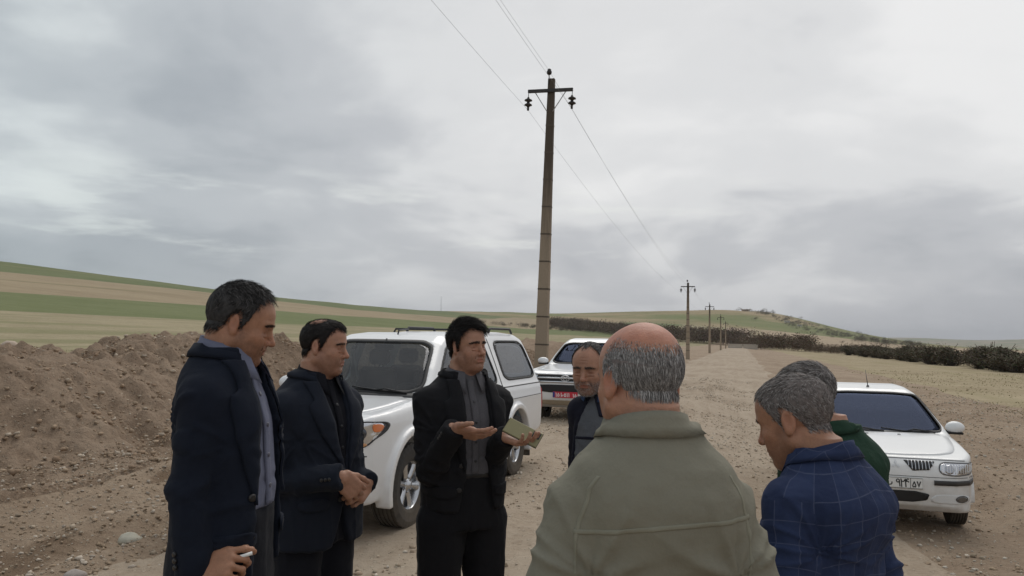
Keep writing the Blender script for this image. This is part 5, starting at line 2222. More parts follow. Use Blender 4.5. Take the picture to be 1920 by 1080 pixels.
def make_suit(p, M, gap, low, lap=0.088, flaps=True, grow=0.020, hem=0.86, square=0.014, elbow=1.0, seed=1, folds=0.0045, cut=True, xc=0.0, breast=True, sl=(0.064, 0.059, 0.048)):
    """open or buttoned jacket: shell with a front opening, lapels, collar, pockets"""
    gz, gw = zip(*gap)
    v = p.grid(0.0072, zlo=hem - 0.03)
    v.add(loft(torso_tab(grow, p.belly, p.wide, hem=hem, top=1.512, lean=p.lean, hunch=p.hunch, thin=p.thin, flare=0.012, square=square), 2.5))
    solid = Vol(*v.a)
    solid.d = v.d.copy()
    wf = lambda z: np.interp(z, gz, gw)
    v.sub(Prim(lambda X, Y, Z: np.maximum(np.abs(X - xc) - wf(Z), -(Y - p.lean * (Z - .9) - 0.02)), (-.35, 0.0, hem - .05), (.35, .4, 1.60)), 0.004, m=0.01)
    p.sleeves(v, sl, end=-0.012)
    V, F = v.mesh()
    V = p.folds(V, F, folds, seed, elbow=elbow)
    jk = p.part('jacket', V, F, M)
    zz = np.linspace(low, 1.474, 26)
    for sx in (-1, 1):
        lw = np.interp(zz, [low, low + .08, 1.28, 1.355, 1.385, 1.40, 1.45, 1.492], [0.004, lap * .42, lap * .85, lap, lap * .98, lap * .62, lap * .60, lap * .50])
        xi = wf(zz) + 0.006
        inner = np.stack([xc + sx * xi, zz * 0 + .55, zz], 1)
        outer = np.stack([xc + sx * (xi + lw), zz * 0 + .55, zz], 1)
        LV, LF = strip(solid, inner, outer, (0, -1, 0), 7, 40, off=0.004, thick=0.0045, bulge=0.003, maxd=0.64)
        LV = p.folds(LV, None, folds, seed, N=solid.grad(LV))
        p.part('lapel', LV, LF, M, parent=jk)
    p.collar(M, zc=1.490, rin=(0.078, 0.078), h=0.030, fall=0.042, open_deg=52, tip=0.0, thick=0.004, parent=jk, flare=0.004, tilt=0.25, solid=solid)
    if flaps:
        for sx in (-1, 1):
            for (x0, x1, z0, z1) in ((0.085, 0.185, 0.985, 1.035),):
                if sx < 0:
                    x0, x1 = -x1, -x0
                out = [(x0, .55, z1), (x1, .55, z1 - .004), (x1, .55, z0), (x0, .55, z0)]
                LV, LF = drape(solid, chaikin(out, 2), (0, -1, 0), off=0.003, thick=0.004, n=32, rings=4)
                LV = p.folds(LV, None, folds, seed, N=solid.grad(LV))
                p.part('pocket_flap', LV, LF, M, parent=jk)
        if breast:
            out = [(-0.155, .55, 1.30), (-0.075, .55, 1.288), (-0.075, .55, 1.268), (-0.155, .55, 1.28)]
            LV, LF = drape(solid, chaikin(out, 1), (0, -1, 0), off=0.003, thick=0.004, n=32, rings=4)
            p.part('breast_pocket', LV, LF, M, parent=jk)
    bm = mat('horn_button', (0.02, 0.018, 0.017), 0.35, var=0.05)
    for zb in (1.12, 1.02):
        out = [(xc + wf(zb) + .022 + .010 * math.cos(t), .55, zb + .010 * math.sin(t)) for t in np.linspace(0, 2 * math.pi, 13)[:-1]]
        LV, LF = drape(solid, out, (0, -1, 0), off=0.004, thick=0.004, n=12, rings=2)
        p.part('button', LV, LF, bm, parent=jk)
    # sleeve buttons
    for sd in 'LR':
        a = p.arms[sd]
        e, w = np.array(a['e']), np.array(a['w'])
        D = (w - e) / np.linalg.norm(w - e)
        q = np.cross(D, (0, 0, 1.0))
        q = q / (np.linalg.norm(q) + 1e-9) * (1 if sd == 'R' else -1)
        for k in range(3):
            c = w - D * (0.018 + 0.016 * k)
            b = MB()
            b.lathe([(0, .003), (.006, .003), (.007, 0), (.006, -.004)][::-1], 10)
            x = np.cross(D, q)
            Vb = np.array(b.V) @ np.stack([D, x, q], 1).T + c + q * 0.050
            p.part('cuff_button', Vb, b.F, bm, parent=jk)
    p.jacket_vol = solid
    return jk


def make_shirt(p, M, grow=0.007, top=1.505, buttons=True, hem=1.075, bcol=(0.05, 0.05, 0.06), collar=True, rin=(0.064, 0.066), open_deg=20, cuff=True, seed=2, tip=0.055, zc=1.500):
    v = Vol(np.arange(-.30, .31, .008), np.arange(-.24, .34, .008), np.arange(hem - .02, 1.56, .008))
    v.add(loft(torso_tab(grow, p.belly, p.wide, hem=hem, top=top, lean=p.lean, hunch=p.hunch, thin=p.thin)))
    solid = Vol(*v.a)
    solid.d = v.d.copy()
    V, F = v.mesh()
    x, y, z = V.T
    Nn = vnormals(V, F)
    d = 0.0035 * vnoise(np.stack([x / .05, y / .05, z / .12], 1), seed) + 0.003 * np.sin(z * 70 + 4 * vnoise(V / .07, seed + 3)) * np.exp(-((z - 1.08) / .10) ** 2)
    V = V + Nn * d[:, None]
    sh = p.part('shirt', V, F, M)
    if buttons:
        zz = np.linspace(hem + .01, top - .03, 20)
        LV, LF = strip(solid, np.stack([zz * 0 - .015, zz * 0 + .55, zz], 1), np.stack([zz * 0 + .017, zz * 0 + .55, zz], 1), (0, -1, 0), 4, 40, off=0.003, thick=0.003)
        p.part('placket', LV, LF, M, parent=sh)
        bm = mat('shirt_button_%.2f' % bcol[0], bcol, 0.35, var=0.05)
        for zb in np.arange(hem + .06, top - .05, 0.082):
            out = [(.001 + .0058 * math.cos(t), .55, zb + .0058 * math.sin(t)) for t in np.linspace(0, 2 * math.pi, 11)[:-1]]
            LV, LF = drape(solid, out, (0, -1, 0), off=0.006, thick=0.003, n=10, rings=2)
            p.part('button', LV, LF, bm, parent=sh)
    if collar:
        p.collar(M, zc=zc, rin=rin, parent=sh, open_deg=open_deg, tip=tip, solid=solid)
    return sh


# pigment, hair colours
DARK = [(0.014, 0.012, 0.012), (0.022, 0.019, 0.018), (0.010, 0.009, 0.009), (0.035, 0.031, 0.030)]
DARKG = [(0.022, 0.021, 0.021), (0.045, 0.043, 0.043), (0.014, 0.013, 0.013), (0.11, 0.106, 0.105)]
GREY = [(0.34, 0.33, 0.325), (0.18, 0.175, 0.17), (0.50, 0.49, 0.48), (0.09, 0.085, 0.082), (0.28, 0.265, 0.26)]
SALT = [(0.15, 0.14, 0.135), (0.075, 0.068, 0.066), (0.24, 0.23, 0.22), (0.045, 0.042, 0.041), (0.30, 0.29, 0.28)]
SALT2 = [(0.22, 0.20, 0.19), (0.11, 0.098, 0.092), (0.33, 0.31, 0.295), (0.055, 0.05, 0.048), (0.38, 0.36, 0.35)]
SKIN_A = skin_mat('skin_tan', (0.40, 0.215, 0.145))
SKIN_B = skin_mat('skin_brown', (0.37, 0.190, 0.118))
SKIN_C = skin_mat('skin_ruddy', (0.43, 0.225, 0.150))
M_NAVY = cloth('navy_wool', (0.0090, 0.0125, 0.0225), sheen=0.02, melange=0.15, wrinkle=0.3)
M_CHAR = cloth('blue_charcoal_wool', (0.0130, 0.0165, 0.0260), sheen=0.02, melange=0.15, wrinkle=0.3)
M_BLACK = cloth('black_wool', (0.0115, 0.0115, 0.0135), sheen=0.02, melange=0.15, wrinkle=0.3)
M_BLKTR = cloth('black_trouser_cloth', (0.0095, 0.0095, 0.0115), sheen=0.03)
M_NAVTR = cloth('dark_trouser_cloth', (0.0105, 0.0115, 0.0165), sheen=0.03)
M_SH1 = cloth('grey_blue_shirting', (0.145, 0.155, 0.215), melange=0.12, wrinkle=0.4)
M_SH2 = cloth('black_shirting', (0.0095, 0.0100, 0.0140), wrinkle=0.4)
M_SH3 = cloth('dark_grey_shirting', (0.095, 0.092, 0.100), melange=0.45, wrinkle=0.35)
M_SH4 = cloth('blue_shirting', (0.050, 0.085, 0.175), wrinkle=0.4)
M_VEST = cloth('grey_knit', (0.105, 0.110, 0.122), weave=420, melange=0.35, wrinkle=0.5, rough=0.97)
M_CARD = cloth('dark_navy_knit', (0.0125, 0.0130, 0.0230), weave=500, melange=0.2)
M_OLIVE = cloth('olive_cotton', (0.222, 0.212, 0.166), melange=0.07, wrinkle=0.5, weave=700, wdist=0.010)
M_OLIVES = cloth('olive_seam', (0.245, 0.238, 0.185), melange=0.07, wrinkle=0.2)
M_PLAID = cloth('blue_check_shirting', (0.027, 0.040, 0.092), grid=((0.080, 0.095, 0.155), 0.058, 0.058, 0.0019), wrinkle=0.45)
M_GREEN = cloth('green_cotton', (0.0185, 0.046, 0.029), wrinkle=0.55)


def comb_back(L):
    """fall of short hair: forward over the top, down and back at the sides"""
    top = np.clip((L[:, 2] - .05) / .05, 0, 1)[:, None]
    sx = np.sign(L[:, :1])
    side = np.concatenate([0 * sx, -0.55 + 0 * sx, -0.85 + 0 * sx], 1)
    up = np.concatenate([0.25 * sx, 0.9 + 0 * sx, 0 * sx], 1)
    return side * (1 - top) + up * top


# ---- the man in the navy suit, far left
def man_navy():
    p = Person((-0.868, 2.47), -5, 1.862, 'tall man in open navy suit and grey blue shirt, in profile, looking down',
               dict(yaw=16, pitch=19, fat=0.006, wide=1.0, nose=1.05, moustache=True), None, belly=0.025, wide=-0.026, lean=0.02, hunch=0.0, neck=(0, 0.010), hscale=0.865, neckr=1.06, cr=0.90, hdrop=0.04, sho=0.160, thin=0.018)
    set_arms(p, dict(R=dict(w=(.185, .015, .945), pole=(.2, -1, 0), a=.229, b=.205, hand=((20, 42, 30), (48, 52, 30), (58, 54, 32), (62, 54, 32)), d=(-.06, .97, .24), n=(-.80, 0.05, -.55), thumb=(22, 26, 18), tspread=22),
                     L=dict(w=(-.20, -.02, .84), pole=(-.1, -1, 0), hand=RELAX, d=(.1, .1, -1), n=(1, 0, 0))))
    p.body(SKIN_B, skin_col((0.26, 0.24, 0.25), 0.55, red=0.35))
    p.face_bits(brow=(0.018, 0.015, 0.014), look=(0, -0.5))
    hl = hairline(front=0.104, temple=0.084, side=-0.016, ear=0.040, back=-0.052, recede=0.012)

    def ln(L):
        return 0.011 + 0.020 * np.clip((L[:, 2] - .06) / .06, 0, 1)
    p.hair(lambda L: hl(L), ln, DARKG, n=9000, comb=lambda L: comb_back(L) + np.array([0.35, -0.2, 0.15]), cap_t=0.011, lift=0.30, seed=4)
    make_shirt(p, M_SH1, grow=0.004, tip=0.060, rin=(0.066, 0.068), bcol=(0.10, 0.10, 0.13))
    gap = [(0.85, .105), (0.95, .088), (1.10, .095), (1.25, .078), (1.40, .062), (1.50, .066)]
    make_suit(p, M_NAVY, gap, 1.10, lap=0.080, seed=3, folds=0.0060, elbow=0.4, hem=0.91, xc=-0.01, sl=(0.055, 0.052, 0.044))
    p.trousers(M_NAVTR)
    p.belt()
    # dark strap and bright case of a wrist watch
    a = p.arms['R']
    b = MB()
    b.lathe([(0.030, -.009), (0.0325, -.009), (0.0325, .009), (0.030, .009), (0.030, -.009)], 20)
    Fm = a['F']
    V = np.array(b.V) @ np.stack([Fm[:, 0], Fm[:, 2], -Fm[:, 1]], 1).T + a['w'] + Fm[:, 1] * -0.006
    ws = p.part('watch_strap', V, b.F, mat('black_belt', (0.015, 0.014, 0.014), 0.35))
    b = MB()
    b.lathe([(0, .006), (.014, .006), (.017, .002), (.017, -.003)][::-1], 18)
    V = np.array(b.V) @ Fm.T + a['w'] + Fm[:, 1] * -0.006 + Fm[:, 2] * 0.032
    p.part('watch_case', V, b.F, mat('watch_steel', (0.6, 0.6, 0.6), 0.2, metal=1.0, var=0), parent=ws)
    # thin white stick between thumb and finger
    tip = a['w'] + Fm @ np.array([0.020, 0.136, -0.018])
    b = MB()
    d1 = Fm @ np.array([-0.22, -1.0, 0.30])
    d1 = d1 / np.linalg.norm(d1)
    b.tube([tuple(tip + d1 * t) for t in (-0.008, 0.03, 0.055, 0.078)], 0.0046, 10)
    V = np.array([p.world(q) for q in b.V])
    mesh_obj('white_stick', V, b.F, mat('white_paper', (0.78, 0.78, 0.76), 0.7, var=0.03), cat='stick', label='thin white stick pinched in the fingers of the man in the navy suit')
    return p


man_navy()


# ---- the man with clasped hands
def man_charcoal():
    p = Person((-0.820, 3.42), -30, 1.795, 'man in dark blue grey suit with thinning crown, hands clasped before him',
               dict(yaw=22, pitch=8, fat=0.006, wide=1.02, nose=1.08, age=0.2), None, belly=0.030, wide=0.010, lean=0.015, hunch=0.015, neck=(0, 0.016), hscale=0.90, cr=0.93)
    d1 = (-.45, .42, -.80)
    set_arms(p, dict(R=dict(w=(.115, .235, 1.125), pole=(.35, -.9, -.4), hand=((38, 40, 22), (40, 42, 24), (42, 44, 24), (44, 44, 26)), d=(-.62, .30, -.62), n=(-.45, -.85, .05), thumb=(15, 14, 10), tspread=30),
                     L=dict(w=(-.100, .190, 1.065), pole=(-.05, -1, -.5), hand=GRIP, d=(.85, .28, -.30), n=(.1, -.9, -.3), thumb=(20, 15, 10), tspread=35)))
    p.body(SKIN_A, skin_col((0.33, 0.30, 0.31), 0.42, red=0.3, bald=0.2))
    p.face_bits(brow=(0.020, 0.016, 0.015), look=(0.1, -0.2))
    hl = hairline(front=0.086, temple=0.058, side=-0.012, ear=0.042, back=-0.055, recede=0.010)

    def mask(L):
        c = np.array([0.016, -0.040, 0.116])
        hole = np.exp(-((np.linalg.norm((L - c) * np.array([1, .85, 1]), axis=1) / 0.050) ** 3))
        return np.clip(hl(L) * (1 - 0.93 * hole), 0, 1)
    p.hair(mask, lambda L: 0.010 + 0.012 * np.clip((L[:, 2] - .06) / .06, 0, 1), DARK, n=9000, comb=comb_back, cap_t=0.008, lift=0.28, seed=9)
    make_shirt(p, M_SH2, tip=0.055, bcol=(0.02, 0.02, 0.022))
    gap = [(0.83, .060), (0.90, .030), (1.00, .004), (1.10, .003), (1.16, .010), (1.25, .030), (1.38, .052), (1.50, .062)]
    make_suit(p, M_CHAR, gap, 1.12, lap=0.086, seed=5, folds=0.0058, hem=0.835, sl=(0.060, 0.056, 0.047))
    p.trousers(M_NAVTR)
    p.belt()
    return p


man_charcoal()


# ---- the speaker with the phone
def man_speaker():
    p = Person((-0.205, 3.62), -62, 1.765, 'dark haired man in black suit, gesturing with one open hand and holding a phone',
               dict(yaw=19, pitch=3, roll=2, fat=-0.003, wide=0.97, nose=1.12, age=0.15), None, belly=0.004, wide=-0.006, lean=0.0, hunch=0.01, neck=(0, 0.010), hscale=0.875, cr=0.92)
    wd = lambda v: rotz(v, -p.heading + 90)
    set_arms(p, dict(R=dict(w=(.148, .225, 1.285), pole=(.12, -1, -.5), hand=((10, 14, 10), (14, 16, 12), (18, 18, 14), (24, 20, 14)), d=wd((.93, -.28, -.16)), n=wd((.20, .55, .80)), thumb=(-14, 8, 6), tspread=52),
                     L=dict(w=(-.090, .225, 1.245), pole=(-.15, -1, -.5), hand=((24, 28, 16), (26, 30, 18), (28, 32, 18), (30, 32, 20)), d=wd((.72, -.62, -.15)), n=wd((.25, -.30, .92)), thumb=(8, 16, 12), tspread=48)))
    p.body(SKIN_A, skin_col((0.30, 0.27, 0.27), 0.45, red=0.28))
    p.face_bits(brow=(0.012, 0.010, 0.010), thick=0.0050, look=(0.25, -0.15))
    hl = hairline(front=0.092, temple=0.074, side=-0.014, ear=0.044, back=-0.060, recede=0.004)

    def cb(L):
        c = comb_back(L)
        top = np.clip((L[:, 2] - .07) / .04, 0, 1)[:, None]
        return c * (1 - top) + np.array([-0.75, 0.55, 0.15]) * top
    p.hair(lambda L: hl(L), lambda L: 0.012 + 0.030 * np.clip((L[:, 2] - .05) / .06, 0, 1), DARK, n=11000, comb=cb, cap_t=0.012, lift=0.36, seed=12, clump=0.6)
    make_shirt(p, M_SH3, tip=0.058, bcol=(0.03, 0.03, 0.033))
    gap = [(0.83, .135), (0.95, .080), (1.08, .058), (1.22, .060), (1.38, .058), (1.50, .062)]
    make_suit(p, M_BLACK, gap, 1.10, lap=0.082, seed=7, folds=0.0055, hem=0.925, xc=-0.012)
    p.trousers(M_BLKTR, stance=0.02)
    p.belt()
    # the phone in its olive gold case lies across the left palm
    a = p.arms['L']
    c = np.array(p.world(a['w'] + a['F'] @ np.array([0.004, 0.088, -0.040])))
    ex = np.array([0.90, -0.20, -0.42])
    ex /= np.linalg.norm(ex)
    ez = np.array([0.10, -0.80, 0.62])
    ez -= ex * (ez @ ex)
    ez /= np.linalg.norm(ez)
    ey = np.cross(ez, ex)
    root = empty('phone', tuple(c), 0, 'phone in an olive gold case held out by the man in the black suit', 'phone')
    root.rotation_euler = Matrix(np.stack([ex, ey, ez], 1)).to_euler()
    b = MB()
    b.box((0, 0, 0), (0.079, 0.038, 0.0042), bev=0.003)
    b.build('case', mat('olive_gold_case', (0.235, 0.215, 0.115), 0.45, metal=0.3, var=0.08), root, smooth=False)
    b = MB()
    b.box((0, 0, -0.0046), (0.076, 0.035, 0.0012), bev=0.0006)
    b.build('screen', mat('phone_glass', (0.01, 0.01, 0.012), 0.08, var=0), root, smooth=False)
    b = MB()
    b.box((0, 0, -0.0022), (0.0802, 0.0392, 0.0022), bev=0.001)
    b.build('frame', mat('phone_edge', (0.02, 0.02, 0.02), 0.3, var=0), root, smooth=False)
    b = MB()
    b.box((0.056, 0.016, 0.0048), (0.017, 0.016, 0.0014), bev=0.001)
    cm = b.build('camera_island', mat('phone_edge', (0.02, 0.02, 0.02), 0.3, var=0), root, smooth=False)
    for q in ((0.049, 0.022), (0.064, 0.022), (0.049, 0.009)):
        b = MB()
        b.lathe([(0, .0005), (.004, .0005), (.005, 0)][::-1], 14, c=(q[0], q[1], 0.0068))
        b.build('lens', mat('phone_glass', (0.01, 0.01, 0.012), 0.08, var=0), cm)
    return p


def rotz(v, deg):
    a = R(deg)
    return (v[0] * math.cos(a) - v[1] * math.sin(a), v[0] * math.sin(a) + v[1] * math.cos(a), v[2])


man_speaker()


# ---- the bearded man in the knitted pullover
def man_vest():
    p = Person((0.507, 3.98), -122, 1.69, 'grey bearded man in grey pullover over blue shirt, beside the bald man',
               dict(yaw=8, pitch=13, fat=0.0, wide=1.0, nose=1.12, moustache=True, age=1), None, belly=0.035, wide=0.004, hunch=0.03, lean=0.01, neck=(0.075, 0.03), hscale=1.05)
    set_arms(p, dict(R=hang('R', .215, -.03, .85), L=hang('L', .215, -.03, .85)))
    p.body(SKIN_A, skin_col((0.62, 0.64, 0.70), 0.75, red=0.3, bald=0.1))
    p.face_bits(brow=(0.055, 0.05, 0.048), thick=0.0050, look=(-0.2, -0.35))
    hl = hairline(front=0.112, temple=0.095, side=-0.020, ear=0.040, back=-0.050, recede=0.010)
    p.hair(lambda L: hl(L), lambda L: 0.008 + 0.010 * np.clip((L[:, 2] - .06) / .06, 0, 1), SALT[1:4:2] + DARKG + [(0.30, .29, .29)], n=7000, comb=comb_back, cap_t=0.005, lift=0.3, seed=15)
    # short grey beard: fine bristles on cheek, lip and chin
    def bm(L):
        x, y, z = L.T
        b = np.clip((-0.030 - z) / .015, 0, 1) * np.clip((y - .0) / .03, 0, 1) * (z > -.118)
        mo = np.exp(-((z + .037) / .008) ** 2) * (y > .075) * (np.abs(x) < .032)
        lips = (np.abs(z + .053) < .008) & (np.abs(x) < .020)
        return np.clip(np.maximum(b, mo), 0, 1) * (1 - lips) * (y > 0)
    make_beard(p, bm, [(0.42, .41, .40), (0.30, .29, .28), (0.55, .54, .53), (0.16, .15, .15)])
    make_shirt(p, M_SH4, tip=0.036, bcol=(0.25, 0.28, 0.35), rin=(0.064, 0.066))
    # sleeveless pullover with a V neck over dark sleeves
    v = p.grid(0.0075, zlo=0.86)
    v.add(loft(torso_tab(0.016, p.belly, p.wide, hem=0.88, top=1.488, lean=p.lean, hunch=p.hunch, thin=p.thin), 2.4))
    solid = Vol(*v.a)
    solid.d = v.d.copy()
    v.sub(Prim(lambda X, Y, Z: np.maximum(np.abs(X) - np.interp(Z, [1.36, 1.37, 1.44, 1.50], [-.02, .0, .040, .075]), -(Y - 0.0)), (-.2, 0, 1.34), (.2, .4, 1.6)), 0.004, m=.01)
    V, F = v.mesh()
    V = p.folds(V, F, 0.005, 21, elbow=0)
    ve = p.part('pullover', V, F, M_VEST)
    zz = np.linspace(1.365, 1.480, 16)
    for sx in (-1, 1):
        xi = np.interp(zz, [1.36, 1.37, 1.44, 1.50], [-.004, .0, .040, .075]) + .001
        LV, LF = strip(solid, np.stack([sx * xi, zz * 0 + .5, zz], 1), np.stack([sx * (xi + .018), zz * 0 + .5, zz], 1), (0, -1, 0), 4, 24, off=.002, thick=.005, bulge=.002)
        p.part('neck_rib', LV, LF, M_CARD, parent=ve)
    # dark stripe knitted across the chest
    xx = np.linspace(-.19, .19, 30)
    LV, LF = strip(solid, np.stack([xx, xx * 0 + .5, 1.243 + .010 * np.cos(xx * 9)], 1), np.stack([xx, xx * 0 + .5, 1.256 + .010 * np.cos(xx * 9)], 1), (0, -1, 0), 3, 40, off=.0005, thick=.0015)
    LV = p.folds(LV, None, 0.005, 21, elbow=0, N=solid.grad(LV))
    p.part('chest_stripe', LV, LF, M_CARD, parent=ve)
    v = p.grid(0.0075, zlo=0.80)
    v.add(loft(torso_tab(0.012, p.belly, p.wide, hem=0.90, top=1.490, lean=p.lean, hunch=p.hunch, thin=p.thin), 2.4))
    p.sleeves(v, (0.062, 0.056, 0.046), end=0.0)
    # open cardigan front: only sides, sleeves and back remain
    v.sub(Prim(lambda X, Y, Z: np.maximum(np.abs(X) - np.interp(Z, [.85, 1.25, 1.36, 1.50], [.158, .158, .135, .070]), -(Y - 0.0)), (-.3, 0, .80), (.3, .4, 1.6)), 0.004, m=.01)
    V, F = v.mesh()
    x, y, z = V.T
    out = np.clip((np.abs(x) - .10) / .03, 0, 1) * np.clip((y + .02) / .05, 0, 1)
    V = relax(p.folds(V, F, 0.0035, 23), F, 2, .5)
    V = V + vnormals(V, F) * 0.010
    p.part('cardigan', V, F, M_CARD)
    p.trousers(M_NAVTR)
    return p


def make_beard(p, mask, cols, n=2600):
    L, V, F, Nn = p.Lh, p.V, p.F, p.N
    rs = np.random.RandomState(2)
    near = (np.abs(L[:, 0]) < .10) & (np.abs(L[:, 1]) < .13) & (L[:, 2] > -.13) & (L[:, 2] < .02)
    m = np.where(near, mask(L), 0)
    tri = F[m[F].min(1) > .05]
    w = m[tri].mean(1)
    pick = rs.choice(len(tri), n, p=w / w.sum())
    q = V[tri[pick]]
    u, v = rs.rand(n, 1), rs.rand(n, 1)
    b = (q[:, 0] * (1 - u) + q[:, 1] * u) * (1 - v) + (q[:, 3] * (1 - u) + q[:, 2] * u) * v
    nn = Nn[tri[pick]].mean(1)
    dn = p.HM @ np.array([0, 0.3, -1.0])
    t = nn * .5 + dn * .8 + .3 * rs.randn(n, 3)
    t /= np.linalg.norm(t, axis=1)[:, None]
    s = np.cross(t, rs.randn(n, 3))
    s /= np.linalg.norm(s, axis=1)[:, None]
    e = b + t * (.004 + .005 * rs.rand(n, 1))
    SV = np.stack([b - s * .0005, b + s * .0005, e], 1).reshape(-1, 3)
    c = np.array(cols)[rs.randint(0, len(cols), n)]
    c4 = np.repeat(np.concatenate([c, np.ones((n, 1))], 1), 3, 0)
    p.part('beard', SV, np.arange(n * 3).reshape(-1, 3), mat('hair_0.60', None, 0.6, var=0.1, vscale=60, attr='Col', spec=0.35), attrs={'Col': c4})


man_vest()


def shirt_jacket(p, M, grow, sl, hem, seed, folds, uvs=None, wide=0.0, seam=None, hem_flare=0.0, collar=None, h=0.0068, square=0.02, slope=0.0):
    v = p.grid(h, zlo=max(hem - 0.05, 0.03))
    v.add(loft(torso_tab(grow, p.belly, p.wide + wide, hem=hem, top=1.512, lean=p.lean, hunch=p.hunch, thin=p.thin, flare=hem_flare, square=square), 2.5))
    p.sleeves(v, sl, end=-0.01)
    solid = Vol(*v.a)
    solid.d = v.d.copy()
    V, F = v.mesh()
    at = {}
    U = p.cloth_uv(V, slope=slope)
    V = p.folds(V, F, folds, seed, drag=1.25)
    o = p.part('overshirt' if uvs is None else 'check_shirt', V, F, M, attrs={'cloth_uv': U})
    return o, solid


# ---- the bald man from behind
def man_bald():
    p = Person((0.298, 1.735), 97, 1.762, 'bald man with grey fringe of hair in olive jacket, seen from behind',
               dict(yaw=17, pitch=9, roll=0, fat=0.006, wide=1.03, age=1), None, belly=0.03, wide=-0.010, hunch=0.02, neck=(-0.004, 0.012), hscale=1.0, sho=0.152, shz=-0.032)
    set_arms(p, dict(R=hang('R', .275, .03, .84), L=hang('L', .275, .03, .84)))
    p.body(SKIN_C, skin_col((0.7, 0.7, 0.7), 0.5, red=0.45, bald=0.62))
    p.face_bits(brow=(0.2, 0.2, 0.2))

    def mask(L):
        a = np.abs(np.arctan2(L[:, 0], L[:, 1]))
        az = np.radians([0, 60, 75, 88, 102, 118, 150, 180])
        lo = np.interp(a, az, [0.3, 0.3, 0.0, 0.036, 0.030, -0.012, -0.034, -0.040])
        hi = np.interp(a, az, [0.0, 0.0, 0.050, 0.074, 0.088, 0.085, 0.068, 0.060])
        nz = 0.006 * vnoise(L / 0.012, 8)
        return np.clip((L[:, 2] - lo + nz) / .022, 0, 1) * np.clip((hi + .018 - L[:, 2] + .5 * nz) / .055, 0, 1) ** 1.6
    p.hair(mask, lambda L: 0.016 - 0.0115 * np.clip((L[:, 2] - .03) / .045, 0, 1), GREY, n=24000, comb=lambda L: np.tile([0, -0.15, -1.6], (len(L), 1)), cap_t=0.0022, lift=0.12, width=0.0009, seed=18, capcol=(0.19, 0.165, 0.16), clump=.2, capm=0.93)
    # downy stubble on the nape
    o, solid = shirt_jacket(p, M_OLIVE, 0.026, (0.064, 0.066, 0.058), 0.76, 25, 0.0068, wide=0.004, hem_flare=0.015, square=0.0)
    c = p.collar(M_OLIVE, zc=1.502, rin=(0.071, 0.073), h=0.046, fall=0.050, open_deg=24, tip=0.045, thick=0.004, parent=o, flare=0.010, tilt=0.45, solid=solid)
    # topstitch fold line of the collar stand
    # raised yoke seam across the shoulder blades, armhole seams, shoulder seams
    xx = np.linspace(-.174, .174, 40)
    zc = 1.322 + 0.014 * np.cos(xx * 6) + 0.014 * xx / .2
    LV, LF = strip(solid, np.stack([xx, xx * 0 - .5, zc - .0045], 1), np.stack([xx, xx * 0 - .5, zc + .0045], 1), (0, 1, 0), 4, 70, off=.000, thick=.0012, bulge=.0006)
    LV = p.folds(LV, None, 0.0068, 25, drag=1.25, N=solid.grad(LV))
    p.part('yoke_seam', LV, LF, M_OLIVES, parent=o)
    for sx in (-1, 1):
        zz = np.linspace(1.19, 1.425, 30)
        xs = np.interp(zz, [1.19, 1.26, 1.34, 1.40, 1.425], [.176, .172, .164, .148, .130])
        LV, LF = strip(solid, np.stack([sx * xs, zz * 0 - .5, zz], 1), np.stack([sx * (xs + .006), zz * 0 - .5, zz], 1), (0, 1, 0), 4, 50, off=.000, thick=.0010, bulge=.0005)
        LV = p.folds(LV, None, 0.0068, 25, drag=1.25, N=solid.grad(LV))
        p.part('armhole_seam', LV, LF, M_OLIVES, parent=o)
    p.trousers(M_BLKTR)
    return p


man_bald()


# ---- the man in the blue check shirt
def man_check():
    p = Person((0.850, 2.150), 128, 1.612, 'grey haired man in blue check shirt bending his head, seen from behind',
               dict(yaw=12, pitch=22, roll=0, fat=0.004, wide=1.02, nose=1.0, age=1), None, belly=0.03, wide=0.0, lean=0.06, hunch=0.05, neck=(0, 0.050), hscale=1.09)
    set_arms(p, dict(R=hang('R', .235, .08, .86), L=hang('L', .255, .10, .87)))
    p.body(SKIN_B, skin_col((0.45, 0.44, 0.45), 0.45, red=0.3, bald=0.15))
    p.face_bits(brow=(0.05, 0.045, 0.045), look=(0, -.4))
    hl = hairline(front=0.088, temple=0.060, side=-0.010, ear=0.040, back=-0.050, recede=0.005)

    def mask(L):
        c = np.array([0.0, -0.055, 0.115])
        thin = np.exp(-((np.linalg.norm(L - c, axis=1) / 0.045) ** 2))
        return np.clip(hl(L) * (1 - 0.80 * thin), 0, 1)
    p.hair(mask, lambda L: 0.011 + 0.006 * np.clip((L[:, 2] - .05) / .06, 0, 1), SALT2, n=13000, comb=comb_back, cap_t=0.0045, lift=0.22, width=0.0010, seed=28, capcol=(0.145, 0.125, 0.118))
    o, solid = shirt_jacket(p, M_PLAID, 0.014, (0.066, 0.062, 0.052), 0.78, 35, 0.0055, uvs=True, square=0.012, slope=0.15)
    p.collar(M_PLAID, zc=1.502, rin=(0.070, 0.072), h=0.042, fall=0.052, open_deg=20, tip=0.06, thick=0.0035, parent=o, flare=0.010, tilt=0.55, uv=True, solid=solid)
    p.trousers(M_NAVTR)
    return p


man_check()


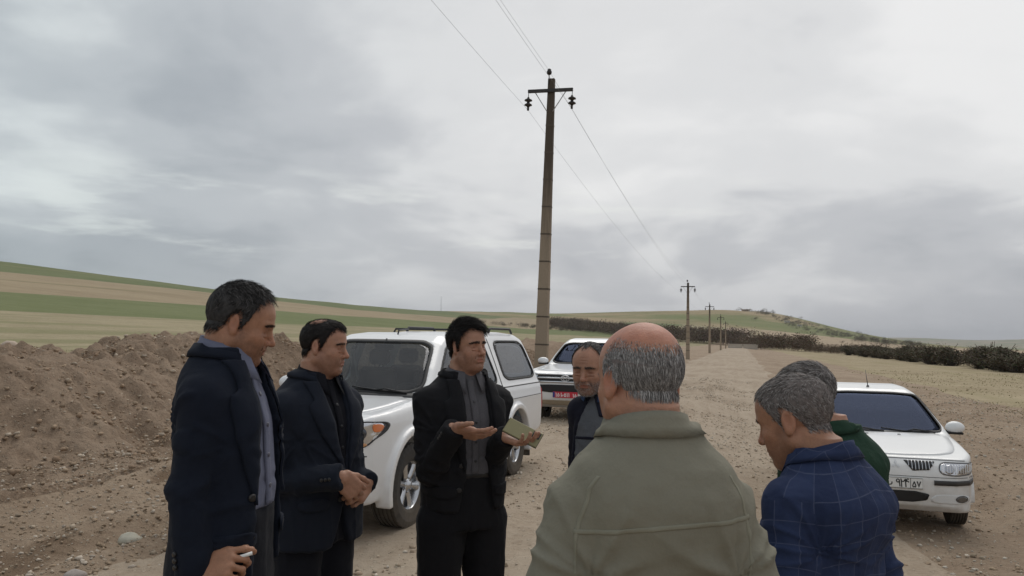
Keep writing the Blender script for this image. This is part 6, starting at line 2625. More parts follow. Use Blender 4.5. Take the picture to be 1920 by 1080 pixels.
# ---- the man in green behind him
def man_green():
    p = Person((1.115, 2.80), 118, 1.622, 'man in dark green shirt with grey hair, half hidden behind the blue check shirt',
               dict(yaw=10, pitch=14, wide=1.0), None, belly=0.02, wide=0.012, lean=0.03, hunch=0.04, neck=(-0.035, 0.04), hscale=1.02, sho=0.150)
    set_arms(p, dict(R=hang('R', .185, .04, .83), L=hang('L', .180, .10, .83)))
    p.body(SKIN_C, skin_col((0.5, 0.48, 0.47), 0.4, red=0.3))
    p.face_bits(brow=(0.06, 0.055, 0.05))
    hl = hairline(front=0.086, temple=0.060, side=-0.010, ear=0.040, back=-0.056)
    p.hair(lambda L: hl(L), lambda L: 0.016 + 0.012 * np.clip((L[:, 2] - .04) / .06, 0, 1), SALT2, n=10000, comb=comb_back, cap_t=0.009, lift=0.35, width=0.0011, seed=38, capcol=(0.135, 0.122, 0.118), clump=0.8)
    o, solid = shirt_jacket(p, M_GREEN, 0.018, (0.068, 0.064, 0.054), 0.80, 45, 0.0075, square=0.012)
    p.collar(M_GREEN, zc=1.490, rin=(0.070, 0.072), h=0.040, fall=0.052, open_deg=20, tip=0.05, thick=0.0035, parent=o, flare=0.010, tilt=0.4, solid=solid)
    p.trousers(M_NAVTR)
    return p


man_green()

# ------------------------------------------------------------------ vehicles
def poly2(P):
    """signed distance to a 2-D polygon"""
    P = np.array(P, float)

    def fn(a, b):
        a, b = np.broadcast_arrays(a, b)
        d = np.full(a.shape, 1e9)
        sgn = np.ones(a.shape)
        n = len(P)
        for i in range(n):
            p, q = P[i], P[(i - 1) % n]
            e = q - p
            wx, wy = a - p[0], b - p[1]
            t = np.clip((wx * e[0] + wy * e[1]) / (e @ e + 1e-12), 0, 1)
            d = np.minimum(d, (wx - e[0] * t) ** 2 + (wy - e[1] * t) ** 2)
            c1, c2, c3 = b >= p[1], b < q[1], e[0] * wy > e[1] * wx
            sgn = np.where((c1 & c2 & c3) | (~c1 & ~c2 & ~c3), -sgn, sgn)
        return sgn * np.sqrt(d)
    return fn


DUST = (0.30, 0.245, 0.18)
M_PAINT = mat('white_paint', (0.78, 0.79, 0.80), 0.28, var=0.03, coat=0.5, dirt=(DUST, 0.25, 0.80, 0.35))
M_PAINT2 = mat('white_paint_dusty', (0.76, 0.765, 0.76), 0.32, var=0.03, coat=0.4, dirt=(DUST, 0.30, 0.85, 0.45))
M_TRIM = mat('black_plastic', (0.022, 0.022, 0.024), 0.5, var=0.15, dirt=(DUST, 0.2, 0.8, 0.25))
M_RUBBER = mat('window_rubber', (0.015, 0.015, 0.016), 0.6, var=0.1)
M_TYRE = mat('tyre_rubber', (0.028, 0.027, 0.026), 0.85, var=0.2, vscale=14, bump=0.3, bscale=60, bdist=0.004, dirt=(DUST, -0.5, 0.5, 0.35))
M_CHROME = mat('chrome', (0.66, 0.67, 0.69), 0.16, metal=1.0, var=0.05)
M_ALLOY = mat('alloy', (0.52, 0.53, 0.55), 0.25, metal=0.9, var=0.08)
M_LAMP = mat('lamp_reflector', (0.62, 0.63, 0.66), 0.18, metal=0.9, var=0.05)
M_AMBER = mat('amber_lens', (0.70, 0.20, 0.06), 0.2, var=0.1, coat=0.6)
M_RED = mat('red_lens', (0.42, 0.02, 0.02), 0.2, var=0.05, coat=0.6)
M_SEAT = mat('seat_cloth', (0.085, 0.085, 0.092), 0.9, var=0.15)
M_DASH = mat('dashboard', (0.028, 0.028, 0.03), 0.8, var=0.1)
M_LINER = mat('headliner', (0.40, 0.38, 0.34), 0.95, var=0.05)
M_GLASS = glass('car_glass', (0.36, 0.40, 0.41))
M_GLASSD = glass('tinted_glass', (0.045, 0.055, 0.085), refl=(0.21, 0.26, 0.41), dust=0.010)
M_GLASSX = glass('rear_film', (0.012, 0.014, 0.02), dust=0.04)
M_GLASSC = glass('lamp_glass', (0.90, 0.92, 0.94), dust=0.02)


class Car:
    def __init__(s, name, label, loc, yaw, spec):
        s.root = empty(name, loc, R(yaw), label, spec['cat'])
        s.spec = spec
        h = spec.get('h', 0.0145)
        x0, x1, W, H = spec['x0'], spec['x1'], spec['W'], spec['H']
        v = Vol(np.arange(x0 - .06, x1 + .06, h), np.arange(-W - .06, W + .06 + h, h), np.arange(.10, H + .05, h))
        X, Y, Z = v.grid((slice(None),) * 3)
        dl = poly2(spec['lower'])(X, Z)
        dc = poly2(spec['cab'])(X, Z)
        pl = [(x, y) for x, y in spec['plan']] + [(x, -y) for x, y in spec['plan'][::-1]]
        dp = poly2(pl)(X, Y)
        zt, wt = zip(*spec['sec'])
        wz = np.interp(Z, zt, wt)
        dt = (np.abs(Y) - wz) * 0.93
        zc, wc = zip(*spec['csec'])
        dtc = (np.abs(Y) - np.interp(Z, zc, wc)) * 0.9
        low = smax(smax(dl, dp, .05), dt, .07)
        # crowned bonnet: lower towards its sides
        cab = smax(smax(dc, dp, .05), dtc, spec.get('ck', .10))
        d = smin(low, cab, .03)
        # wheel arch lips
        for ax in spec['axles']:
            rr = np.sqrt((X - ax) ** 2 + (Z - spec['wr']) ** 2)
            ring = np.maximum(np.abs(rr - spec['arch'] - .03) - .035, np.abs(np.abs(Y) - W + .05) - .052 - spec.get('flare', .0))
            ring = np.maximum(ring, .26 - Z)
            d = smin(d, ring, .035)
        s.solid = Vol(*v.a)
        s.solid.d = d.astype(np.float32)
        # hollow cabin and openings
        inner = np.maximum(np.maximum(smin(dl, dc, .02) + .045, dtc + .045), dp + .05)
        inner = np.maximum(inner, spec['floor'] - Z)
        inner = np.maximum(inner, X - spec['cabx'][1])
        inner = np.maximum(inner, spec['cabx'][0] - X)
        d = np.maximum(d, -inner)
        for ax in spec['axles']:
            rr = np.sqrt((X - ax) ** 2 + (Z - spec['wr']) ** 2) - spec['arch']
            well = np.maximum(rr, W - .34 - np.abs(Y))
            d = smax(d, -well, .012)
        for poly in spec['side']:
            q = poly2(poly)(X, Z) + 0.02
            q = np.maximum(q - 0.02, .35 - np.abs(Y))
            d = np.maximum(d, -q)
        q = poly2(spec['wind'])(Y, Z)
        d = np.maximum(d, -np.maximum(q, spec['windx'] - X))
        q = poly2(spec['rearw'])(Y, Z)
        d = np.maximum(d, -np.maximum(q, X - spec['rearx']))
        v.d = d.astype(np.float32)
        s.v = v
        V, F = v.mesh()
        s.part('body', V, F, spec['paint'])

    def part(s, name, V, F, m, parent=None, **kw):
        return mesh_obj(name, V, F, m, parent or s.root, **kw)

    def mb(s, name, b, m, parent=None, smooth=True):
        return b.build(name, m, parent or s.root, smooth)

    def side_panel(s, name, poly, m, sy, off=0.003, thick=0.004, parent=None, rings=8, n=64, rnd=2):
        P = chaikin(poly, rnd) if rnd else np.array(poly, float)
        out = np.stack([P[:, 0], P[:, 0] * 0 + sy * 1.25, P[:, 1]], 1)
        V, F = drape(s.solid, out, (0, -sy, 0), off, thick, n, rings)
        return s.part(name, V, F, m, parent)

    def end_panel(s, name, poly, m, end=1, off=0.003, thick=0.004, parent=None, rings=6, n=56, rnd=2, bulge=0.0, x=None):
        P = chaikin(poly, rnd) if rnd else np.array(poly, float)
        x = (s.spec['x1'] + .25 if end > 0 else s.spec['x0'] - .25) if x is None else x
        out = np.stack([P[:, 0] * 0 + x, P[:, 0], P[:, 1]], 1)
        V, F = drape(s.solid, out, (-end, 0, 0), off, thick, n, rings, bulge, maxd=3.5)
        return s.part(name, V, F, m, parent)

    def top_panel(s, name, poly, m, off=0.003, thick=0.004, parent=None, rings=10, n=72, rnd=2):
        P = chaikin(poly, rnd) if rnd else np.array(poly, float)
        out = np.stack([P[:, 0], P[:, 1], P[:, 0] * 0 + s.spec['H'] + .2], 1)
        V, F = drape(s.solid, out, (0, 0, -1), off, thick, n, rings)
        return s.part(name, V, F, m, parent)

    def rim_strip(s, name, poly, axisdir, w, m, off=.001, thick=.006, base=1.25, closed=True, parent=None):
        """narrow moulding that follows a closed outline"""
        P = chaikin(poly, 1, f=.15) if len(poly) > 12 else chaikin(poly, 2)
        c = P.mean(0)
        Q = resample(P, 90)
        T = np.roll(Q, -1, 0) - np.roll(Q, 1, 0)
        T /= np.linalg.norm(T, axis=1)[:, None]
        Nn = np.stack([T[:, 1], -T[:, 0]], 1)
        if ((Q - c) * Nn).sum() < 0:
            Nn = -Nn
        A, B = Q - Nn * w * .4, Q + Nn * w * .6
        A, B = np.vstack([A, A[:1]]), np.vstack([B, B[:1]])
        if axisdir[1]:
            f = lambda K: np.stack([K[:, 0], K[:, 0] * 0 - axisdir[1] * base, K[:, 1]], 1)
        else:
            f = lambda K: np.stack([K[:, 0] * 0 - axisdir[0] * base, K[:, 0], K[:, 1]], 1)
        V, F = strip(s.solid, f(A), f(B), axisdir, 3, 120, off, thick, maxd=3.5)
        return s.part(name, V, F, m, parent)

    def wheels(s, ry, r, width, rim_r, style, track, label=None):
        for k, ax in enumerate(s.spec['axles']):
            for sy in (-1, 1):
                hub = MB()
                hub.lathe([(0, -.06), (.14, -.06), (.14, -.02), (0, -.02)], 24, axis='Y')
                w = hub.build('wheel', M_DASH, s.root)
                w.location = (ax, sy * track, s.spec['wr'] - s.spec.get('drop', 0.0))
                if sy < 0:
                    w.rotation_euler = (0, 0, math.pi)
                t = MB()
                hw = width / 2
                prof = [(rim_r, -hw * .80), (rim_r + .02, -hw * .92), (r * .86, -hw), (r * .94, -hw * .93)]
                for g in np.linspace(-hw * .78, hw * .78, 6):
                    prof += [(r, g - hw * .10), (r, g + hw * .08), (r - .011, g + hw * .09), (r - .011, g + hw * .145)]
                prof = prof[:-2] + [(r * .94, hw * .93), (r * .86, hw), (rim_r + .025, hw * .94), (rim_r + .008, hw * .86), (rim_r - .004, hw * .80)]
                n = 72
                t.lathe(prof, n, axis='Y')
                # tread blocks: cut shoulders in and out
                Vt = np.array(t.V).reshape(n, len(prof), 3)
                for q in range(n):
                    if q % 2 == 0:
                        for j in list(range(3, 7)) + list(range(len(prof) - 8, len(prof) - 3)):
                            rr = math.hypot(Vt[q, j, 0], Vt[q, j, 2])
                            f = (rr - .007) / rr
                            Vt[q, j, 0] *= f
                            Vt[q, j, 2] *= f
                t.V = [tuple(a) for a in Vt.reshape(-1, 3)]
                t.build('tyre', M_TYRE, w, smooth=False)
                rm = MB()
                rm.lathe([(rim_r - .004, hw * .80), (rim_r - .012, hw * .70), (rim_r - .022, hw * .55), (rim_r - .03, -hw * .7)], 48, axis='Y')
                if style == 'six':
                    for q in range(6):
                        a0 = q * math.pi / 3 + .2
                        pts = []
                        for (rr, half, y) in ((.045, .030, hw * .50), (.09, .026, hw * .56), (rim_r * .75, .034, hw * .62), (rim_r - .016, .052, hw * .66)):
                            pts.append((rr, half, y))
                        V, F = [], []
                        for rr, half, y in pts:
                            for hh, dy in ((-half, -.012), (-half * .5, .010), (half * .5, .010), (half, -.012)):
                                V.append((rr * math.cos(a0) - hh * math.sin(a0), y + dy, rr * math.sin(a0) + hh * math.cos(a0)))
                        for i in range(3):
                            for j in range(3):
                                F.append((i * 4 + j, i * 4 + j + 1, (i + 1) * 4 + j + 1, (i + 1) * 4 + j))
                        rm.add(V, F)
                        b0 = (.062 * math.cos(a0 + .52), hw * .56, .062 * math.sin(a0 + .52))
                        rm.tube([b0, (b0[0], b0[1] + .012, b0[2])], .010, 6)
                    rm.lathe([(.058, hw * .35), (.060, hw * .58), (.052, hw * .64), (.034, hw * .68), (.030, hw * .80), (0.0, hw * .82)], 24, axis='Y')
                else:
                    rm.lathe([(rim_r - .02, hw * .45), (rim_r - .05, hw * .60), (.10, hw * .66), (.05, hw * .74), (0.0, hw * .75)], 40, axis='Y')
                rm.build('rim', M_ALLOY, w)
                if style != 'six':
                    for q in range(9):
                        a0 = q * 2 * math.pi / 9
                        b = MB()
                        b.box((rim_r * .72 * math.cos(a0), hw * .635, rim_r * .72 * math.sin(a0)), (.03, .012, .018), rot=np.array([[math.cos(a0), 0, -math.sin(a0)], [0, 1, 0], [math.sin(a0), 0, math.cos(a0)]]), bev=.006)
                        b.build('rim_slot', M_DASH, w, smooth=False)
                else:
                    dk = MB()
                    dk.lathe([(rim_r - .03, hw * .05), (0, hw * .05)], 32, axis='Y')
                    dk.build('brake_disc', M_DASH, w)

    def seats(s, rows, z, belt):
        for x, ys in rows:
            for y in ys:
                b = MB()
                b.box((x + .25, y, z), (.25, .24, .09), bev=.06)
                b.box((x - .06, y, z + .34), (.085, .235, .32), rot=np.array(Matrix.Rotation(R(-14), 3, 'Y')), bev=.06)
                st_ = s.mb('seat', b, M_SEAT)
                b = MB()
                b.box((x - .17, y, z + .77), (.05, .13, .09), rot=np.array(Matrix.Rotation(R(-10), 3, 'Y')), bev=.04)
                b.tube([(x - .15, y - .05, z + .62), (x - .165, y - .05, z + .72)], .008, 6)
                b.tube([(x - .15, y + .05, z + .62), (x - .165, y + .05, z + .72)], .008, 6)
                b.build('headrest', M_SEAT, st_)

    def dash(s, x, z, w, wheel_y):
        b = MB()
        b.box((x - .10, 0, z), (.26, w, .10), bev=.05)
        b.box((x - .22, wheel_y, z + .07), (.12, .20, .05), bev=.04)
        o = s.mb('dashboard', b, M_DASH)
        b = MB()
        t = np.linspace(0, 2 * math.pi, 33)
        c = np.array([x - .50, wheel_y, z + .03])
        u, w_ = np.array([0, 1.0, 0]), np.array([.42, 0, .90])
        b.tube([tuple(c + .19 * (u * math.cos(a) + w_ * math.sin(a))) for a in t], .016, 8)
        for a in (0.2, 2.94, 4.71):
            b.tube([tuple(c + np.array([.03, 0, 0])), tuple(c + .19 * (u * math.cos(a) + w_ * math.sin(a)))], .016, 6)
        b.tube([tuple(c), tuple(c + np.array([.25, 0, -.12]))], .03, 8)
        s.mb('steering_wheel', b, M_DASH)
        b = MB()
        b.box((x - .56, 0, s.spec['H'] - .20), (.012, .11, .032), bev=.01)
        b.tube([(x - .555, 0, s.spec['H'] - .18), (x - .62, 0, s.spec['H'] - .11)], .008, 6)
        s.mb('inside_mirror', b, M_DASH)

    def mirror(s, x, z, y, paint, L=.17):
        for sy in (-1, 1):
            v = Vol(np.arange(-.14, .14, .007), np.arange(-.16, .16, .007), np.arange(-.12, .12, .007))
            v.add(ell((0.0, 0, 0), (.075, L / 2 * 1.15, .078)))
            v.d = smax(v.d, v.grid((slice(None),) * 3)[0] * -1 - .035 + 0 * v.d, .012)
            V, F = v.mesh()
            o = s.part('mirror', V + np.array([x, sy * (y + L * .62), z]), F, paint)
            b = MB()
            b.tube([(x, sy * (y - .04), z - .07), (x, sy * (y + L * .35), z - .05)], [.03, .026], 8)
            b.build('mirror_arm', M_TRIM, o)
            b = MB()
            b.box((x - .036, sy * (y + L * .62), z), (.003, L * .45, .055), bev=.002)
            b.build('mirror_glass', M_CHROME, o)
            b = MB()
            b.box((x + .01, sy * (y + L * .62), z - .064), (.055, L * .45, .014), bev=.01)
            b.build('mirror_foot', M_TRIM, o)

    def wiper(s, pts, name='wiper'):
        """pts: (y, z) along the lower windscreen"""
        pts = resample(np.array(pts, float), 14, closed=False)
        B = np.stack([pts[:, 0] * 0 + s.spec['x1'] + .2, pts[:, 0], pts[:, 1]], 1)
        P = s.solid.cast(B, (-1, 0, 0), maxd=3.5)
        Nn = s.solid.grad(P)
        b = MB()
        b.tube([tuple(q) for q in P + Nn * .016], .009, 6)
        b.tube([tuple(P[0] + Nn[0] * .01), tuple(P[5] + Nn[5] * .045), tuple(P[7] + Nn[7] * .018)], .010, 6)
        s.mb(name, b, M_RUBBER)

    def strokes(s, name, lines, origin, ex, ez, w, m, thick=.0015, parent=None):
        """flat lettering: each line is a list of (u, v) in metres on the plate"""
        b = MB()
        o, ex, ez = np.array(origin, float), np.array(ex, float), np.array(ez, float)
        nn = np.cross(ex, ez)
        for ln in lines:
            P = np.array(ln, float)
            T = np.gradient(P, axis=0)
            T /= np.linalg.norm(T, axis=1)[:, None] + 1e-9
            Nw = np.stack([-T[:, 1], T[:, 0]], 1)
            P[0] -= T[0] * w * .35
            P[-1] += T[-1] * w * .35
            A, B = P + Nw * w / 2, P - Nw * w / 2
            V = [o + ex * a[0] + ez * a[1] + nn * thick for a in A] + [o + ex * a[0] + ez * a[1] + nn * thick for a in B]
            n = len(A)
            b.add(V, [(i, n + i, n + i + 1, i + 1) for i in range(n - 1)])
        return s.mb(name, b, m, parent, smooth=False)

    def text(s, chars, origin, w, m, parent):
        """each character of a plate is its own flat piece"""
        for ch, u, v, k in chars:
            s.strokes('plate_character', glyph(ch, u, v, k), origin, (0, 1, 0), (0, 0, 1), w, m, parent=parent)


def arc(cx, cz, rx, rz, a0, a1, n=12):
    return [(cx + rx * math.cos(R(a0 + (a1 - a0) * i / (n - 1))), cz + rz * math.sin(R(a0 + (a1 - a0) * i / (n - 1)))) for i in range(n)]


def glyph(c, u, v, k):
    """Persian digits and letters drawn as pen strokes; u,v = lower left corner, k = height"""
    T = lambda L: [[(u + x * k, v + z * k) for x, z in l] for l in L]
    if c == '9':
        return T([arc(.27, .72, .17, .19, 0, 360, 16), [(.44, .72), (.45, .45), (.50, .05)]])
    if c == '2':
        return T([[(.12, .95), (.17, .60), (.20, .02)], arc(.33, .86, .20, .22, 180, 350, 10)])
    if c == '4':
        return T([[(.12, .95), (.17, .60), (.20, .02)], arc(.42, .84, .16, .13, 60, 270, 10) + [(.52, .60)], [(.19, .66), (.42, .71)]])
    if c == '5':
        return T([[(.32, .90), (.16, .55), (.10, .28), (.16, .10), (.27, .13), (.32, .24), (.37, .13), (.48, .10), (.54, .28), (.47, .55), (.32, .90)]])
    if c == '7':
        return T([[(.08, .95), (.20, .60), (.31, .08), (.42, .60), (.54, .95)]])
    if c == '1':
        return T([[(.14, .95), (.20, .60), (.22, .02)]])
    if c == '0':
        return T([[(.22, .42), (.30, .50), (.38, .42), (.30, .34), (.22, .42)]])
    if c == '6':
        return T([[(.44, .92), (.20, .90), (.14, .72), (.24, .60), (.42, .62)], [(.30, .62), (.38, .30), (.48, .02)]])
    if c == 'b':
        return T([[(.05, .62), (.05, .40), (.16, .28), (.45, .25), (.75, .28), (.86, .40), (.86, .62)], [(.42, .02), (.48, .02)]])
    if c == 'a':
        return T([[(.16, .95), (.18, .05)], [(.32, .30), (.45, .20), (.62, .30), (.62, .55)]])
    return []


# ---- white double-cab pickup with a canopy, near left
def pickup_canopy():
    sp = dict(cat='pickup', x0=-4.24, x1=.90, W=.905, H=1.79, wr=.375, arch=.455, axles=(0.0, -3.0), flare=.018, floor=.62, cabx=(-4.12, -.42),
              lower=[(.70, .31), (.84, .36), (.885, .50), (.895, .70), (.875, .88), (.80, .99), (.62, 1.045), (-.20, 1.115), (-.42, 1.13), (-1.2, 1.13), (-2.5, 1.13), (-4.12, 1.13), (-4.20, 1.05), (-4.225, .75), (-4.20, .52), (-4.0, .46), (-3.4, .42), (-.5, .36), (.4, .33)],
              cab=[(-.36, 1.05), (-.40, 1.13), (-.75, 1.40), (-1.12, 1.655), (-1.32, 1.725), (-1.65, 1.752), (-2.40, 1.762), (-2.62, 1.775), (-3.3, 1.785), (-3.80, 1.765), (-3.96, 1.72), (-4.06, 1.52), (-4.16, 1.12), (-4.16, 1.0)],
              plan=[(.895, 0), (.895, .48), (.83, .70), (.66, .84), (.42, .895), (0, .905), (-3.6, .905), (-4.10, .895), (-4.21, .83), (-4.235, .70), (-4.235, 0)],
              sec=[(.1, .84), (.35, .86), (.5, .885), (.75, .905), (.95, .895), (1.06, .865), (1.13, .83), (1.3, .70)],
              csec=[(.9, .87), (1.10, .85), (1.15, .825), (1.40, .735), (1.62, .650), (1.72, .605), (1.80, .56)], ck=.09,
              side=[chaikin(q, 2, f=.11) for q in ([(-.66, 1.175), (-.98, 1.42), (-1.24, 1.605), (-1.66, 1.655), (-1.70, 1.175)], [(-1.80, 1.175), (-1.78, 1.655), (-2.36, 1.660), (-2.46, 1.175)], [(-2.72, 1.195), (-2.72, 1.665), (-3.72, 1.665), (-3.88, 1.60), (-4.00, 1.195)])],
              wind=chaikin([(-.745, 1.165), (-.560, 1.650), (.560, 1.650), (.745, 1.165)], 2, f=.10), windx=-1.35,
              rearw=chaikin([(-.66, 1.22), (-.56, 1.62), (.56, 1.62), (.66, 1.22)], 2, f=.10), rearx=-3.9, paint=M_PAINT)
    x, y = -1.70, 7.56
    zg = float(ground_z(x, y)) + 0.0
    c = Car('pickup', 'white double cab pickup with a canopy over its bed, behind the suited men', (x, y, zg - .005), -108.5, sp)
    c.wheels(0, .375, .245, .215, 'six', .765)
    # underbody so that nothing shows through
    b = MB()
    b.box((-1.7, 0, .50), (2.3, .52, .14), bev=.03)
    b.tube([(0, -.65, .375), (0, .65, .375)], .045, 8)
    b.tube([(-3.0, -.65, .375), (-3.0, .65, .375)], .06, 8)
    b.box((.55, 0, .42), (.20, .62, .08), bev=.02)
    c.mb('chassis', b, M_DASH)
    # glazing
    for sy in (-1, 1):
        for poly in sp['side']:
            g = c.side_panel('side_window', poly, M_GLASS, sy, off=-.007, thick=.004, rnd=0)
            c.rim_strip('window_seal', poly, (0, -sy, 0), .022, M_RUBBER, parent=g)
        c.side_panel('door', [(-.34, 1.105), (-.30, .80), (-.46, .50), (-1.70, .47), (-1.74, 1.125), (-1.2, 1.115)], M_PAINT, sy, off=.001, thick=.005)
        c.side_panel('door', [(-1.77, 1.125), (-1.745, .47), (-2.10, .49), (-2.42, .70), (-2.52, .92), (-2.52, 1.125)], M_PAINT, sy, off=.001, thick=.005)
        for dx in (-1.56, -2.40):
            b = MB()
            b.box((dx, sy * .915, .985), (.10, .016, .022), bev=.010)
            c.mb('door_handle', b, M_PAINT)
        # bed side, seam between bed and canopy, low moulding
        c.side_panel('bed_side', [(-2.57, 1.075), (-2.57, .90), (-2.50, .62), (-2.53, .50), (-2.50, .48), (-3.5, .48), (-3.52, .80), (-4.18, .80), (-4.18, 1.075)], M_PAINT, sy, off=.000, thick=.003, rnd=1) if False else None
        xs = np.linspace(-2.60, -4.14, 30)
        V, F = strip(c.solid, np.stack([xs, xs * 0 + sy * 1.25, xs * 0 + 1.105], 1), np.stack([xs, xs * 0 + sy * 1.25, xs * 0 + 1.118], 1), (0, -sy, 0), 3, 40, .0005, .003)
        c.part('canopy_seam', V, F, M_TRIM)
        V, F = strip(c.solid, np.stack([xs, xs * 0 + sy * 1.25, xs * 0 + .955], 1), np.stack([xs, xs * 0 + sy * 1.25, xs * 0 + .963], 1), (0, -sy, 0), 3, 40, .0002, .002)
        c.part('bed_crease', V, F, mat('panel_gap', (0.10, 0.10, 0.105), 0.7, var=0.05))
        zs = np.linspace(.50, 1.70, 40)
        xz = np.interp(zs, [.5, 1.12, 1.7], [-2.56, -2.57, -2.55])
        V, F = strip(c.solid, np.stack([xz - .012, zs * 0 + sy * 1.25, zs], 1), np.stack([xz + .012, zs * 0 + sy * 1.25, zs], 1), (0, -sy, 0), 3, 60, .0003, .002)
        c.part('cab_gap', V, F, M_TRIM)
        # fuel flap, tail lamp, mud flaps
        c.end_panel('tail_lamp', [(sy * .66, .70), (sy * .66, 1.06), (sy * .86, 1.06), (sy * .86, .70)], M_RED, end=-1, off=.002, thick=.015)
        c.side_panel('tail_lamp_edge', [(-4.13, .76), (-4.13, 1.05), (-4.20, 1.05), (-4.20, .76)], M_RED, sy, off=.001, thick=.004, rings=3)
        for ax in (-.50, -3.52):
            b = MB()
            b.box((ax, sy * .775, .345), (.010, .125, .165), bev=.006)
            c.mb('mud_flap', b, M_TRIM)
        # roof rails on the canopy
        b = MB()
        b.tube([(-2.78, sy * .56, 1.775), (-2.83, sy * .56, 1.825), (-3.60, sy * .56, 1.83), (-3.68, sy * .56, 1.775)], .016, 8)
        c.mb('roof_rail', b, M_TRIM)
        # lamps
        lamp = [(sy * .565, .985), (sy * .845, 1.00), (sy * .872, .965), (sy * .862, .89), (sy * .805, .80), (sy * .70, .765), (sy * .585, .83)]
        hb = c.end_panel('headlight', lamp, M_LAMP, off=-.002, thick=.004, rings=8, rnd=2)
        c.rim_strip('lamp_surround', lamp, (-1, 0, 0), .006, M_TRIM, base=1.2, off=.0, thick=.005, parent=hb)
        amber = [(sy * .826, .972), (sy * .846, .978), (sy * .862, .955), (sy * .854, .905), (sy * .832, .915)]
        c.end_panel('indicator', amber, M_AMBER, off=.003, thick=.004, parent=hb)
        am2 = [(sy * .735, .800), (sy * .78, .830), (sy * .805, .81), (sy * .77, .793), (sy * .73, .788)]
        c.end_panel('indicator', am2, mat('pale_amber', (0.62, 0.33, 0.16), 0.25, coat=.5), off=.003, thick=.003, parent=hb)
        pr = [(sy * .745 + .050 * math.cos(t), .905 + .058 * math.sin(t)) for t in np.linspace(0, 6.283, 17)[:-1]]
        c.end_panel('projector', pr, mat('lamp_dark', (0.10, 0.105, 0.12), 0.1, metal=.6), off=.004, thick=.004, parent=hb, rings=3)
        pr = [(sy * .745 + .026 * math.cos(t), .905 + .030 * math.sin(t)) for t in np.linspace(0, 6.283, 17)[:-1]]
        c.end_panel('bulb_cap', pr, M_CHROME, off=.008, thick=.004, parent=hb, rings=3)
        c.end_panel('fog_lamp', [(sy * .60, .50), (sy * .60, .58), (sy * .74, .58), (sy * .74, .50)], M_LAMP, off=.002, thick=.004)
    # windscreen
    g = c.end_panel('windscreen', sp['wind'], M_GLASS, off=-.005, thick=.004, rnd=0, rings=10)
    c.rim_strip('windscreen_seal', sp['wind'], (-1, 0, 0), .030, M_RUBBER, base=1.2, parent=g)
    c.end_panel('rear_window', sp['rearw'], M_GLASS, end=-1, off=-.012, thick=.004, rnd=0)
    c.wiper([(.60, 1.150), (.30, 1.163), (-.02, 1.19)])
    c.wiper([(.02, 1.150), (-.30, 1.160), (-.60, 1.185)])
    xs = np.linspace(-.70, .70, 40)
    V, F = strip(c.solid, np.stack([xs * 0 + 1.2, xs, xs * 0 + 1.125], 1), np.stack([xs * 0 + 1.2, xs, xs * 0 + 1.160], 1), (-1, 0, 0), 3, 50, .001, .004, maxd=3.5)
    c.part('cowl', V, F, M_TRIM)
    # bonnet panel and raised centre
    c.top_panel('bonnet', [(.66, -.60), (.72, 0), (.66, .60), (.40, .71), (-.34, .745), (-.385, .0), (-.34, -.745), (.40, -.71)], M_PAINT, off=.001, thick=.006, rnd=1)
    # nose: grille, bumper intake, badge bar
    gr = c.end_panel('grille', [(-.50, .985), (.50, .985), (.42, .76), (-.42, .76)], M_TRIM, off=.002, thick=.006, rnd=1)
    for z in (.955, .905, .855, .805):
        w = .44 - (.97 - z) * .3
        b = MB()
        P = c.solid.cast(np.stack([np.full(15, 1.2), np.linspace(-w, w, 15), np.full(15, z)], 1), (-1, 0, 0), maxd=2)
        b.tube([tuple(q + np.array([.012, 0, 0])) for q in P], .012, 6)
        b.build('grille_bar', M_CHROME, gr)
    c.end_panel('bumper_intake', [(-.46, .68), (.46, .68), (.40, .55), (-.40, .55)], M_TRIM, off=.002, thick=.004)
    xs = np.linspace(-.80, .80, 50)
    V, F = strip(c.solid, np.stack([xs * 0 + 1.2, xs, xs * 0 + .712], 1), np.stack([xs * 0 + 1.2, xs, xs * 0 + .722], 1), (-1, 0, 0), 3, 60, .0003, .002, maxd=3)
    c.part('bumper_gap', V, F, mat('panel_gap', (0.10, 0.10, 0.105), 0.7))
    b = MB()
    b.box((-4.27, 0, .55), (.05, .80, .06), bev=.03)
    c.mb('rear_bumper', b, M_CHROME)
    b = MB()
    b.box((.892, 0, .62), (.006, .26, .055), bev=.003)
    pl = c.mb('number_plate', b, mat('plate_white', (0.74, 0.74, 0.72), 0.5))
    # roof aerial, cross bars
    b = MB()
    b.tube([(-1.36, .02, 1.73), (-1.38, .02, 1.775), (-1.62, .02, 1.79)], .010, 6)
    c.mb('aerial', b, M_TRIM)
    b = MB()
    b.tube([(-2.30, -.50, 1.76), (-2.30, -.48, 1.80), (-2.30, .48, 1.80), (-2.30, .50, 1.76)], .014, 6)
    c.mb('roof_bar', b, M_TRIM)
    c.mirror(-.72, 1.20, .80, M_PAINT, L=.20)
    c.seats([(-1.50, (-.36, .36)), (-2.30, (-.38, .38))], .70, 1.13)
    c.dash(-.52, 1.02, .66, .36)
    b = MB()
    b.tube([(-1.60, -.66, 1.55), (-1.58, -.60, 1.30), (-1.55, -.50, 1.02)], .020, 6)
    c.mb('seat_belt', b, M_LINER)
    b = MB()
    b.box((-1.68, -.70, 1.38), (.05, .02, .22), bev=.015)
    b.box((-1.68, .70, 1.38), (.05, .02, .22), bev=.015)
    c.mb('pillar_trim', b, M_LINER)
    return c


pickup_canopy()


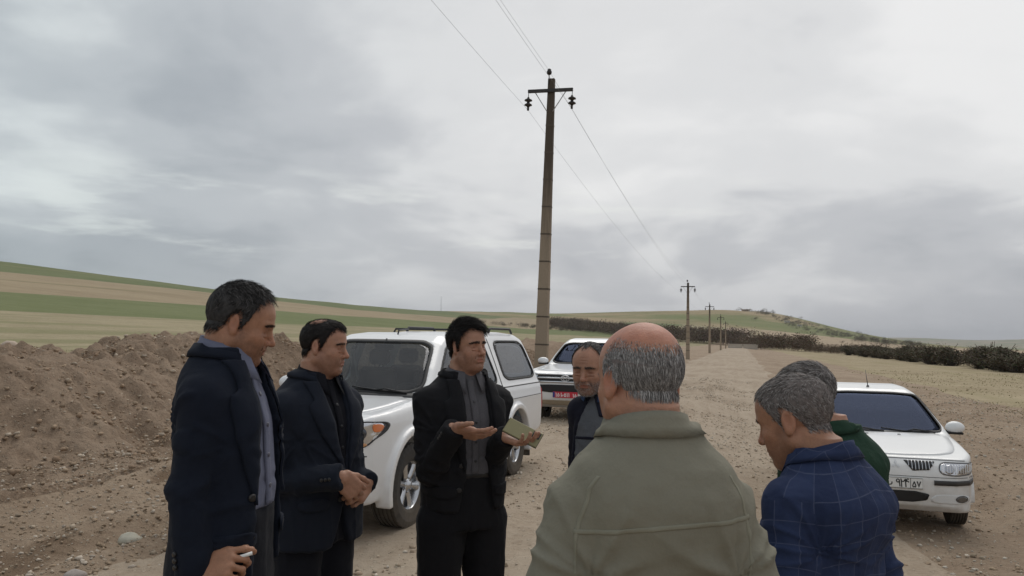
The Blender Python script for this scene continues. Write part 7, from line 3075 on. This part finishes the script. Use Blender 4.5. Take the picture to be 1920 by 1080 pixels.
# ---- white saloon at the right
def saloon():
    sp = dict(cat='car', x0=-3.66, x1=.86, W=.86, H=1.46, wr=.300, drop=.055, arch=.345, axles=(0.0, -2.67), flare=.004, floor=.42, cabx=(-3.3, -.38),
              lower=[(.52, .185), (.74, .20), (.815, .27), (.845, .42), (.85, .54), (.835, .62), (.80, .70), (.72, .775), (.52, .815), (-.20, .925), (-.38, .945), (-1.5, .955), (-2.9, .965), (-3.50, .985), (-3.60, .93), (-3.645, .60), (-3.62, .38), (-3.45, .24), (-.4, .165), (.3, .17)],
              cab=[(-.28, .88), (-.36, .945), (-.75, 1.165), (-1.10, 1.345), (-1.30, 1.415), (-1.65, 1.452), (-2.15, 1.455), (-2.48, 1.41), (-2.95, 1.18), (-3.22, 1.00), (-3.25, .90)],
              plan=[(.85, 0), (.85, .42), (.81, .60), (.70, .74), (.48, .825), (.10, .855), (-.3, .86), (-2.9, .86), (-3.35, .84), (-3.58, .76), (-3.65, .55), (-3.65, 0)],
              sec=[(.1, .78), (.25, .815), (.45, .85), (.60, .86), (.78, .84), (.88, .81), (.96, .77), (1.1, .6)],
              csec=[(.8, .83), (.92, .80), (1.00, .765), (1.20, .665), (1.36, .575), (1.44, .52), (1.5, .46)], ck=.10,
              side=[chaikin(q, 2, f=.11) for q in ([(-.66, .985), (-.95, 1.18), (-1.20, 1.325), (-1.62, 1.370), (-1.66, .985)], [(-1.74, .985), (-1.71, 1.370), (-2.20, 1.365), (-2.45, 1.30), (-2.80, 1.01), (-2.60, .985)])],
              wind=chaikin([(-.735, .965), (-.555, 1.355), (-.3, 1.372), (.3, 1.372), (.555, 1.355), (.735, .965), (.3, .945), (-.3, .945)], 2, f=.10), windx=-1.3,
              rearw=chaikin([(-.66, 1.03), (-.54, 1.34), (.54, 1.34), (.66, 1.03)], 2, f=.10), rearx=-2.35, paint=M_PAINT2)
    x, y = 4.50, 9.70
    zg = -0.300
    c = Car('saloon', 'white saloon car parked on the right beside the track, facing the camera', (x, y, zg), 253.2, sp)
    c.wheels(0, .302, .185, .175, 'cover', .745)
    b = MB()
    b.box((-1.5, 0, .32), (1.9, .66, .10), bev=.03)
    b.box((.40, 0, .28), (.34, .50, .06), bev=.02)
    b.tube([(0, -.6, .30), (0, .6, .30)], .04, 8)
    c.mb('chassis', b, M_DASH)
    for sy in (-1, 1):
        for poly in sp['side']:
            g = c.side_panel('side_window', poly, M_GLASSD, sy, off=-.006, thick=.004, rnd=0)
            c.rim_strip('window_seal', poly, (0, -sy, 0), .018, M_RUBBER, parent=g)
        for q in ([(-.42, .90), (-.38, .55), (-.42, .32), (-1.66, .30), (-1.70, .945), (-1.2, .935)], [(-1.72, .945), (-1.69, .30), (-2.24, .32), (-2.40, .60), (-2.72, .72), (-2.78, .945)]):
            d = c.side_panel('door', q, M_PAINT2, sy, off=.001, thick=.004)
        for dx in (-1.50, -2.50):
            b = MB()
            b.box((dx, sy * .868, .83), (.085, .014, .02), bev=.009)
            c.mb('door_handle', b, M_TRIM)
        xs = np.linspace(-.45, -2.25, 30)
        V, F = strip(c.solid, np.stack([xs, xs * 0 + sy * 1.2, xs * 0 + .50], 1), np.stack([xs, xs * 0 + sy * 1.2, xs * 0 + .545], 1), (0, -sy, 0), 3, 40, .001, .010)
        c.part('side_moulding', V, F, M_TRIM)
        # headlight with two bowls under ribbed glass
        lamp = [(sy * .435, .735), (sy * .62, .738), (sy * .795, .735), (sy * .828, .70), (sy * .825, .625), (sy * .60, .602), (sy * .43, .622)]
        hb = c.end_panel('headlight', lamp, M_LAMP, off=-.001, thick=.004, rings=7, rnd=1)
        c.rim_strip('lamp_surround', lamp, (-1, 0, 0), .009, mat('panel_gap', (0.10, 0.10, 0.105), 0.7), base=1.1, off=.0, thick=.005, parent=hb)
        for cy, rr in ((.53, .048), (.66, .046)):
            pr = [(sy * cy + rr * math.cos(t), .668 + rr * math.sin(t)) for t in np.linspace(0, 6.283, 17)[:-1]]
            pb = c.end_panel('lamp_bowl', pr, mat('lamp_bowl', (0.40, 0.41, 0.44), 0.12, metal=.9), off=.003, thick=.004, parent=hb, rings=3)
        for yy in np.linspace(.455, .80, 14):
            zz = np.linspace(.628, .720, 6)
            V, F = strip(c.solid, np.stack([zz * 0 + 1.1, zz * 0 + sy * yy, zz], 1), np.stack([zz * 0 + 1.1, zz * 0 + sy * (yy + .006), zz], 1), (-1, 0, 0), 2, 6, .005, .003, maxd=2)
            c.part('lens_rib', V, F, mat('lens_rib', (0.80, 0.82, 0.84), 0.2, coat=.5), parent=hb)
        # bumper rubber, fog lamp in its scoop
        ys = np.linspace(.375, .852, 40) * sy
        V, F = strip(c.solid, np.stack([ys * 0 + 1.1, ys, ys * 0 + .500], 1), np.stack([ys * 0 + 1.1, ys, ys * 0 + .550], 1), (-1, 0, 0), 4, 60, .002, .012, maxd=1.6, bulge=.003)
        c.part('bumper_rubber', V, F, M_TRIM)
        xs = np.linspace(.62, .36, 14)
        V, F = strip(c.solid, np.stack([xs, xs * 0 + sy * 1.2, xs * 0 + .500], 1), np.stack([xs, xs * 0 + sy * 1.2, xs * 0 + .550], 1), (0, -sy, 0), 4, 20, .002, .012, bulge=.003)
        c.part('bumper_rubber', V, F, M_TRIM)
        scoop = [(sy * .33, .345), (sy * .40, .405), (sy * .74, .395), (sy * .745, .335), (sy * .70, .305), (sy * .36, .305)]
        sc = c.end_panel('lamp_scoop', scoop, mat('white_paint_recess', (0.66, 0.665, 0.66), 0.4, var=.05), off=.001, thick=.003, rnd=1)
        fog = [(sy * (.655 + .062 * math.cos(t)), .355 + .032 * math.sin(t)) for t in np.linspace(0, 6.283, 21)[:-1]]
        c.end_panel('fog_lamp', fog, mat('fog_glass', (0.17, 0.17, 0.17), 0.15, metal=.7), off=.004, thick=.004, parent=sc, rings=3)
        c.rim_strip('fog_ring', fog, (-1, 0, 0), .010, M_TRIM, base=1.1, off=.002, thick=.006, parent=sc)
        # kidney grille half with upright bars
        half = [(sy * .085, .742), (sy * .395, .742), (sy * .33, .655), (sy * .165, .640)]
        gr = c.end_panel('grille', half, mat('grille_black', (0.012, 0.012, 0.013), 0.6), off=.001, thick=.004, rnd=0)
        for k in range(8):
            ya = .125 + k * .034
            zt = .740
            zb = np.interp(ya, [.085, .165, .33, .395], [.73, .642, .655, .735])
            if zt - zb < .02:
                continue
            zz = np.linspace(zb, zt, 5)
            V, F = strip(c.solid, np.stack([zz * 0 + 1.1, zz * 0 + sy * ya, zz], 1), np.stack([zz * 0 + 1.1, zz * 0 + sy * (ya + .007), zz], 1), (-1, 0, 0), 3, 6, .004, .010, maxd=2)
            c.part('grille_bar', V, F, M_ALLOY, parent=gr)
        b = MB()
        b.box((.05 - .16, sy * .30, 0), (.001, .001, .001))
    # badge of three lozenges, pale as the paint
    bd = MB()
    for a0 in (90, 210, 330):
        d0 = np.array([math.cos(R(a0)), math.sin(R(a0))])
        d1 = np.array([-d0[1], d0[0]])
        q = [d0 * .004, d0 * .027 + d1 * .014, d0 * .050, d0 * .027 - d1 * .014]
        P = c.solid.cast(np.array([(1.1, k[0], .695 + k[1]) for k in q]), (-1, 0, 0), maxd=2)
        V = [tuple(k + np.array([.002, 0, .0])) for k in P] + [tuple(k + np.array([.008, 0, .002])) for k in P]
        bd.add(V, [(4, 5, 6, 7), (0, 1, 5, 4), (1, 2, 6, 5), (2, 3, 7, 6), (3, 0, 4, 7)])
    c.mb('badge', bd, mat('badge_silver', (0.62, 0.63, 0.64), 0.3, metal=.4), smooth=False)
    # number plate with its lettering
    px = float(c.solid.cast(np.array([[1.1, 0, .50]]), (-1, 0, 0), maxd=2)[0][0])
    b = MB()
    b.box((px + .012, 0, .508), (.008, .265, .060), bev=.004)
    pl = c.mb('number_plate', b, mat('plate_white', (0.74, 0.74, 0.72), 0.5), smooth=False)
    ink = mat('plate_ink', (0.012, 0.012, 0.013), 0.6, var=0)
    k = .088
    org = np.array([px + .0205, -.26, .466])      # lower left corner as read from the front
    c.text([(ch, u, .0, .072 if ch == 'b' else k) for ch, u in (('1', .050), ('6', .088), ('b', .150), ('9', .248), ('2', .292), ('4', .334))]
           + [('5', .412, -.004, k * .8), ('7', .458, -.004, k * .8)], org, .0115, ink, pl)
    fr = [[(.003, -.012), (.517, -.012), (.517, .098), (.003, .098), (.003, -.012)], [(.398, -.012), (.398, .098)]]
    for ln in fr:
        c.strokes('plate_border', [ln], org, (0, 1, 0), (0, 0, 1), .005, ink, parent=pl)
    b = MB()
    b.box((px + .0205, -.242, .508), (.0008, .019, .054))
    b.build('plate_band', mat('plate_blue', (0.02, 0.05, 0.25), 0.5), pl, smooth=False)
    # lower grille
    c.end_panel('bumper_intake', [(-.34, .425), (.34, .425), (.295, .305), (-.295, .305)], mat('grille_black', (0.012, 0.012, 0.013), 0.6), off=.001, thick=.003, rnd=1)
    xs = np.linspace(-.70, .70, 50)
    V, F = strip(c.solid, np.stack([xs * 0 + 1.1, xs, .757 - .0 * xs], 1), np.stack([xs * 0 + 1.1, xs, .764 - .0 * xs], 1), (-1, 0, 0), 3, 60, .0003, .002, maxd=3)
    c.part('bonnet_gap', V, F, mat('panel_gap', (0.10, 0.10, 0.105), 0.7))
    for z in (.578,):
        V, F = strip(c.solid, np.stack([xs * 0 + 1.1, xs * 1.15, xs * 0 + z], 1), np.stack([xs * 0 + 1.1, xs * 1.15, xs * 0 + z + .006], 1), (-1, 0, 0), 3, 60, .0003, .002, maxd=1.6)
        c.part('bumper_gap', V, F, mat('panel_gap', (0.10, 0.10, 0.105), 0.7))
    c.top_panel('bonnet', [(.60, -.60), (.68, 0), (.60, .60), (.30, .70), (-.30, .735), (-.345, .35), (-.355, 0), (-.345, -.35), (-.30, -.735), (.30, -.70)], M_PAINT2, off=.001, thick=.005, rnd=1)
    for yy in (-.17, .19):
        P = c.solid.cast(np.array([[-.16, yy, 1.6]]), (0, 0, -1), maxd=2)[0]
        b = MB()
        b.box(tuple(P + np.array([0, 0, .010])), (.014, .018, .008), bev=.005)
        c.mb('washer_jet', b, M_ALLOY)
    g = c.end_panel('windscreen', sp['wind'], M_GLASSD, off=-.005, thick=.004, rnd=0, rings=10)
    c.rim_strip('windscreen_seal', sp['wind'], (-1, 0, 0), .016, M_RUBBER, base=1.1, parent=g)
    c.end_panel('rear_window', sp['rearw'], M_GLASSX, end=-1, off=-.012, thick=.004, rnd=0)
    c.wiper([(.62, .945), (.30, .940), (.02, .965)])
    c.wiper([(.04, .935), (-.26, .937), (-.55, .965)])
    b = MB()
    b.tube([(-1.38, 0, 1.435), (-1.385, 0, 1.455)], [.022, .014], 8)
    b.tube([(-1.385, 0, 1.452), (-1.62, 0, 1.66)], [.006, .0025], 6)
    c.mb('aerial', b, M_RUBBER)
    c.mirror(-.60, 1.00, .775, M_PAINT2, L=.19)
    c.seats([(-1.42, (-.34, .34)), (-2.30, (-.36, .36))], .52, .95)
    c.dash(-.50, .86, .66, .34)
    b = MB()
    b.box((-.62, .25, .99), (.09, .11, .004), rot=np.array(Matrix.Rotation(R(20), 3, 'Z')))
    c.mb('paper', b, mat('white_paper', (0.78, 0.78, 0.76), 0.7, var=0.03))
    return c


saloon()


# ---- second pickup, farther back
def pickup_far():
    sp = dict(cat='pickup', x0=-4.32, x1=1.02, W=.93, H=1.82, wr=.385, arch=.46, axles=(0.0, -3.085), flare=.02, floor=.66, cabx=(-2.95, -.50),
              lower=[(.70, .33), (.88, .40), (.97, .52), (1.00, .70), (.985, .90), (.93, 1.03), (.80, 1.09), (.50, 1.125), (-.30, 1.195), (-.52, 1.20), (-1.5, 1.17), (-4.2, 1.17), (-4.29, 1.10), (-4.30, .60), (-4.1, .48), (-.5, .40), (.4, .34)],
              cab=[(-.45, 1.10), (-.50, 1.20), (-.90, 1.47), (-1.28, 1.69), (-1.50, 1.765), (-1.85, 1.80), (-2.60, 1.79), (-2.88, 1.72), (-3.02, 1.20), (-3.0, 1.05)],
              plan=[(1.00, 0), (.99, .45), (.93, .68), (.78, .84), (.50, .905), (0, .925), (-3.6, .925), (-4.2, .90), (-4.31, .75), (-4.31, 0)],
              sec=[(.1, .86), (.4, .88), (.6, .91), (.85, .93), (1.0, .92), (1.12, .88), (1.20, .83), (1.4, .7)],
              csec=[(.9, .89), (1.17, .86), (1.22, .835), (1.45, .755), (1.65, .68), (1.76, .64), (1.84, .58)], ck=.10,
              side=[chaikin(q, 2, f=.11) for q in ([(-.80, 1.235), (-1.10, 1.46), (-1.40, 1.66), (-1.75, 1.70), (-1.78, 1.235)], [(-1.88, 1.235), (-1.86, 1.70), (-2.40, 1.69), (-2.70, 1.45), (-2.74, 1.235)])],
              wind=chaikin([(-.755, 1.225), (-.60, 1.68), (.60, 1.68), (.755, 1.225)], 2, f=.10), windx=-1.45,
              rearw=chaikin([(-.60, 1.28), (-.54, 1.62), (.54, 1.62), (.60, 1.28)], 2, f=.10), rearx=-2.8, h=.018, paint=M_PAINT)
    x, y = 1.46, 17.6
    c = Car('pickup', 'white pickup with a red number plate, parked farther back beside the power pole', (x, y, float(ground_z(x, y)) - .045), -109.0, sp)
    c.wheels(0, .385, .25, .22, 'six', .775)
    b = MB()
    b.box((-1.7, 0, .54), (2.3, .52, .14), bev=.03)
    b.box((.5, 0, .46), (.22, .62, .08), bev=.02)
    c.mb('chassis', b, M_DASH)
    for sy in (-1, 1):
        for poly in sp['side']:
            c.side_panel('side_window', poly, M_GLASSD, sy, off=-.007, thick=.004, rnd=0)
        c.side_panel('door', [(-.45, 1.14), (-.42, .80), (-.55, .52), (-1.80, .50), (-1.84, 1.16)], M_PAINT, sy, off=.001, thick=.005)
        c.side_panel('door', [(-1.86, 1.16), (-1.83, .50), (-2.30, .52), (-2.66, .80), (-2.75, 1.16)], M_PAINT, sy, off=.001, thick=.005)
        lamp = [(sy * .50, .985), (sy * .70, 1.03), (sy * .86, 1.075), (sy * .90, 1.05), (sy * .86, .97), (sy * .70, .925), (sy * .52, .915)]
        hb = c.end_panel('headlight', lamp, M_LAMP, off=.0, thick=.004)
        c.rim_strip('lamp_surround', lamp, (-1, 0, 0), .012, M_TRIM, base=1.3, parent=hb, off=.001)
        c.end_panel('indicator', [(sy * .80, 1.05), (sy * .885, 1.06), (sy * .87, .98), (sy * .80, .97)], M_AMBER, off=.003, thick=.004, parent=hb)
        c.end_panel('fog_lamp', [(sy * .66, .62), (sy * .70, .74), (sy * .80, .74), (sy * .80, .62)], M_TRIM, off=.002, thick=.005)
    g = c.end_panel('windscreen', sp['wind'], M_GLASSD, off=-.005, thick=.004, rnd=0)
    c.rim_strip('windscreen_seal', sp['wind'], (-1, 0, 0), .025, M_RUBBER, base=1.3, parent=g)
    c.end_panel('rear_window', sp['rearw'], M_GLASSX, end=-1, off=-.012, thick=.004, rnd=0)
    c.wiper([(.60, 1.205), (.30, 1.21), (-.02, 1.235)])
    c.top_panel('bonnet', [(.72, -.60), (.80, 0), (.72, .60), (.40, .72), (-.42, .77), (-.47, .0), (-.42, -.77), (.40, -.72)], M_PAINT, off=.001, thick=.006, rnd=1)
    gr = c.end_panel('grille', [(-.66, 1.035), (.66, 1.035), (.56, .855), (-.56, .855)], mat('grille_black', (0.012, 0.012, 0.013), 0.6), off=.002, thick=.006, rnd=1)
    for z, hw, rr in ((1.030, .66, .017), (.955, .62, .020), (.875, .57, .020)):
        P = c.solid.cast(np.stack([np.full(21, 1.3), np.linspace(-hw, hw, 21), np.full(21, z)], 1), (-1, 0, 0), maxd=2)
        b = MB()
        b.tube([tuple(q + np.array([.016, 0, 0])) for q in P], rr, 6)
        b.build('grille_bar', M_CHROME, gr)
    # emblem of three ellipses
    b = MB()
    ex = float(c.solid.cast(np.array([[1.3, 0, .955]]), (-1, 0, 0), maxd=2)[0][0]) + .045
    for cx, cz, rx, rz in ((0, .955, .092, .062), (0, .955, .036, .056), (0, .984, .060, .024)):
        b.tube([(ex, cx + rx * math.cos(t), cz + rz * math.sin(t)) for t in np.linspace(0, 6.283, 29)], .008, 6, caps=False)
    b.build('emblem', M_CHROME, gr)
    c.end_panel('bumper_intake', [(-.70, .76), (-.62, .82), (.62, .82), (.70, .76), (.58, .655), (-.58, .655)], mat('grille_black', (0.012, 0.012, 0.013), 0.6), off=.002, thick=.004, rnd=1)
    c.end_panel('skid_plate', [(-.76, .50), (.76, .50), (.62, .40), (-.62, .40)], mat('dusty_tan', (0.36, 0.30, 0.22), 0.8, var=.15), off=.002, thick=.006, rnd=1)
    px = float(c.solid.cast(np.array([[1.3, 0, .62]]), (-1, 0, 0), maxd=2)[0][0])
    b = MB()
    b.box((px + .014, 0, .615), (.008, .265, .062), bev=.004)
    pl = c.mb('number_plate', b, mat('plate_red', (0.52, 0.022, 0.045), 0.5, var=.05), smooth=False)
    b = MB()
    b.box((px + .0225, -.240, .615), (.0006, .021, .056))
    b.build('plate_band', mat('plate_blue', (0.02, 0.05, 0.25), 0.5), pl, smooth=False)
    org = np.array([px + .0228, -.26, .572])
    c.text([(ch, u, .0, .085) for ch, u in (('1', .055), ('5', .092), ('a', .165), ('5', .235), ('1', .292), ('1', .328))]
           + [(ch, u, .0, .070) for ch, u in (('1', .425), ('5', .462))], org, .014, mat('plate_white_ink', (0.78, 0.76, 0.75), 0.6, var=0), pl)
    c.mirror(-.62, 1.27, .83, M_PAINT, L=.22)
    c.seats([(-1.60, (-.38, .38)), (-2.35, (-.38, .38))], .74, 1.2)
    c.dash(-.62, 1.09, .68, .38)
    b = MB()
    b.box((-.72, -.30, 1.225), (.10, .12, .004), rot=np.array(Matrix.Rotation(R(-15), 3, 'Z')))
    c.mb('paper', b, mat('white_paper', (0.78, 0.78, 0.76), 0.7, var=0.03))
    return c


pickup_far()


# ------------------------------------------------------------------ air
def haze():
    b = MB()
    b.box((0, 4600, 90), (7000, 7000, 120))
    m = bpy.data.materials.new('haze')
    m.use_nodes = True
    N = NT(m.node_tree)
    out = N.n('ShaderNodeOutputMaterial')
    v = N.n('ShaderNodeVolumePrincipled')
    N.put(v.inputs['Color'], (0.82, 0.85, 0.90))
    v.inputs['Density'].default_value = 0.00008
    N.t.links.new(v.outputs[0], out.inputs['Volume'])
    b.build('haze', m, smooth=False, kind='stuff')


haze()
